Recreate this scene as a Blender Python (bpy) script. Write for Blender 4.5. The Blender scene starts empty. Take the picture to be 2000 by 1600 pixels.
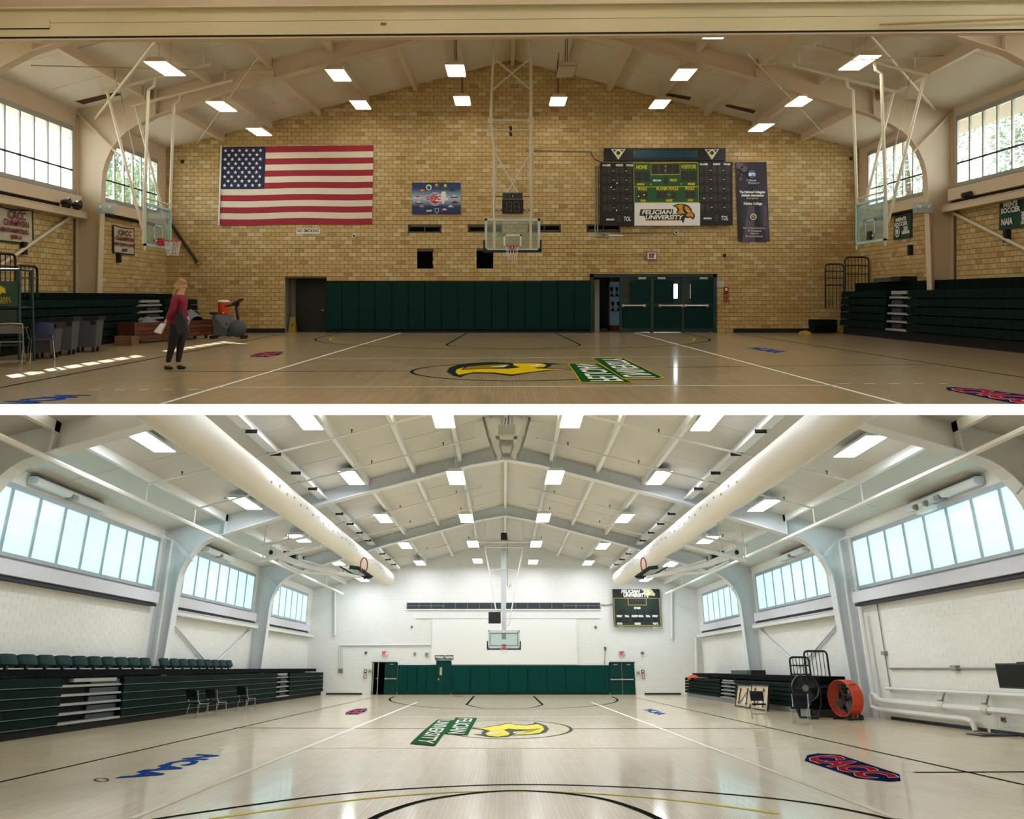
# Two views of one gymnasium, stacked in the photograph one above the other.
# Room A (upper half) stands level on z = 0.  Room B (lower half) is a second, complete hall,
# built to its own level floor and then turned as ONE rigid body (no scaling, no shearing) below room A.
import bpy, bmesh, math, random
from mathutils import Vector, Matrix
random.seed(7)
SC = bpy.context.scene
COL = SC.collection

# ------------------------------------------------------------------ camera
FPX, U0, V0 = 1700.0, 985.0, 580.0
CAM = Vector((0, 0, 1.312))
cd = bpy.data.cameras.new('camera'); co = bpy.data.objects.new('camera', cd); COL.objects.link(co)
cd.sensor_fit = 'HORIZONTAL'; cd.sensor_width = 36.0
cd.lens = FPX / 2000.0 * 36.0
cd.shift_x = (1000.0 - U0) / 2000.0
cd.shift_y = (V0 - 800.0) / 2000.0
cd.clip_start = 0.05; cd.clip_end = 500
co.location = CAM; co.rotation_euler = (math.pi / 2, 0, 0)
SC.camera = co

# ------------------------------------------------------------------ sky, sun, exposure
w = bpy.data.worlds.new('sky'); SC.world = w; w.use_nodes = True
bg = w.node_tree.nodes['Background']
bg.inputs[0].default_value = (0.88, 0.95, 1.0, 1); bg.inputs[1].default_value = 8.5
sd = bpy.data.lights.new('sun', 'SUN'); so = bpy.data.objects.new('sun', sd); COL.objects.link(so)
sd.energy = 45.0; sd.angle = 0.009; sd.color = (1.0, 0.95, 0.86)
so.rotation_euler = Vector((3.9, -5.0, -4.3)).to_track_quat('-Z', 'Y').to_euler()
so.location = (-30, 40, 40)
SC.view_settings.view_transform = 'Standard'; SC.view_settings.look = 'None'
SC.view_settings.gamma = 1.0; SC.view_settings.use_curve_mapping = False
SC.view_settings.exposure = 0.12
try:
    SC.cycles.use_denoising = True
    SC.cycles.denoiser = 'OPENIMAGEDENOISE'
    SC.cycles.max_bounces = 6; SC.cycles.diffuse_bounces = 3; SC.cycles.use_adaptive_sampling = True; SC.cycles.adaptive_threshold = 0.06; SC.cycles.glossy_bounces = 3
    SC.cycles.transparent_max_bounces = 12
    SC.cycles.sample_clamp_indirect = 6.0
    SC.cycles.caustics_reflective = False; SC.cycles.caustics_refractive = False
except Exception:
    pass

# ------------------------------------------------------------------ frames of the two rooms
TB = math.atan(725.0 / FPX); HB = 1.633
MAT = {'A': Matrix.Identity(4),
       'B': Matrix.Translation(CAM) @ Matrix.Rotation(-TB, 4, 'X') @ Matrix.Translation((0, 0, -HB))}
RB = Matrix.Rotation(TB, 3, 'X')
DA, DB = 31.9, 63.7                       # distance of the end walls
def ray(u, v): return Vector(((u - U0) / FPX, 1.0, -(v - V0) / FPX))
def _hit(o, d, X, Y, Z):
    if X is not None: t = (X - o.x) / d.x
    elif Y is not None: t = (Y - o.y) / d.y
    else: t = (Z - o.z) / d.z
    return o + d * t
def pa(u, v, X=None, Y=None, Z=None): return _hit(CAM, ray(u, v), X, Y, Z)
def pb(u, v, X=None, Y=None, Z=None): return _hit(Vector((0, 0, HB)), RB @ ray(u, v), X, Y, Z)
def wa(u, v): p = pa(u, v, Y=DA); return p.x, p.z
def wb(u, v): p = pb(u, v, Y=DB); return p.x, p.z
def fa(u, v): return pa(u, v, Z=0.0)
def fb(u, v): return pb(u, v, Z=0.0)
# hall A is cut open in front along one plane, hall B along another: the halls end there
def clip_plane(room):
    v = 790.0 if room == 'A' else 810.0
    d1 = ray(0, v); d2 = ray(2000, v)
    n = d1.cross(d2).normalized()
    if n.z < 0: n.negate()
    if room == 'B': n.negate()
    Mi = MAT[room].inverted()
    return Mi @ CAM, (Mi.to_3x3() @ n).normalized()      # keep the side the normal points to
CLIP = {r: clip_plane(r) for r in 'AB'}

# ------------------------------------------------------------------ materials
def lin(c):
    if isinstance(c, str):
        c = c.lstrip('#'); c = tuple(int(c[i:i + 2], 16) / 255.0 for i in (0, 2, 4))
    return tuple((x / 12.92 if x <= 0.04045 else ((x + 0.055) / 1.055) ** 2.4) for x in c)
MATS = {}
def mat(name, col, rough=0.6, metal=0.0, var=0.06, scale=6.0, emit=0.0, bump=0.0, coat=0.0, spec=0.5):
    if name in MATS: return MATS[name]
    m = bpy.data.materials.new(name); m.use_nodes = True; nt = m.node_tree; MATS[name] = m
    b = nt.nodes['Principled BSDF']
    c = lin(col)
    b.inputs['Roughness'].default_value = rough; b.inputs['Metallic'].default_value = metal
    b.inputs['Specular IOR Level'].default_value = spec
    if coat: b.inputs['Coat Weight'].default_value = coat; b.inputs['Coat Roughness'].default_value = 0.12
    tc = nt.nodes.new('ShaderNodeTexCoord'); nz = nt.nodes.new('ShaderNodeTexNoise')
    nz.inputs['Scale'].default_value = scale; nz.inputs['Detail'].default_value = 4
    nt.links.new(tc.outputs['Object'], nz.inputs['Vector'])
    mx = nt.nodes.new('ShaderNodeMix'); mx.data_type = 'RGBA'
    mx.inputs[6].default_value = (*[x * (1 - var) for x in c], 1); mx.inputs[7].default_value = (*[min(1, x * (1 + var)) for x in c], 1)
    nt.links.new(nz.outputs['Fac'], mx.inputs[0]); nt.links.new(mx.outputs[2], b.inputs['Base Color'])
    if bump:
        bp = nt.nodes.new('ShaderNodeBump'); bp.inputs['Strength'].default_value = bump; bp.inputs['Distance'].default_value = 0.01
        nt.links.new(nz.outputs['Fac'], bp.inputs['Height']); nt.links.new(bp.outputs['Normal'], b.inputs['Normal'])
    if emit:
        b.inputs['Emission Color'].default_value = (*c, 1); b.inputs['Emission Strength'].default_value = emit
    return m
def glass_mat(name, tint, gloss=0.06, opaque=0.0, ocol=(0.8, 0.9, 0.9)):
    if name in MATS: return MATS[name]
    m = bpy.data.materials.new(name); m.use_nodes = True; nt = m.node_tree; MATS[name] = m
    nt.nodes.clear(); out = nt.nodes.new('ShaderNodeOutputMaterial')
    t = nt.nodes.new('ShaderNodeBsdfTransparent'); t.inputs[0].default_value = (*tint, 1)
    g = nt.nodes.new('ShaderNodeBsdfGlossy'); g.inputs['Roughness'].default_value = 0.05
    lw = nt.nodes.new('ShaderNodeLayerWeight'); lw.inputs[0].default_value = 0.35
    mt = nt.nodes.new('ShaderNodeMath'); mt.operation = 'MULTIPLY_ADD'; mt.inputs[1].default_value = 0.4; mt.inputs[2].default_value = gloss
    nt.links.new(lw.outputs['Fresnel'], mt.inputs[0])
    mx = nt.nodes.new('ShaderNodeMixShader'); nt.links.new(mt.outputs[0], mx.inputs[0])
    nt.links.new(t.outputs[0], mx.inputs[1]); nt.links.new(g.outputs[0], mx.inputs[2])
    last = mx
    if opaque:
        d = nt.nodes.new('ShaderNodeBsdfDiffuse'); d.inputs[0].default_value = (*ocol, 1)
        m2 = nt.nodes.new('ShaderNodeMixShader'); m2.inputs[0].default_value = opaque
        nt.links.new(mx.outputs[0], m2.inputs[1]); nt.links.new(d.outputs[0], m2.inputs[2]); last = m2
    nt.links.new(last.outputs[0], out.inputs[0])
    return m
def floor_mat(name, c1, c2, c3, rough, bw, bl, coat):
    m = bpy.data.materials.new(name); m.use_nodes = True; nt = m.node_tree; b = nt.nodes['Principled BSDF']; MATS[name] = m
    tc = nt.nodes.new('ShaderNodeTexCoord'); mp = nt.nodes.new('ShaderNodeMapping')
    mp.inputs['Rotation'].default_value = (0, 0, math.pi / 2)
    nt.links.new(tc.outputs['Object'], mp.inputs['Vector'])
    br = nt.nodes.new('ShaderNodeTexBrick')
    br.inputs['Color1'].default_value = (*lin(c1), 1); br.inputs['Color2'].default_value = (*lin(c2), 1); br.inputs['Mortar'].default_value = (*lin(c3), 1)
    br.inputs['Scale'].default_value = 1.0; br.inputs['Brick Width'].default_value = bl; br.inputs['Row Height'].default_value = bw
    br.inputs['Mortar Size'].default_value = 0.0028; br.inputs['Mortar Smooth'].default_value = 0.4
    br.offset = 0.37; br.offset_frequency = 3
    nt.links.new(mp.outputs[0], br.inputs['Vector'])
    nz = nt.nodes.new('ShaderNodeTexNoise'); nz.inputs['Scale'].default_value = 0.9; nz.inputs['Detail'].default_value = 6
    nt.links.new(tc.outputs['Object'], nz.inputs['Vector'])
    mp2 = nt.nodes.new('ShaderNodeMapping'); mp2.inputs['Scale'].default_value = (9, 0.5, 1)
    nt.links.new(tc.outputs['Object'], mp2.inputs['Vector'])
    n2 = nt.nodes.new('ShaderNodeTexNoise'); n2.inputs['Scale'].default_value = 3; n2.inputs['Detail'].default_value = 5
    nt.links.new(mp2.outputs[0], n2.inputs['Vector'])
    ad = nt.nodes.new('ShaderNodeMath'); ad.operation = 'ADD'; nt.links.new(nz.outputs['Fac'], ad.inputs[0]); nt.links.new(n2.outputs['Fac'], ad.inputs[1])
    mr = nt.nodes.new('ShaderNodeMapRange'); mr.inputs[1].default_value = 0.6; mr.inputs[2].default_value = 1.4; mr.inputs[3].default_value = 0.86; mr.inputs[4].default_value = 1.1
    nt.links.new(ad.outputs[0], mr.inputs[0])
    mu = nt.nodes.new('ShaderNodeMix'); mu.data_type = 'RGBA'; mu.blend_type = 'MULTIPLY'; mu.inputs[0].default_value = 1.0
    nt.links.new(br.outputs['Color'], mu.inputs[6]); nt.links.new(mr.outputs[0], mu.inputs[7])
    nt.links.new(mu.outputs[2], b.inputs['Base Color'])
    b.inputs['Roughness'].default_value = rough
    b.inputs['Specular IOR Level'].default_value = 0.12
    b.inputs['Coat Weight'].default_value = coat; b.inputs['Coat Roughness'].default_value = 0.09; b.inputs['Coat IOR'].default_value = 1.32
    return m

# ------------------------------------------------------------------ mesh builder
class MB:
    def __init__(s): s.v = []; s.f = []; s.m = []
    def add(s, vs, fs, mi=0):
        k = len(s.v); s.v += [Vector(p) for p in vs]; s.f += [tuple(i + k for i in f) for f in fs]; s.m += [mi] * len(fs); return s
    def box(s, x0, x1, y0, y1, z0, z1, mi=0):
        x0, x1 = sorted((x0, x1)); y0, y1 = sorted((y0, y1)); z0, z1 = sorted((z0, z1))
        return s.add([(x0, y0, z0), (x1, y0, z0), (x1, y1, z0), (x0, y1, z0), (x0, y0, z1), (x1, y0, z1), (x1, y1, z1), (x0, y1, z1)],
                     [(3, 2, 1, 0), (4, 5, 6, 7), (0, 1, 5, 4), (1, 2, 6, 5), (2, 3, 7, 6), (3, 0, 4, 7)], mi)
    def bar(s, p, q, w, h=None, mi=0, up=(0, 0, 1)):
        p = Vector(p); q = Vector(q); h = h or w; d = (q - p).normalized(); up = Vector(up)
        if abs(d.dot(up)) > 0.98: up = Vector((1, 0, 0)) if abs(d.x) < 0.9 else Vector((0, 1, 0))
        a = d.cross(up).normalized() * (w / 2); b = a.cross(d).normalized() * (h / 2)
        vs = [e + i * a + j * b for e in (p, q) for i, j in ((-1, -1), (1, -1), (1, 1), (-1, 1))]
        return s.add(vs, [(0, 1, 2, 3), (7, 6, 5, 4), (0, 4, 5, 1), (1, 5, 6, 2), (2, 6, 7, 3), (3, 7, 4, 0)], mi)
    def tube(s, pts, r, n=8, mi=0, closed=False):
        pts = [Vector(p) for p in pts]; N = len(pts); rs = r if isinstance(r, (list, tuple)) else [r] * N
        rings = []; ref = None
        for i, p in enumerate(pts):
            a = pts[i - 1] if (i > 0 or closed) else p; b = pts[(i + 1) % N] if (i < N - 1 or closed) else p
            d = (b - a).normalized()
            if ref is None or abs(ref.dot(d)) > 0.99:
                ref = Vector((0, 0, 1)) if abs(d.z) < 0.9 else Vector((1, 0, 0))
            x = d.cross(ref).normalized(); y = x.cross(d).normalized(); ref = y
            rings.append([p + (x * math.cos(t) + y * math.sin(t)) * rs[i] for t in [2 * math.pi * k / n for k in range(n)]])
        vs = [q for rg in rings for q in rg]; fs = []
        for i in range(N if closed else N - 1):
            j = (i + 1) % N
            for k in range(n): fs.append((i * n + k, i * n + (k + 1) % n, j * n + (k + 1) % n, j * n + k))
        if not closed: fs += [tuple(range(n))[::-1], tuple((N - 1) * n + k for k in range(n))]
        return s.add(vs, fs, mi)
    def ring(s, c, R, r, axis='Z', n=20, m=6, mi=0):
        c = Vector(c); pts = []
        for k in range(n):
            t = 2 * math.pi * k / n; a, b = R * math.cos(t), R * math.sin(t)
            pts.append(c + Vector({'Z': (a, b, 0), 'X': (0, a, b), 'Y': (a, 0, b)}[axis]))
        return s.tube(pts, r, m, mi, closed=True)
    def prism(s, poly, vec, mi=0):
        poly = [Vector(p) for p in poly]; vec = Vector(vec); n = len(poly)
        return s.add(poly + [p + vec for p in poly], [tuple(range(n))[::-1], tuple(range(n, 2 * n))] + [(i, (i + 1) % n, n + (i + 1) % n, n + i) for i in range(n)], mi)
    def poly(s, pts, mi=0): return s.add(pts, [tuple(range(len(pts)))], mi)
    def strip(s, pts, wd, up=(0, 0, 1), mi=0, closed=False):
        pts = [Vector(p) for p in pts]; N = len(pts); up = Vector(up); L = []; 
        for i, p in enumerate(pts):
            a = pts[i - 1] if (i > 0 or closed) else p; b = pts[(i + 1) % N] if (i < N - 1 or closed) else p
            n = (b - a).normalized().cross(up).normalized() * (wd / 2); L += [p - n, p + n]
        return s.add(L, [(2 * i, 2 * i + 1, 2 * ((i + 1) % N) + 1, 2 * ((i + 1) % N)) for i in range(N if closed else N - 1)], mi)
    def lathe(s, prof, c=(0, 0, 0), n=16, mi=0, axis='Z', sq=1.0):
        c = Vector(c); vs = []; fs = []
        for r, z in prof:
            for k in range(n):
                t = 2 * math.pi * k / n; a, b = r * math.cos(t), r * math.sin(t) * sq
                vs.append(c + Vector({'Z': (a, b, z), 'X': (z, a, b), 'Y': (a, z, b)}[axis]))
        for i in range(len(prof) - 1):
            for k in range(n): fs.append((i * n + k, i * n + (k + 1) % n, (i + 1) * n + (k + 1) % n, (i + 1) * n + k))
        fs += [tuple(range(n))[::-1], tuple((len(prof) - 1) * n + k for k in range(n))]
        return s.add(vs, fs, mi)
    def ball(s, c, r, n=10, mi=0, sc=(1, 1, 1)):
        prof = [(max(1e-4, r * math.sin(math.pi * i / n)), -r * math.cos(math.pi * i / n)) for i in range(n + 1)]
        k = len(s.v); s.lathe(prof, (0, 0, 0), n + 2, mi)
        for i in range(k, len(s.v)): q = s.v[i]; s.v[i] = Vector(c) + Vector((q.x * sc[0], q.y * sc[1], q.z * sc[2]))
        return s
    def text(s, body, size, M, mi=0, shear=0.0, bold=0.0, width=None, depth=0.0, align='CENTER'):
        cu = bpy.data.curves.new('t', 'FONT'); cu.body = body; cu.size = size; cu.shear = shear; cu.offset = bold
        cu.align_x = align; cu.align_y = 'CENTER'; cu.resolution_u = 2; cu.extrude = depth
        ob = bpy.data.objects.new('t', cu); me = bpy.data.meshes.new_from_object(ob)
        xs = [q.co.x for q in me.vertices]
        sx = 1.0
        if width and xs: sx = width / (max(xs) - min(xs))
        if xs and align == 'CENTER': mid = (max(xs) + min(xs)) / 2
        else: mid = 0
        s.add([M @ Vector(((q.co.x - mid) * sx, q.co.y, q.co.z)) for q in me.vertices], [tuple(p.vertices) for p in me.polygons], mi)
        bpy.data.objects.remove(ob); bpy.data.curves.remove(cu); bpy.data.meshes.remove(me)
        return s
    def xf(s, M, k=0):
        for i in range(k, len(s.v)): s.v[i] = M @ s.v[i]
        return s
    def mesh(s, name, mats, off=(0, 0, 0), smooth=False):
        me = bpy.data.meshes.new(name); off = Vector(off)
        me.from_pydata([p - off for p in s.v], [], s.f)
        for m in (mats if isinstance(mats, (list, tuple)) else [mats]): me.materials.append(m)
        me.polygons.foreach_set('material_index', s.m)
        if smooth: me.polygons.foreach_set('use_smooth', [True] * len(s.f))
        me.update(); return me
OFF = {}
ROOM = {}
def tagp(o, label=None, cat=None, group=None, kind=None):
    if label: o['label'] = label
    if cat: o['category'] = cat
    if group: o['group'] = group
    if kind: o['kind'] = kind
    return o
def clip_mesh(me, room, off):
    c, n = CLIP[room]; c = c - Vector(off)
    if all((v.co - c).dot(n) >= -1e-6 for v in me.vertices): return
    bm = bmesh.new(); bm.from_mesh(me)
    bmesh.ops.bisect_plane(bm, geom=bm.verts[:] + bm.edges[:] + bm.faces[:], plane_co=c, plane_no=n, clear_inner=True)
    bm.to_mesh(me); bm.free()
def obj(name, mb, mats, parent=None, room='A', label=None, cat=None, group=None, kind=None, smooth=False, clip=False, keep0=False):
    """one mesh object; vertices are given in room coordinates (or in the thing's own when its offset is 0)"""
    if parent is None:
        if keep0: L = Vector((0, 0, 0))
        else:
            xs = [p.x for p in mb.v]; ys = [p.y for p in mb.v]; zs = [p.z for p in mb.v]
            L = Vector(((min(xs) + max(xs)) / 2, (min(ys) + max(ys)) / 2, min(zs)))
    else: L = OFF[parent.name]; room = ROOM[parent.name]
    me = mb.mesh(name, mats, L, smooth)
    if clip: clip_mesh(me, room, L)
    o = bpy.data.objects.new(name, me); COL.objects.link(o)
    if parent is None: o.matrix_basis = MAT[room] @ Matrix.Translation(L)
    else: o.parent = parent
    OFF[o.name] = L; ROOM[o.name] = room
    return tagp(o, label, cat, group, kind)
def thing(name, label, cat, loc=(0, 0, 0), room='A', group=None, kind=None):
    o = bpy.data.objects.new(name, None); COL.objects.link(o); o.empty_display_size = 0.2
    L = Vector(loc); o.matrix_basis = MAT[room] @ Matrix.Translation(L); OFF[o.name] = L; ROOM[o.name] = room
    return tagp(o, label, cat, group, kind)
def place(o, loc, rz=0.0, room=None, tilt=None, sc=1.0):
    room = room or ROOM[o.name]
    M = MAT[room] @ Matrix.Translation(Vector(loc)) @ Matrix.Rotation(rz, 4, 'Z')
    if tilt is not None: M = M @ tilt
    if sc != 1.0: M = M @ Matrix.Scale(sc, 4)
    o.matrix_basis = M; return o
def dup(o, label=None, parent=None):
    c = o.copy(); COL.objects.link(c); OFF[c.name] = OFF[o.name]; ROOM[c.name] = ROOM[o.name]
    if parent is not None: c.parent = parent
    if label: c['label'] = label
    for ch in [x for x in o.children]: dup(ch, None, c)
    return c
def wallM(room, x, z, y, rz=0.0):            # text frame on an end wall, facing the camera
    return Matrix.Translation((x, y, z)) @ Matrix.Rotation(math.pi / 2, 4, 'X')
def sideM(x, y, z, sgn):                     # text frame on a side wall; sgn=+1: left wall (faces +X), -1: right wall
    R = Matrix(((0, 0, sgn, 0), (sgn, 0, 0, 0), (0, 1, 0, 0), (0, 0, 0, 1)))
    return Matrix.Translation((x, y, z)) @ R
# ================================================================== large structure
XLA, XRA, XCA = -12.4, 13.0, 0.3
XLB, XRB, XCB = -13.3, 13.4, 0.05
SL = 0.258
RZ = {'A': 10.03, 'B': 10.1}
XC = {'A': XCA, 'B': XCB}
def roofz(room, x): return RZ[room] - SL * abs(x - XC[room])
cream = mat('cream_paint', '#d5c0a4', 0.55, var=0.05, scale=1.5)
deckA = mat('deck_cream', '#e2d8c8', 0.8, var=0.10, scale=0.9)
white = mat('white_paint', '#eef0ee', 0.5, var=0.02, scale=2)
whiteB = mat('white_wall_paint', '#f3f3f0', 0.62, var=0.015, scale=1.2)
greyW = mat('pale_grey_paint', '#e3e8ea', 0.5, var=0.03, scale=2)
deckB = mat('deck_grey_white', '#d4d3ce', 0.8, var=0.04, scale=1.2)
mortarA = mat('mortar_brown', '#5f4f34', 0.9)
mortarB = mat('mortar_white', '#dad8d0', 0.9)
BRK = [mat('brick_' + n, c, 0.62, var=0.10, scale=9) for n, c in
       [('tan', '#bda069'), ('honey', '#c1a168'), ('sand', '#c7ac79'), ('ochre', '#b8975e'), ('pale', '#cab688'), ('rust', '#a98a55'), ('straw', '#c0a66a')]]
BW = [6, 6, 5, 3, 2, 1, 3]
BRKW = [mat('brick_white', '#efeee8', 0.6, var=0.02, scale=6), mat('brick_white_b', '#ecebe4', 0.6, var=0.02, scale=6)]
dark = mat('dark_void', '#0b0b0b', 0.9); black = mat('black_paint', '#111213', 0.45); blackm = mat('black_metal', '#16181a', 0.35)
rubber = mat('black_rubber_base', '#0c0d10', 0.6)
green_pad = mat('green_vinyl_a', '#112f2c', 0.6, spec=0.06); greenB = mat('green_vinyl_b', '#083e39', 0.6, spec=0.06)
glassA = glass_mat('clear_window_glass', (0.93, 0.97, 0.97), 0.03)
paneB = mat('frosted_daylit_pane', '#b6edf4', 0.25, emit=1.05, var=0.04, scale=0.4)

def brick_paint(name, col, joint):
    m = mat(name, col, 0.6, var=0.015, scale=1.2); nt = m.node_tree; b = nt.nodes['Principled BSDF']
    tc = nt.nodes.new('ShaderNodeTexCoord'); sp = nt.nodes.new('ShaderNodeSeparateXYZ'); cb = nt.nodes.new('ShaderNodeCombineXYZ')
    nt.links.new(tc.outputs['Object'], sp.inputs[0]); nt.links.new(sp.outputs[0], cb.inputs[0]); nt.links.new(sp.outputs[2], cb.inputs[1])
    br = nt.nodes.new('ShaderNodeTexBrick'); br.inputs['Color1'].default_value = (*lin(col), 1); br.inputs['Color2'].default_value = (*[x * 0.97 for x in lin(col)], 1); br.inputs['Mortar'].default_value = (*lin(joint), 1)
    br.inputs['Scale'].default_value = 1.0; br.inputs['Brick Width'].default_value = 0.297; br.inputs['Row Height'].default_value = 0.147; br.inputs['Mortar Size'].default_value = 0.008
    nt.links.new(cb.outputs[0], br.inputs['Vector']); nt.links.new(br.outputs['Color'], b.inputs['Base Color'])
    bp = nt.nodes.new('ShaderNodeBump'); bp.inputs['Strength'].default_value = 0.5; bp.inputs['Distance'].default_value = 0.01; bp.invert = True
    nt.links.new(br.outputs['Fac'], bp.inputs['Height']); nt.links.new(bp.outputs['Normal'], b.inputs['Normal'])
    return m
whiteBr = brick_paint('white_painted_brick', '#f2f2ee', '#dcdbd4')
def cells(s0, s1, t0, t1, holes):
    S = sorted({s0, s1, *[min(max(h[i], s0), s1) for h in holes for i in (0, 1)]}); T = sorted({t0, t1, *[min(max(h[i], t0), t1) for h in holes for i in (2, 3)]})
    out = []
    for a, b in zip(S, S[1:]):
        for c, d in zip(T, T[1:]):
            x, y = (a + b) / 2, (c + d) / 2
            if not any(h[0] < x < h[1] and h[2] < y < h[3] for h in holes): out.append((a, b, c, d))
    return out
def bricks(wall, P, n, s0, s1, t0, t1, bw, bh, holes, pal, wts, top=None, single=None, joint=0.013, deep=0.014, clip=False):
    """bricks laid on the wall: P(s,t) -> point, n = outward normal; full bricks for which single(s,t) holds become objects of their own (max 300)"""
    n = Vector(n); rest = MB(); meshes = {}; cnt = 0; room = ROOM[wall.name]
    ex = (P(1, 0) - P(0, 0)); ez = (P(0, 1) - P(0, 0))
    def blk(mb, a, b, c, d, mi, base=None):
        p = [P(a, c), P(b, c), P(b, d), P(a, d)]
        if base is not None: p = [q - base for q in p]
        f = [q + n * deep for q in p]
        mb.add(p + f, [(4, 5, 6, 7), (0, 1, 5, 4), (1, 2, 6, 5), (2, 3, 7, 6), (3, 0, 4, 7)], mi)
    k = 0; t = t0
    while t < t1 - 0.03:
        te = min(t + bh, t1); s = s0 - (bw / 2 if k % 2 else 0)
        while s < s1 - 0.01:
            a, b = max(s, s0), min(s + bw, s1); full = (b - a > bw * 0.98 and te - t > bh * 0.98)
            s += bw
            if b - a < 0.04: continue
            if top and t > top((a + b) / 2): continue
            segs = [(a, b)]
            for h in holes:
                if h[2] < te - 0.03 and h[3] > t + 0.03:
                    new = []
                    for x, y in segs:
                        if h[0] >= y or h[1] <= x: new.append((x, y)); continue
                        full = False
                        if h[0] - x > 0.04: new.append((x, h[0]))
                        if y - h[1] > 0.04: new.append((h[1], y))
                    segs = new
            mi = random.choices(range(len(pal)), wts)[0]
            for x, y in segs:
                j = joint / 2
                if full and single and cnt < 300 and single((x + y) / 2, (t + te) / 2):
                    if mi not in meshes:
                        m1 = MB(); blk(m1, j, bw - j, j, bh - j, 0, P(0, 0)); meshes[mi] = m1.mesh('brick', pal[mi])
                    o = bpy.data.objects.new('brick', meshes[mi]); COL.objects.link(o); o.parent = wall
                    o.location = P(x, t) - OFF[wall.name]; cnt += 1
                else: blk(rest, x + j, y - j, t + j, te - j, mi)
        t += bh; k += 1
    if rest.v: obj('brickwork', rest, pal, wall, kind='stuff', clip=clip)

def gable_wall(room, name, Y, XL, XR, holes, m, label):
    mb = MB(); eave = min(roofz(room, XL), roofz(room, XR))
    for a, b, c, d in cells(XL, XR, 0, eave, holes): mb.poly([(a, Y, c), (b, Y, c), (b, Y, d), (a, Y, d)])
    xc = XC[room]
    mb.poly([(XL, Y, eave), (XR, Y, eave), (XR, Y, roofz(room, XR) + 0.02), (xc, Y, RZ[room] + 0.02), (XL, Y, roofz(room, XL) + 0.02)])
    return obj(name, mb, m, room=room, label=label, kind='structure')
def side_wall(room, name, X, y0, y1, holes, m, label):
    mb = MB(); z1 = roofz(room, X) + 0.02
    zlo = 0.0
    if room == 'A': mb.poly([(X, y0, -4), (X, 14, -4), (X, 14, 0), (X, y0, 0)])  # unseen strip below floor level, added to stop sun leaking into hall B
    for a, b, c, d in cells(y0, y1, zlo, z1, holes): mb.poly([(X, a, c), (X, b, c), (X, b, d), (X, a, d)])
    return obj(name, mb, m, room=room, label=label, kind='structure', clip=True)

# ---- hall A: openings of the end wall
def R(u0, v0, u1, v1, w=wa):
    a = w(u0, v1); b = w(u1, v0); return (a[0], b[0], max(0.0, a[1]), b[1])      # x0,x1,z0,z1
H_door1 = R(557, 543, 638, 660); H_doors = R(1153, 540, 1396, 660)
VENTS = [R(797, 441, 862, 455), R(914, 441, 980, 454), R(1031, 439, 1095, 452), R(1146, 439, 1211, 451)]
H_op = [R(815, 491, 845, 526), R(931, 490, 963, 524)]
HA = [H_door1, H_doors] + VENTS + H_op
wallA = gable_wall('A', 'wall_back', DA, XLA, XRA, HA, mortarA, 'tan brick end wall behind the dark green wall padding')
topA = lambda x: roofz('A', x)
bricks(wallA, lambda s, t: Vector((s, DA, t)), (0, -1, 0), XLA, XRA, 0.0, 10.03, 0.297, 0.147, HA, BRK, BW, topA,
       lambda s, t: (2.0 < t < 2.95 and -7.4 < s < 8) or (2.95 < t < 7 and -3.0 < s < -1.0))
def tunnel(h, depth, m, room, parent, D, name='reveal'):
    mb = MB(); x0, x1, z0, z1 = h; y0, y1 = D, D + depth
    mb.poly([(x0, y0, z0), (x0, y1, z0), (x0, y1, z1), (x0, y0, z1)]); mb.poly([(x1, y0, z0), (x1, y1, z0), (x1, y1, z1), (x1, y0, z1)])
    mb.poly([(x0, y0, z1), (x1, y0, z1), (x1, y1, z1), (x0, y1, z1)]); mb.poly([(x0, y0, z0), (x1, y0, z0), (x1, y1, z0), (x0, y1, z0)])
    mb.poly([(x0, y1, z0), (x1, y1, z0), (x1, y1, z1), (x0, y1, z1)])
    return obj(name, mb, m, parent)
for h in H_op: tunnel(h, 0.8, dark, 'A', wallA, DA)
for h in VENTS:
    tunnel(h, 0.3, dark, 'A', wallA, DA)
    t = thing('wall_vent', '', 'vent', ((h[0] + h[1]) / 2, DA, h[2]))
    mb = MB(); x0, x1, z0, z1 = h; y0, y1 = DA - 0.03, DA + 0.03; k = 0.05
    mb.box(x0, x1, y0, y1, z1 - k, z1); mb.box(x0, x1, y0, y1, z0, z0 + k); mb.box(x0, x0 + k, y0, y1, z0, z1); mb.box(x1 - k, x1, y0, y1, z0, z1)
    obj('vent_frame', mb, mat('vent_grey', '#4c4538', 0.6), t)
    mb = MB(); xm = (x0 + x1) / 2; mb.box(xm - 0.02, xm + 0.02, y0, y1, z0 + k, z1 - k); obj('centre_bar', mb, MATS['vent_grey'], t)
    for q in range(3):
        mb = MB(); zz = z0 + k + (q + 0.5) * (z1 - z0 - 2 * k) / 3; mb.bar((x0 + k, DA + 0.04, zz), (x1 - k, DA + 0.04, zz), 0.05, 0.012, up=(0, 0.7, 0.7)); obj('louvre', mb, black, t)
    t['label'] = ['dark louvred wall vent below the blue conference board', 'dark louvred wall vent just left of the middle backboard', 'dark louvred wall vent just right of the middle backboard', 'dark louvred wall vent partly behind the large scoreboard'][VENTS.index(h)]
    t['group'] = 'slot vents in the brick end wall'

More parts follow.
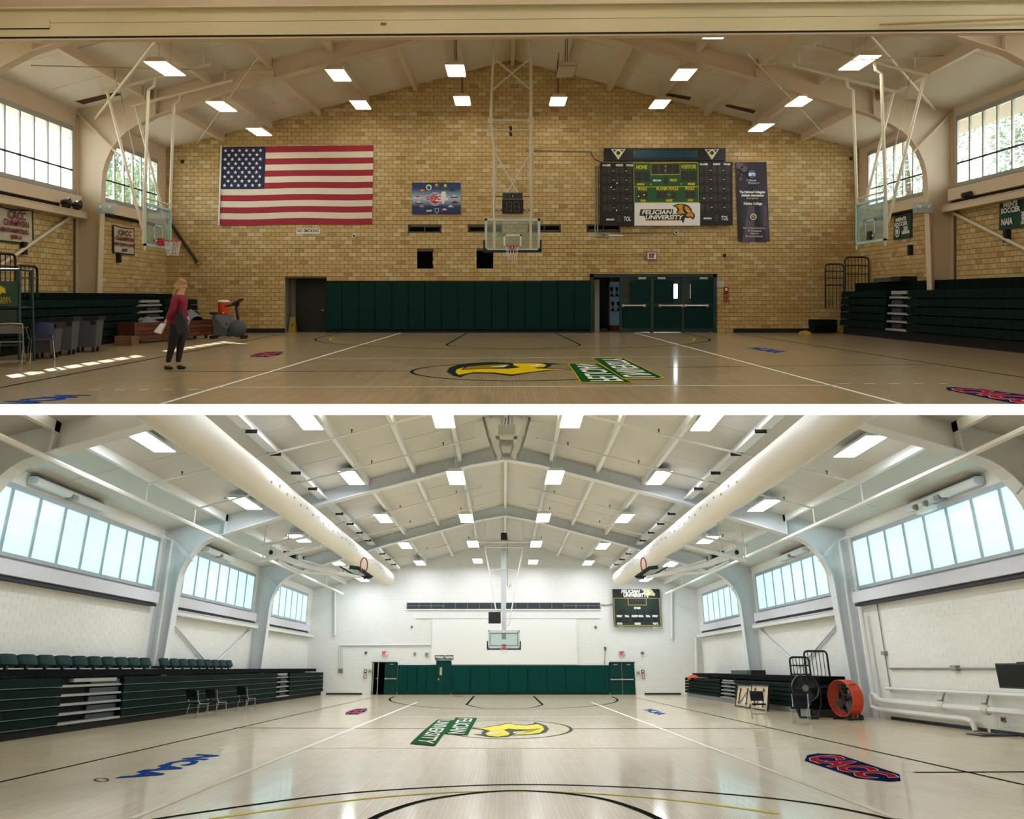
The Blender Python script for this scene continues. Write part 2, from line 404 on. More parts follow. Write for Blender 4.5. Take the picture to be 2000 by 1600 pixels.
# ---- floors
fA = floor_mat('maple_floor_a', '#b7a584', '#aa9776', '#897554', 0.28, 0.062, 1.3, 0.55)
fB = floor_mat('maple_floor_b', '#eeddbc', '#e2cfa9', '#b39f78', 0.3, 0.062, 2.4, 0.6)
mb = MB(); mb.poly([(XLA - 0.3, 8, 0), (XRA + 0.3, 8, 0), (XRA + 0.3, DA + 5, 0), (XLA - 0.3, DA + 5, 0)])
floorA = obj('floor', mb, fA, room='A', label='dim varnished maple gym floor of the upper hall', kind='structure', clip=True, keep0=True)
mb = MB(); mb.poly([(XLB, -3.8, 0), (XRB, -3.8, 0), (XRB, DB + 0.01, 0), (XLB, DB + 0.01, 0)])
floorB = obj('floor', mb, fB, room='B', label='bright pale maple gym floor of the lower hall', kind='structure', keep0=True)

# ---- side walls with window bands
def window(room, n, X, sgn, y0, y1, zs, zh, pitch, m, mp, label, transom, yfirst=None):
    """sgn = +1: wall on the left (faces +X)"""
    t = thing('window_%d' % n, label, None, (X, (y0 + y1) / 2, zs), room, kind='structure')
    d = 0.10
    xa, xb = X - sgn * 0.05, X + sgn * 0.01
    for nm, a, b in (('window_sill', zs - 0.06, zs + 0.05), ('window_head', zh - 0.07, zh + 0.08)):
        mb = MB(); mb.box(xa, xb + sgn * (0.06 if nm == 'window_sill' else 0.02), y0, y1, a, b); obj(nm, mb, m, t, clip=True)
    ys = [y1]
    while ys[-1] - pitch > y0 + 0.2: ys.append(ys[-1] - pitch)
    ys.append(y0); ys = ys[::-1]
    for y in ys:
        mb = MB(); mb.box(xa, xb, y - 0.032 * (pitch / 0.68) ** 0.9, y + 0.032 * (pitch / 0.68) ** 0.9, zs + 0.05, zh - 0.07); obj('mullion', mb, m, t, clip=True)
    for a, b in zip(ys, ys[1:]):
        xm = X - sgn * 0.03
        mb = MB(); mb.box(xm - 0.006, xm + 0.006, a + 0.04, b - 0.04, zs + 0.05, zh - 0.07); obj('pane', mb, mp, t, clip=True)
    if transom:
        mb = MB(); mb.box(xa + sgn * 0.04, xb, y0, y1, zs + transom - 0.025, zs + transom + 0.025); obj('transom_bar', mb, blackm, t, clip=True)
    return t
def portal(X, y, z, ly, lz, sgn):
    ld = bpy.data.lights.new('window_portal', 'AREA'); ld.shape = 'RECTANGLE'; ld.size = ly; ld.size_y = lz; ld.cycles.is_portal = True
    o = bpy.data.objects.new('window_portal', ld); COL.objects.link(o); o.location = (X - sgn * 0.1, y, z)
    o.rotation_euler = Vector((sgn, 0, 0)).to_track_quat('-Z', 'Z').to_euler()
FYA = [25.3, 18.7, 12.1]
ZSA = {1: 4.33, -1: 4.52}; ZHA = {1: 6.14, -1: 6.42}
alum = mat('window_aluminium', '#a9a79f', 0.4, metal=0.3)
alumB = mat('window_aluminium_b', '#b4bcc0', 0.4, metal=0.3)
WA = {}
wn = 0
for sgn, X, nm in ((1, XLA, 'wall_left'), (-1, XRA, 'wall_right')):
    zs, zh = ZSA[sgn], ZHA[sgn]
    bays = [(25.6, 31.1), (19.0, 25.0), (16.2, 18.4)] if sgn > 0 else [(25.6, 31.1), (19.0, 25.0), (12.4, 18.4), (5.8, 11.8), (-0.8, 5.2)]
    holes = [(a, b, zs - 0.05, zh + 0.05) for a, b in bays]
    sw = side_wall('A', nm, X, -4, DA, holes, cream, ('tan brick left' if sgn > 0 else 'tan brick right') + ' side wall of the upper hall under a band of windows')
    WA[sgn] = sw
    def Pw(s, t, X=X): return Vector((X, s, t))
    bricks(sw, Pw, (sgn, 0, 0), 17.0, DA, 0.0, zs - 0.45, 0.297, 0.147, [(25.0, 25.6, 0, 9)], BRK, BW, None,
           lambda s, t, z=zs: 19 < s < 25 and 1.9 < t < z - 0.6)
    mb = MB(); mb.box(X - sgn * 0.001, X + sgn * 0.004, 17, DA, 0, zs - 0.45); obj('mortar_bed', mb, mortarA, sw)
    for bi, (a, b) in enumerate(bays):
        wn += 1
        portal(X, (a + b) / 2, (zs + zh) / 2, b - a, zh - zs, sgn)
        window('A', wn, X, sgn, a, b, zs, zh, 0.68, alum, glassA, ['far ', 'middle ', 'near ', 'overhead ', 'rearmost '][bi] + ('left' if sgn > 0 else 'right') + ' clear window band of the upper hall with metal mullions', 0.62)
        # convector casing under the glass
        if bi >= 2: continue
        t = thing('convector_casing', 'cream metal casing under the ' + ['far ', 'middle '][bi] + ('left' if sgn > 0 else 'right') + ' window of the upper hall', 'radiator', (X + sgn * 0.12, (a + b) / 2, zs - 0.5), group='convector casings of the upper hall')
        mb = MB(); mb.prism([(X, a, zs - 0.48), (X + sgn * 0.26, a, zs - 0.45), (X + sgn * 0.26, a, zs - 0.12), (X, a, zs - 0.1)], (0, b - a, 0)); obj('casing', mb, cream, t)
        mb = MB(); mb.box(X, X + sgn * 0.2, a, b, zs - 0.52, zs - 0.48); obj('shadow_slot', mb, dark, t)  # dark strip directly below the casing
        mb = MB(); mb.box(X + sgn * 0.02, X + sgn * 0.22, a + 0.02, b - 0.02, zs - 0.118, zs - 0.1); obj('outlet_grille', mb, mat('grille_grey', '#6d6a64', 0.6), t)
# unseen sheets at upper floor level, added to block stray sun, pale for bounce
sun_stop = mat('paving', '#a39c8f', 0.9, var=0.15, scale=0.6)
for n_, (xa, xb) in enumerate(((-70, XLA), (XRA, 70))):
    mb = MB(); mb.poly([(xa, 4, -0.06), (xb, 4, -0.06), (xb, 90, -0.06), (xa, 90, -0.06)]); obj('ground', mb, sun_stop, room='A', label=['pale paving outside the left windows', 'pale paving outside the right windows'][n_], kind='structure')
# wall behind the photographer closes both halls
mb = MB(); mb.poly([(-15, -4, -5), (15, -4, -5), (15, -4, 11), (-15, -4, 11)])
obj('wall_front', mb, cream, room='A', label='plain wall behind the viewer', kind='structure')

# ---- ceilings
def ceiling(room, XL, XR, y0, y1, m, over, label, pitch, pan, mp, pw, pd, kmax):
    xc = XC[room]; mb = MB()
    for X in (XL - over, XR + over):
        z = roofz(room, X); mb.add([(xc, y0, RZ[room]), (X, y0, z), (X, y1, z), (xc, y1, RZ[room]), (xc, y0, RZ[room] + 0.2), (X, y0, z + 0.2), (X, y1, z + 0.2), (xc, y1, RZ[room] + 0.2)],
               [(0, 1, 2, 3), (4, 5, 6, 7), (0, 1, 5, 4), (2, 3, 7, 6), (1, 2, 6, 5)])
    c = obj('ceiling', mb, m, room=room, label=label, kind='structure', clip=True)
    for k in range(-kmax, kmax + 1):
        x = xc + k * pitch
        if x < XL + 0.2 or x > XR - 0.2: continue
        z = roofz(room, x)
        q = MB(); q.box(x - pw / 2, x + pw / 2, y0, y1, z - pd, z + 0.01); obj('purlin', q, mp, c, clip=True)
    # deck boards between the purlins, with open joints
    for k in range(-kmax - 1, kmax + 1):
        xa, xb = xc + k * pitch + pw / 2, xc + (k + 1) * pitch - pw / 2
        if xb < XL or xa > XR: continue
        xa = max(xa, XL); xb = min(xb, XR)
        y = y1; i = 0
        while y > y0 + 0.5:
            ya = max(y0, y - pan); j = 0.012
            if y > (10 if room == 'A' else 20):
                q = MB(); za, zb = roofz(room, xa), roofz(room, xb); dz = 0.02 + 0.012 * random.random()
                q.add([(xa, ya + j, za - dz), (xb, ya + j, zb - dz), (xb, y - j, zb - dz), (xa, y - j, za - dz), (xa, ya + j, za), (xb, ya + j, zb), (xb, y - j, zb), (xa, y - j, za)],
                      [(0, 1, 2, 3), (0, 1, 5, 4), (1, 2, 6, 5), (2, 3, 7, 6), (3, 0, 4, 7)])
                obj('deck_panel', q, m, c, clip=True)
            y = ya
    return c
ceilA = ceiling('A', XLA, XRA, -4.0, DA, deckA, 1.3, 'cream board ceiling of the upper hall between beige purlins', 1.77, 2.2, cream, 0.13, 0.27, 6)
ceilB = ceiling('B', XLB, XRB, 14.0, DB, deckB, 0.4, 'pale board ceiling of the lower hall between white purlins', 1.85, 4.73, white, 0.14, 0.26, 6)

# ---- rigid steel frames
def frame(room, XL, XR, Y, m, thick, label, k=1.0, plate=0.03):
    xc = XC[room]; t = thing('roof_frame', label, None, (xc, Y, 0), room, kind='structure')
    fw = 0.28 * k
    for sgn, X in ((1, XL), (-1, XR)):
        prof = [(0.58, 0), (0.74, 4.6)]
        for i in range(1, 7):
            a = math.radians(90 * i / 7); prof.append((0.74 + 1.25 * (1 - math.cos(a)), 4.6 + 1.45 * math.sin(a) + 0.32 * (1 - math.cos(a))))
        prof.append((2.3, roofz(room, X + sgn * 2.3) - 0.78))
        half = abs(xc - X)
        prof += [(half * 0.5, roofz(room, X + sgn * half * 0.5) - 0.56), (half - 1.4, roofz(room, xc - sgn * 1.4) - 0.54), (half, RZ[room] - 0.66)]
        inner = [Vector((X + sgn * a, Y, z)) for a, z in prof]
        outer = [Vector((X, Y, 0)), Vector((X, Y, roofz(room, X) - 0.02)), Vector((xc, Y, RZ[room] - 0.02))]
        def outz(a): return roofz(room, X + sgn * a) - 0.02
        mb = MB()
        for (a, z), (b, q) in zip(prof, prof[1:]):
            if z < 4.7 and q <= 4.7: mb.prism([(X, Y - plate / 2, z), (X + sgn * a, Y - plate / 2, z), (X + sgn * b, Y - plate / 2, q), (X, Y - plate / 2, q)], (0, plate, 0))
            else: mb.prism([(X + sgn * a, Y - plate / 2, z), (X + sgn * b, Y - plate / 2, q), (X + sgn * b, Y - plate / 2, outz(b)), (X + sgn * a, Y - plate / 2, outz(a))], (0, plate, 0))
        mb.prism([(X, Y - plate / 2, 4.6), (X + sgn * 0.74, Y - plate / 2, 4.6), (X + sgn * 0.74, Y - plate / 2, outz(0.74)), (X, Y - plate / 2, outz(0))], (0, plate, 0))
        obj('web_plate', mb, m, t, clip=True)
        mb = MB()
        for p, q in zip(inner, inner[1:]): mb.bar(p, q, fw, 0.03, up=(q - p).cross(Vector((0, 1, 0))))
        obj('inner_flange', mb, m, t, clip=True)
        mb = MB(); mb.box(X, X + sgn * 0.03, Y - fw / 2, Y + fw / 2, 0, outz(0)); obj('outer_flange', mb, m, t, clip=True)
        mb = MB(); a = 2.3; mb.box(X + sgn * a - 0.02, X + sgn * a + 0.02, Y - fw / 2, Y + fw / 2, prof[8][1], outz(a)); obj('stiffener', mb, m, t, clip=True)
        # seam between the tapered haunch and the post
        mb = MB(); mb.bar((X, Y - fw * 0.35, outz(0) - 0.05), (X + sgn * 1.2, Y - fw * 0.35, 5.45), 0.05, 0.05); obj('haunch_seam', mb, m, t, clip=True)
        if room == 'A':
            for i in range(2):
                mb = MB(); xx = X + sgn * half * (0.45 + 0.35 * i); mb.box(xx - 0.01, xx + 0.01, Y - fw / 2, Y + fw / 2, outz(half * (0.45 + 0.35 * i)) - 0.53, outz(half * (0.45 + 0.35 * i))); obj('stiffener', mb, m, t, clip=True)
    return t
for i, Y in enumerate(FYA): frame('A', XLA, XRA, Y, cream, 0.3, ['cream steel roof frame nearest the brick end wall', 'cream steel roof frame in the middle of the upper hall', 'cream steel roof frame above the near edge of the upper hall'][i])
FYB = [49.5, 35.3, 21.1]
for i, Y in enumerate(FYB): frame('B', XLB, XRB, Y, greyW, 0.3, ['far pale grey steel frame of the lower hall', 'middle pale grey steel frame of the lower hall', 'nearest pale grey steel frame of the lower hall'][i], 2.0)

# ---- hall B walls
H_d1 = R(727, 1294, 775, 1362, wb); H_d2 = R(853, 1291, 880, 1362, wb); H_d3 = R(1191, 1294, 1239, 1362, wb)
HB_ = [H_d1]
wallB = gable_wall('B', 'wall_back', DB, XLB, XRB, HB_, whiteBr, 'white painted brick end wall above the teal green padding')
ZSB, ZHB = 4.42, 6.17
WB = {}
for sgn, X, nm in ((1, XLB, 'wall_left'), (-1, XRB, 'wall_right')):
    bays = [(50.2, 62.2), (36.1, 48.6), (21.9, 34.6)]
    holes = [(a, b, ZSB - 0.05, ZHB + 0.05) for a, b in bays]
    sw = side_wall('B', nm, X, -3.9, DB, holes, whiteB, ('left' if sgn > 0 else 'right') + ' white painted brick side wall of the lower hall')
    WB[sgn] = sw
    def Pw(s, t, X=X): return Vector((X, s, t))
    bricks(sw, Pw, (sgn, 0, 0), 14.0, DB, 0.0, ZSB - 0.62, 0.6, 0.147, [(34.6, 36.1, 0, 9), (48.6, 50.2, 0, 9), (20.4, 21.9, 0, 9)], BRKW, [1, 1], None,
           lambda s, t: 22 < s < 34.6 and 1.7 < t < 3.6, joint=0.008, deep=0.006, clip=True)
    for bi, (a, b) in enumerate(bays):
        wn += 1
        window('B', wn, X, sgn, a, b, ZSB, ZHB, 1.55, alumB, paneB, ['far ', 'middle ', 'near '][bi] + ('left' if sgn > 0 else 'right') + ' frosted window band glowing pale blue in the lower hall', 0)
        t = thing('convector_casing', 'white metal casing under the ' + ['far ', 'middle ', 'near '][bi] + ('left' if sgn > 0 else 'right') + ' frosted window of the lower hall', 'radiator', (X + sgn * 0.12, (a + b) / 2, ZSB - 0.55), 'B', group='convector casings of the lower hall')
        mb = MB(); mb.prism([(X, a, ZSB - 0.58), (X + sgn * 0.30, a, ZSB - 0.54), (X + sgn * 0.30, a, ZSB - 0.16), (X, a, ZSB - 0.1)], (0, b - a, 0)); obj('casing', mb, mat('casing_lilac_white', '#dcdde6', 0.45), t, clip=True)
        mb = MB(); mb.box(X, X + sgn * 0.24, a, b, ZSB - 0.66, ZSB - 0.58); obj('shadow_slot', mb, mat('navy_slot', '#26283c', 0.7), t, clip=True)  # navy strip directly below the casing
        mb = MB(); yy = a + 0.1
        while yy < b - 0.2:
            mb.add([(X + sgn * 0.302, yy, ZSB - 0.17), (X + sgn * 0.302, yy + 0.14, ZSB - 0.17), (X + sgn * 0.05, yy + 0.14, ZSB - 0.10), (X + sgn * 0.05, yy, ZSB - 0.10)], [(0, 1, 2, 3)]); yy += 0.24
        obj('outlet_grille', mb, mat('grille_dark', '#77787c', 0.6), t, clip=True)
# ================================================================== lamps of both halls
lampA = mat('lamp_lens_warm', '#fdf8ea', 0.4, emit=13.0, var=0.0)
lampOff = mat('lamp_lens_unlit', '#c9c2b0', 0.4)
lampB = mat('lamp_lens_cool', '#f3f8ff', 0.4, emit=26.0, var=0.0)
def lamp(room, x, y, z, wd, ln, lens, hang, label, grp, body):
    t = thing('ceiling_light', label, 'light', (x, y, z), room, group=grp)
    mb = MB(); h = 0.13; k = 0.08
    b = [(x - wd / 2, y - ln / 2, z), (x + wd / 2, y - ln / 2, z), (x + wd / 2, y + ln / 2, z), (x - wd / 2, y + ln / 2, z)]
    tp = [(x - wd / 2 + k, y - ln / 2 + k, z + h), (x + wd / 2 - k, y - ln / 2 + k, z + h), (x + wd / 2 - k, y + ln / 2 - k, z + h), (x - wd / 2 + k, y + ln / 2 - k, z + h)]
    mb.add(b + tp, [(4, 5, 6, 7), (0, 1, 5, 4), (1, 2, 6, 5), (2, 3, 7, 6), (3, 0, 4, 7)]); obj('housing', mb, body, t, clip=True)
    mb = MB(); e = 0.02
    mb.add([(x - wd / 2 + e, y - ln / 2 + e, z - 0.012), (x + wd / 2 - e, y - ln / 2 + e, z - 0.012), (x + wd / 2 - e, y + ln / 2 - e, z - 0.012), (x - wd / 2 + e, y + ln / 2 - e, z - 0.012)], [(0, 1, 2, 3)])
    obj('lens', mb, lens, t, clip=True)
    if lens is lampOff:
        for q in range(5):
            mb = MB(); xx = x - wd / 2 + (q + 0.5) * wd / 5; mb.box(xx - 0.008, xx + 0.008, y - ln / 2, y + ln / 2, z - 0.03, z - 0.012); obj('louvre', mb, body, t)
    zr = roofz(room, x) - 0.02
    for yy in (y - ln * 0.3, y + ln * 0.3):
        if zr - z - h > 0.02:
            mb = MB(); mb.tube([(x, yy, z + h), (x, yy, zr)], 0.012, 5); obj('hanger', mb, hang, t, clip=True)
    return t
colA = [-8.45, -4.95, -1.45, 1.85, 5.35, 8.85]
zA = [7.0, 7.93, 8.07, 8.05, 7.95, 7.15]
cn = ['outermost left', 'second from left', 'left of centre', 'right of centre', 'second from right', 'outermost right']
for ri, Y in enumerate((30.0, 26.0, 21.7, 17.5, 13.2, 9.0, 4.8)):
    for ci, x in enumerate(colA):
        off = (ri == 1 and ci == 3) or (ri == 2 and ci in (2, 3))
        lamp('A', x, Y, zA[ci], 0.55, 1.35, lampOff if off else lampA, black if ci in (2, 3) else cream,
             ('unlit louvred' if off else 'lit') + ' ceiling light, ' + cn[ci] + ', in the ' + ['row nearest the brick wall', 'middle row of the upper hall', 'row nearest the header beam', 'row just behind the header beam', 'first row in front of the header beam', 'row above the viewer', 'rearmost row of the upper hall'][ri], 'ceiling lights of the upper hall', cream)
colB = ((708, 820, 933, 1041, 1149, 1262), (657, 791, 924, 1047, 1178, 1312), (585, 749, 911, 1061, 1220, 1383), (480, 687, 891, 1083, 1287, 1492), (290, 595, 865, 1118, 1385, 1680))
for ri, (Y, vs) in enumerate(((61.0, (1132, 1100, 1096, 1098, 1100, 1132)), (51.5, (1099, 1066, 1063, 1063, 1067, 1102)), (42.0, (1052, 1013, 1013, 1012, 1013, 1055)), (33.0, (984, 934, 934, 933, 934, 988)), (25.4, (862, 818, 815, 815, 820, 873)))):
    for ci in range(6):
        yl = Y
        while True:
            q = pb(colB[ri][ci], vs[ci], Y=yl); x, z = q.x, q.z
            if z < roofz('B', x) - 0.3: break
            yl -= 0.2
        lamp('B', x, yl, z, 0.62, 2.5, lampB, white, 'bright ceiling light, ' + cn[ci] + ', in the ' + ['row at the white end wall', 'second row from the white end wall', 'third row from the white end wall', 'fourth row from the white end wall', 'nearest row of the lower hall'][ri], 'ceiling lights of the lower hall', white)
# ================================================================== painted marks on the floors (parts of the floors)
paint_w = mat('court_white', '#e9e9e4', 0.35, spec=0.0); paint_k = mat('court_dark', '#26302c', 0.35, spec=0.0); paint_y = mat('court_yellow', '#d8b818', 0.35, spec=0.0)
paint_g = mat('court_green', '#1d5227', 0.35, spec=0.0); paint_b = mat('court_blue', '#2b4f9e', 0.35, spec=0.0); paint_r = mat('court_red', '#a8242f', 0.35, spec=0.0); paint_n = mat('court_navy', '#1f2753', 0.35, spec=0.0)
paint_wB = mat('court_white_b', '#fbfbf8', 0.35, spec=0.0); paint_yB = mat('court_yellow_b', '#efe36a', 0.35, spec=0.0); paint_gB = mat('court_green_b', '#33623f', 0.35, spec=0.0); paint_o = mat('court_olive', '#8a7420', 0.4, spec=0.0)
def fl(fl_obj, name, pts, m, z, wd=None, closed=False, label=None):
    mb = MB(); P = [Vector((p.x, p.y, z)) for p in pts]
    if wd: mb.strip(P, wd, closed=closed)
    else: mb.poly(P)
    o = obj(name, mb, m, fl_obj, clip=True)
    if label: o['label'] = label
    return o
def arc(cx, cy, r, a0, a1, n=28, sy=1.0): return [Vector((cx + r * math.cos(math.radians(a0 + (a1 - a0) * i / n)), cy + sy * r * math.sin(math.radians(a0 + (a1 - a0) * i / n)), 0)) for i in range(n + 1)]
def quadtext(fobj, name, body, q, m, z, room, shear=0.0, bold=0.0, margin=0.06, label=None):
    """letters laid on a floor quadrilateral q = [start-bottom, end-bottom, end-top, start-top]"""
    mb = MB(); mb.text(body, 1.0, Matrix.Identity(4), shear=shear, bold=bold)
    xs = [p.x for p in mb.v]; ys = [p.y for p in mb.v]; x0, x1, y0, y1 = min(xs), max(xs), min(ys), max(ys)
    for i, p in enumerate(mb.v):
        s = margin / 2 + (p.x - x0) / (x1 - x0) * (1 - margin); t = margin + (p.y - y0) / (y1 - y0) * (1 - 2 * margin)
        a = q[0].lerp(q[1], s); b = q[3].lerp(q[2], s); c = a.lerp(b, t); mb.v[i] = Vector((c.x, c.y, z))
    o = obj(name, mb, m, fobj, clip=True)
    if label: o['label'] = label
    return o
# ---- hall A
L = lambda *a: [fa(x, y) for x, y in a]
fl(floorA, 'volleyball_sideline', L((300, 794), (783, 650.5)), paint_w, 0.003, 0.06)
fl(floorA, 'volleyball_sideline', L((1240, 650.5), (1780, 795)), paint_w, 0.003, 0.06)
fl(floorA, 'court_sideline', L((-60, 769), (545, 654)), paint_k, 0.003, 0.06)
fl(floorA, 'court_sideline', L((1440, 652), (2060, 747)), paint_k, 0.003, 0.06)
fl(floorA, 'attack_line', L((430, 757), (1635, 753)), paint_w, 0.003, 0.05)
fl(floorA, 'attack_line', L((630, 701), (1380, 697)), paint_w, 0.003, 0.05)
fl(floorA, 'centre_line', L((330, 726), (808, 725)), paint_k, 0.002, 0.05); fl(floorA, 'centre_line', L((1300, 718), (1820, 712)), paint_k, 0.002, 0.05)
for u in range(175, 385, 48): fl(floorA, 'attack_dash', L((u, 762), (u + 20, 761)), paint_w, 0.003, 0.05)
for u in range(1640, 1860, 48): fl(floorA, 'attack_dash', L((u, 750), (u + 20, 749.5)), paint_w, 0.003, 0.05)
fl(floorA, 'three_point_line', [Vector((-5.95, 31.4, 0))] + [p for p in arc(0.25, 28.0, 6.2, 180, 360)] + [Vector((6.45, 31.4, 0))], paint_k, 0.003, 0.055)
fl(floorA, 'three_point_line_yellow', arc(0.25, 28.0, 5.75, 176, 364), paint_y, 0.002, 0.04)
fl(floorA, 'key_line', [Vector((-1.35, 31.4, 0)), Vector((-1.58, 23.9, 0))] + arc(0.25, 23.9, 1.83, 180, 360, 16) + [Vector((2.08, 23.9, 0)), Vector((1.85, 31.4, 0))], paint_k, 0.003, 0.06)
for k in range(4):
    for sg in (-1, 1):
        x = 0.25 + sg * 1.95; y = 25.6 + k * 1.1; fl(floorA, 'lane_mark', [Vector((x - 0.2, y, 0)), Vector((x + 0.2, y, 0))], paint_k, 0.003, 0.07)
fl(floorA, 'hoop_arc', arc(0.25, 29.3, 1.1, 190, 350, 12), paint_k, 0.003, 0.05)
fl(floorA, 'centre_circle', arc(0.2, 15.4, 1.83, 0, 360, 48)[:-1], paint_k, 0.003, 0.06, True)
z8 = lambda *a: [fa(800 + x / 3.846, 660 + y / 3.846) for x, y in a]
bird = 'falcon head emblem painted in the centre circle'
fl(floorA, 'emblem_outline', z8((278, 255), (300, 225), (370, 200), (480, 190), (620, 182), (760, 190), (900, 188), (1010, 190), (1145, 197), (1060, 203), (1062, 215), (1020, 226), (1220, 237), (1050, 246), (900, 264), (765, 287), (620, 269), (480, 268), (420, 280), (385, 297), (330, 287)), paint_k, 0.004, label=bird)
fl(floorA, 'emblem_yellow', z8((345, 262), (352, 240), (410, 222), (384, 242), (560, 236), (740, 234), (830, 224), (780, 208), (776, 194), (900, 192), (1000, 195), (1028, 206), (1010, 221), (930, 225), (960, 232), (1200, 238), (1040, 243), (900, 259), (765, 277), (640, 263), (480, 260), (410, 272), (370, 280)), paint_y, 0.005)
fl(floorA, 'emblem_olive', z8((395, 238), (440, 218), (560, 207), (740, 200), (752, 212), (700, 226), (560, 234)), paint_o, 0.006)
fl(floorA, 'emblem_eye', z8((600, 221), (730, 208), (715, 219)), paint_w, 0.007); fl(floorA, 'emblem_beak_gap', z8((888, 212), (990, 199), (960, 213)), paint_w, 0.007)
def band(fobj, pts, q, body, z, gm, ym, k):
    a = fl(fobj, 'letter_band_edge', pts, ym, z); c = sum((Vector(p) for p in pts), Vector()) / len(pts)
    b = fl(fobj, 'letter_band', [c + (p - c) * k for p in pts], gm, z + 0.001)
    quadtext(fobj, 'floor_lettering', body, q, paint_w, z + 0.002, None, bold=0.012, label='white lettering %s on a green floor band' % body)
band(floorA, z8((1185, 192), (1415, 192), (1625, 312), (1690, 345), (1285, 340), (1240, 268)), z8((1345, 335), (1230, 197), (1400, 197), (1640, 335)), 'FELICIAN', 0.008, paint_g, paint_y, 0.955)
band(floorA, z8((1365, 152), (1605, 155), (1915, 305), (1880, 312), (1600, 312), (1420, 190)), z8((1600, 308), (1425, 158), (1595, 158), (1880, 306)), 'UNIVERSITY', 0.011, paint_g, paint_y, 0.955)
def mark(fobj, kind, q, z, label):
    if kind == 'n': quadtext(fobj, 'floor_lettering', 'NCAA', q, paint_b, z, None, bold=0.045, margin=0.0, label=label)
    else:
        c = (q[0] + q[1] + q[2] + q[3]) / 4; e = [c + (p - c) * 1.0 for p in q]
        mid = lambda i, j, t: e[i].lerp(e[j], t)
        fl(fobj, 'floor_badge', [mid(0, 3, 0.35), mid(0, 1, 0.16), mid(0, 1, 0.5), mid(0, 1, 0.85), mid(1, 2, 0.4), mid(1, 2, 0.65), mid(2, 3, 0.15), mid(2, 3, 0.5), mid(2, 3, 0.84), mid(0, 3, 0.65)], paint_n, z)
        q2 = [c + (p - c) * 0.86 for p in q]
        quadtext(fobj, 'floor_lettering', 'CACC', q2, paint_w, z + 0.001, None, bold=0.06, shear=0.2, margin=0.03)
        quadtext(fobj, 'floor_lettering', 'CACC', q2, paint_r, z + 0.002, None, bold=0.045, shear=0.2, margin=0.05, label=label)
mark(floorA, 'n', L((182, 772), (40, 793), (-60, 793), (110, 772)), 0.004, 'blue NCAA lettering on the floor, cut by the near edge')
mark(floorA, 'c', L((1825, 757), (2010, 795), (2130, 789), (1890, 757)), 0.004, 'red and navy CACC floor badge at the near right')
mark(floorA, 'c', L((480, 697), (530, 698), (562, 687), (512, 688)), 0.004, 'small red CACC floor badge far left')
mark(floorA, 'n', L((1455, 680), (1512, 690), (1545, 687), (1485, 679)), 0.004, 'small blue NCAA lettering far right')
# ---- hall B
L = lambda *a: [fb(x, y) for x, y in a]
def dense(a, n=6):
    """smooth curve through image points on the floor of hall B"""
    out = []
    for i in range(len(a) - 1):
        p0 = a[max(i - 1, 0)]; p1 = a[i]; p2 = a[i + 1]; p3 = a[min(i + 2, len(a) - 1)]
        for k in range(n):
            t = k / n; h = lambda j: 0.5 * (2 * p1[j] + (p2[j] - p0[j]) * t + (2 * p0[j] - 5 * p1[j] + 4 * p2[j] - p3[j]) * t * t + (3 * p1[j] - p0[j] - 3 * p2[j] + p3[j]) * t ** 3)
            out.append((h(0), h(1)))
    return out + [a[-1]]
fl(floorB, 'volleyball_sideline', L((255, 1600), (815, 1372)), paint_wB, 0.004, 0.1); fl(floorB, 'volleyball_sideline', L((1155, 1372), (1755, 1600)), paint_wB, 0.004, 0.1)
fl(floorB, 'court_sideline', L((-30, 1535), (725, 1363)), paint_k, 0.004, 0.07); fl(floorB, 'court_sideline', L((1240, 1363), (2030, 1540)), paint_k, 0.004, 0.07)
fl(floorB, 'attack_line', L((594, 1461.5), (1390, 1461.5)), paint_w, 0.003, 0.12); fl(floorB, 'attack_line', L((740, 1400), (1245, 1400)), paint_w, 0.003, 0.12)
fl(floorB, 'centre_line', L((455, 1422), (880, 1424)), paint_k, 0.003, 0.12); fl(floorB, 'centre_line', L((1113, 1424), (1510, 1423)), paint_k, 0.003, 0.12)
for u in range(428, 580, 34): fl(floorB, 'attack_dash', L((u, 1461), (u + 16, 1461)), paint_w, 0.003, 0.12)
for u in range(1405, 1560, 34): fl(floorB, 'attack_dash', L((u, 1461), (u + 16, 1461)), paint_w, 0.003, 0.12)
fl(floorB, 'sideline_mark', L((1785, 1509), (2030, 1508)), paint_k, 0.004, 0.12)
fl(floorB, 'near_three_point_line', L(*dense([(230, 1612), (400, 1586), (620, 1556), (800, 1541), (1000, 1533), (1200, 1537), (1400, 1550), (1600, 1572), (1790, 1612)])), paint_k, 0.004, 0.09)
fl(floorB, 'near_three_point_line_yellow', L(*dense([(410, 1600), (600, 1574), (800, 1553), (1000, 1545.5), (1180, 1552), (1360, 1568), (1520, 1590)])), paint_yB, 0.003, 0.1)
fl(floorB, 'near_key_circle', L(*dense([(705, 1612), (760, 1585), (850, 1560), (1000, 1545), (1150, 1556), (1240, 1580), (1310, 1612)])), paint_k, 0.005, 0.1)
fl(floorB, 'three_point_line', L(*dense([(770, 1361), (761, 1366), (770, 1372), (810, 1379), (880, 1384), (985, 1386), (1090, 1384), (1160, 1379), (1197, 1373), (1206, 1367), (1195, 1361)])), paint_k, 0.004, 0.12)
fl(floorB, 'key_line', L((926, 1360), (911, 1377)) + L(*dense([(911, 1377), (940, 1383), (985, 1384), (1035, 1383), (1060, 1377)])) + L((1060, 1377), (1042, 1360)), paint_k, 0.004, 0.12)
for k in range(4):
    for u in (885 + 3 * k, 1000 - 40 + 30 * k): fl(floorB, 'lane_mark', L((u, 1359.5 + 0.6 * k), (u + 14, 1359.5 + 0.6 * k)), paint_k, 0.004, 0.2)
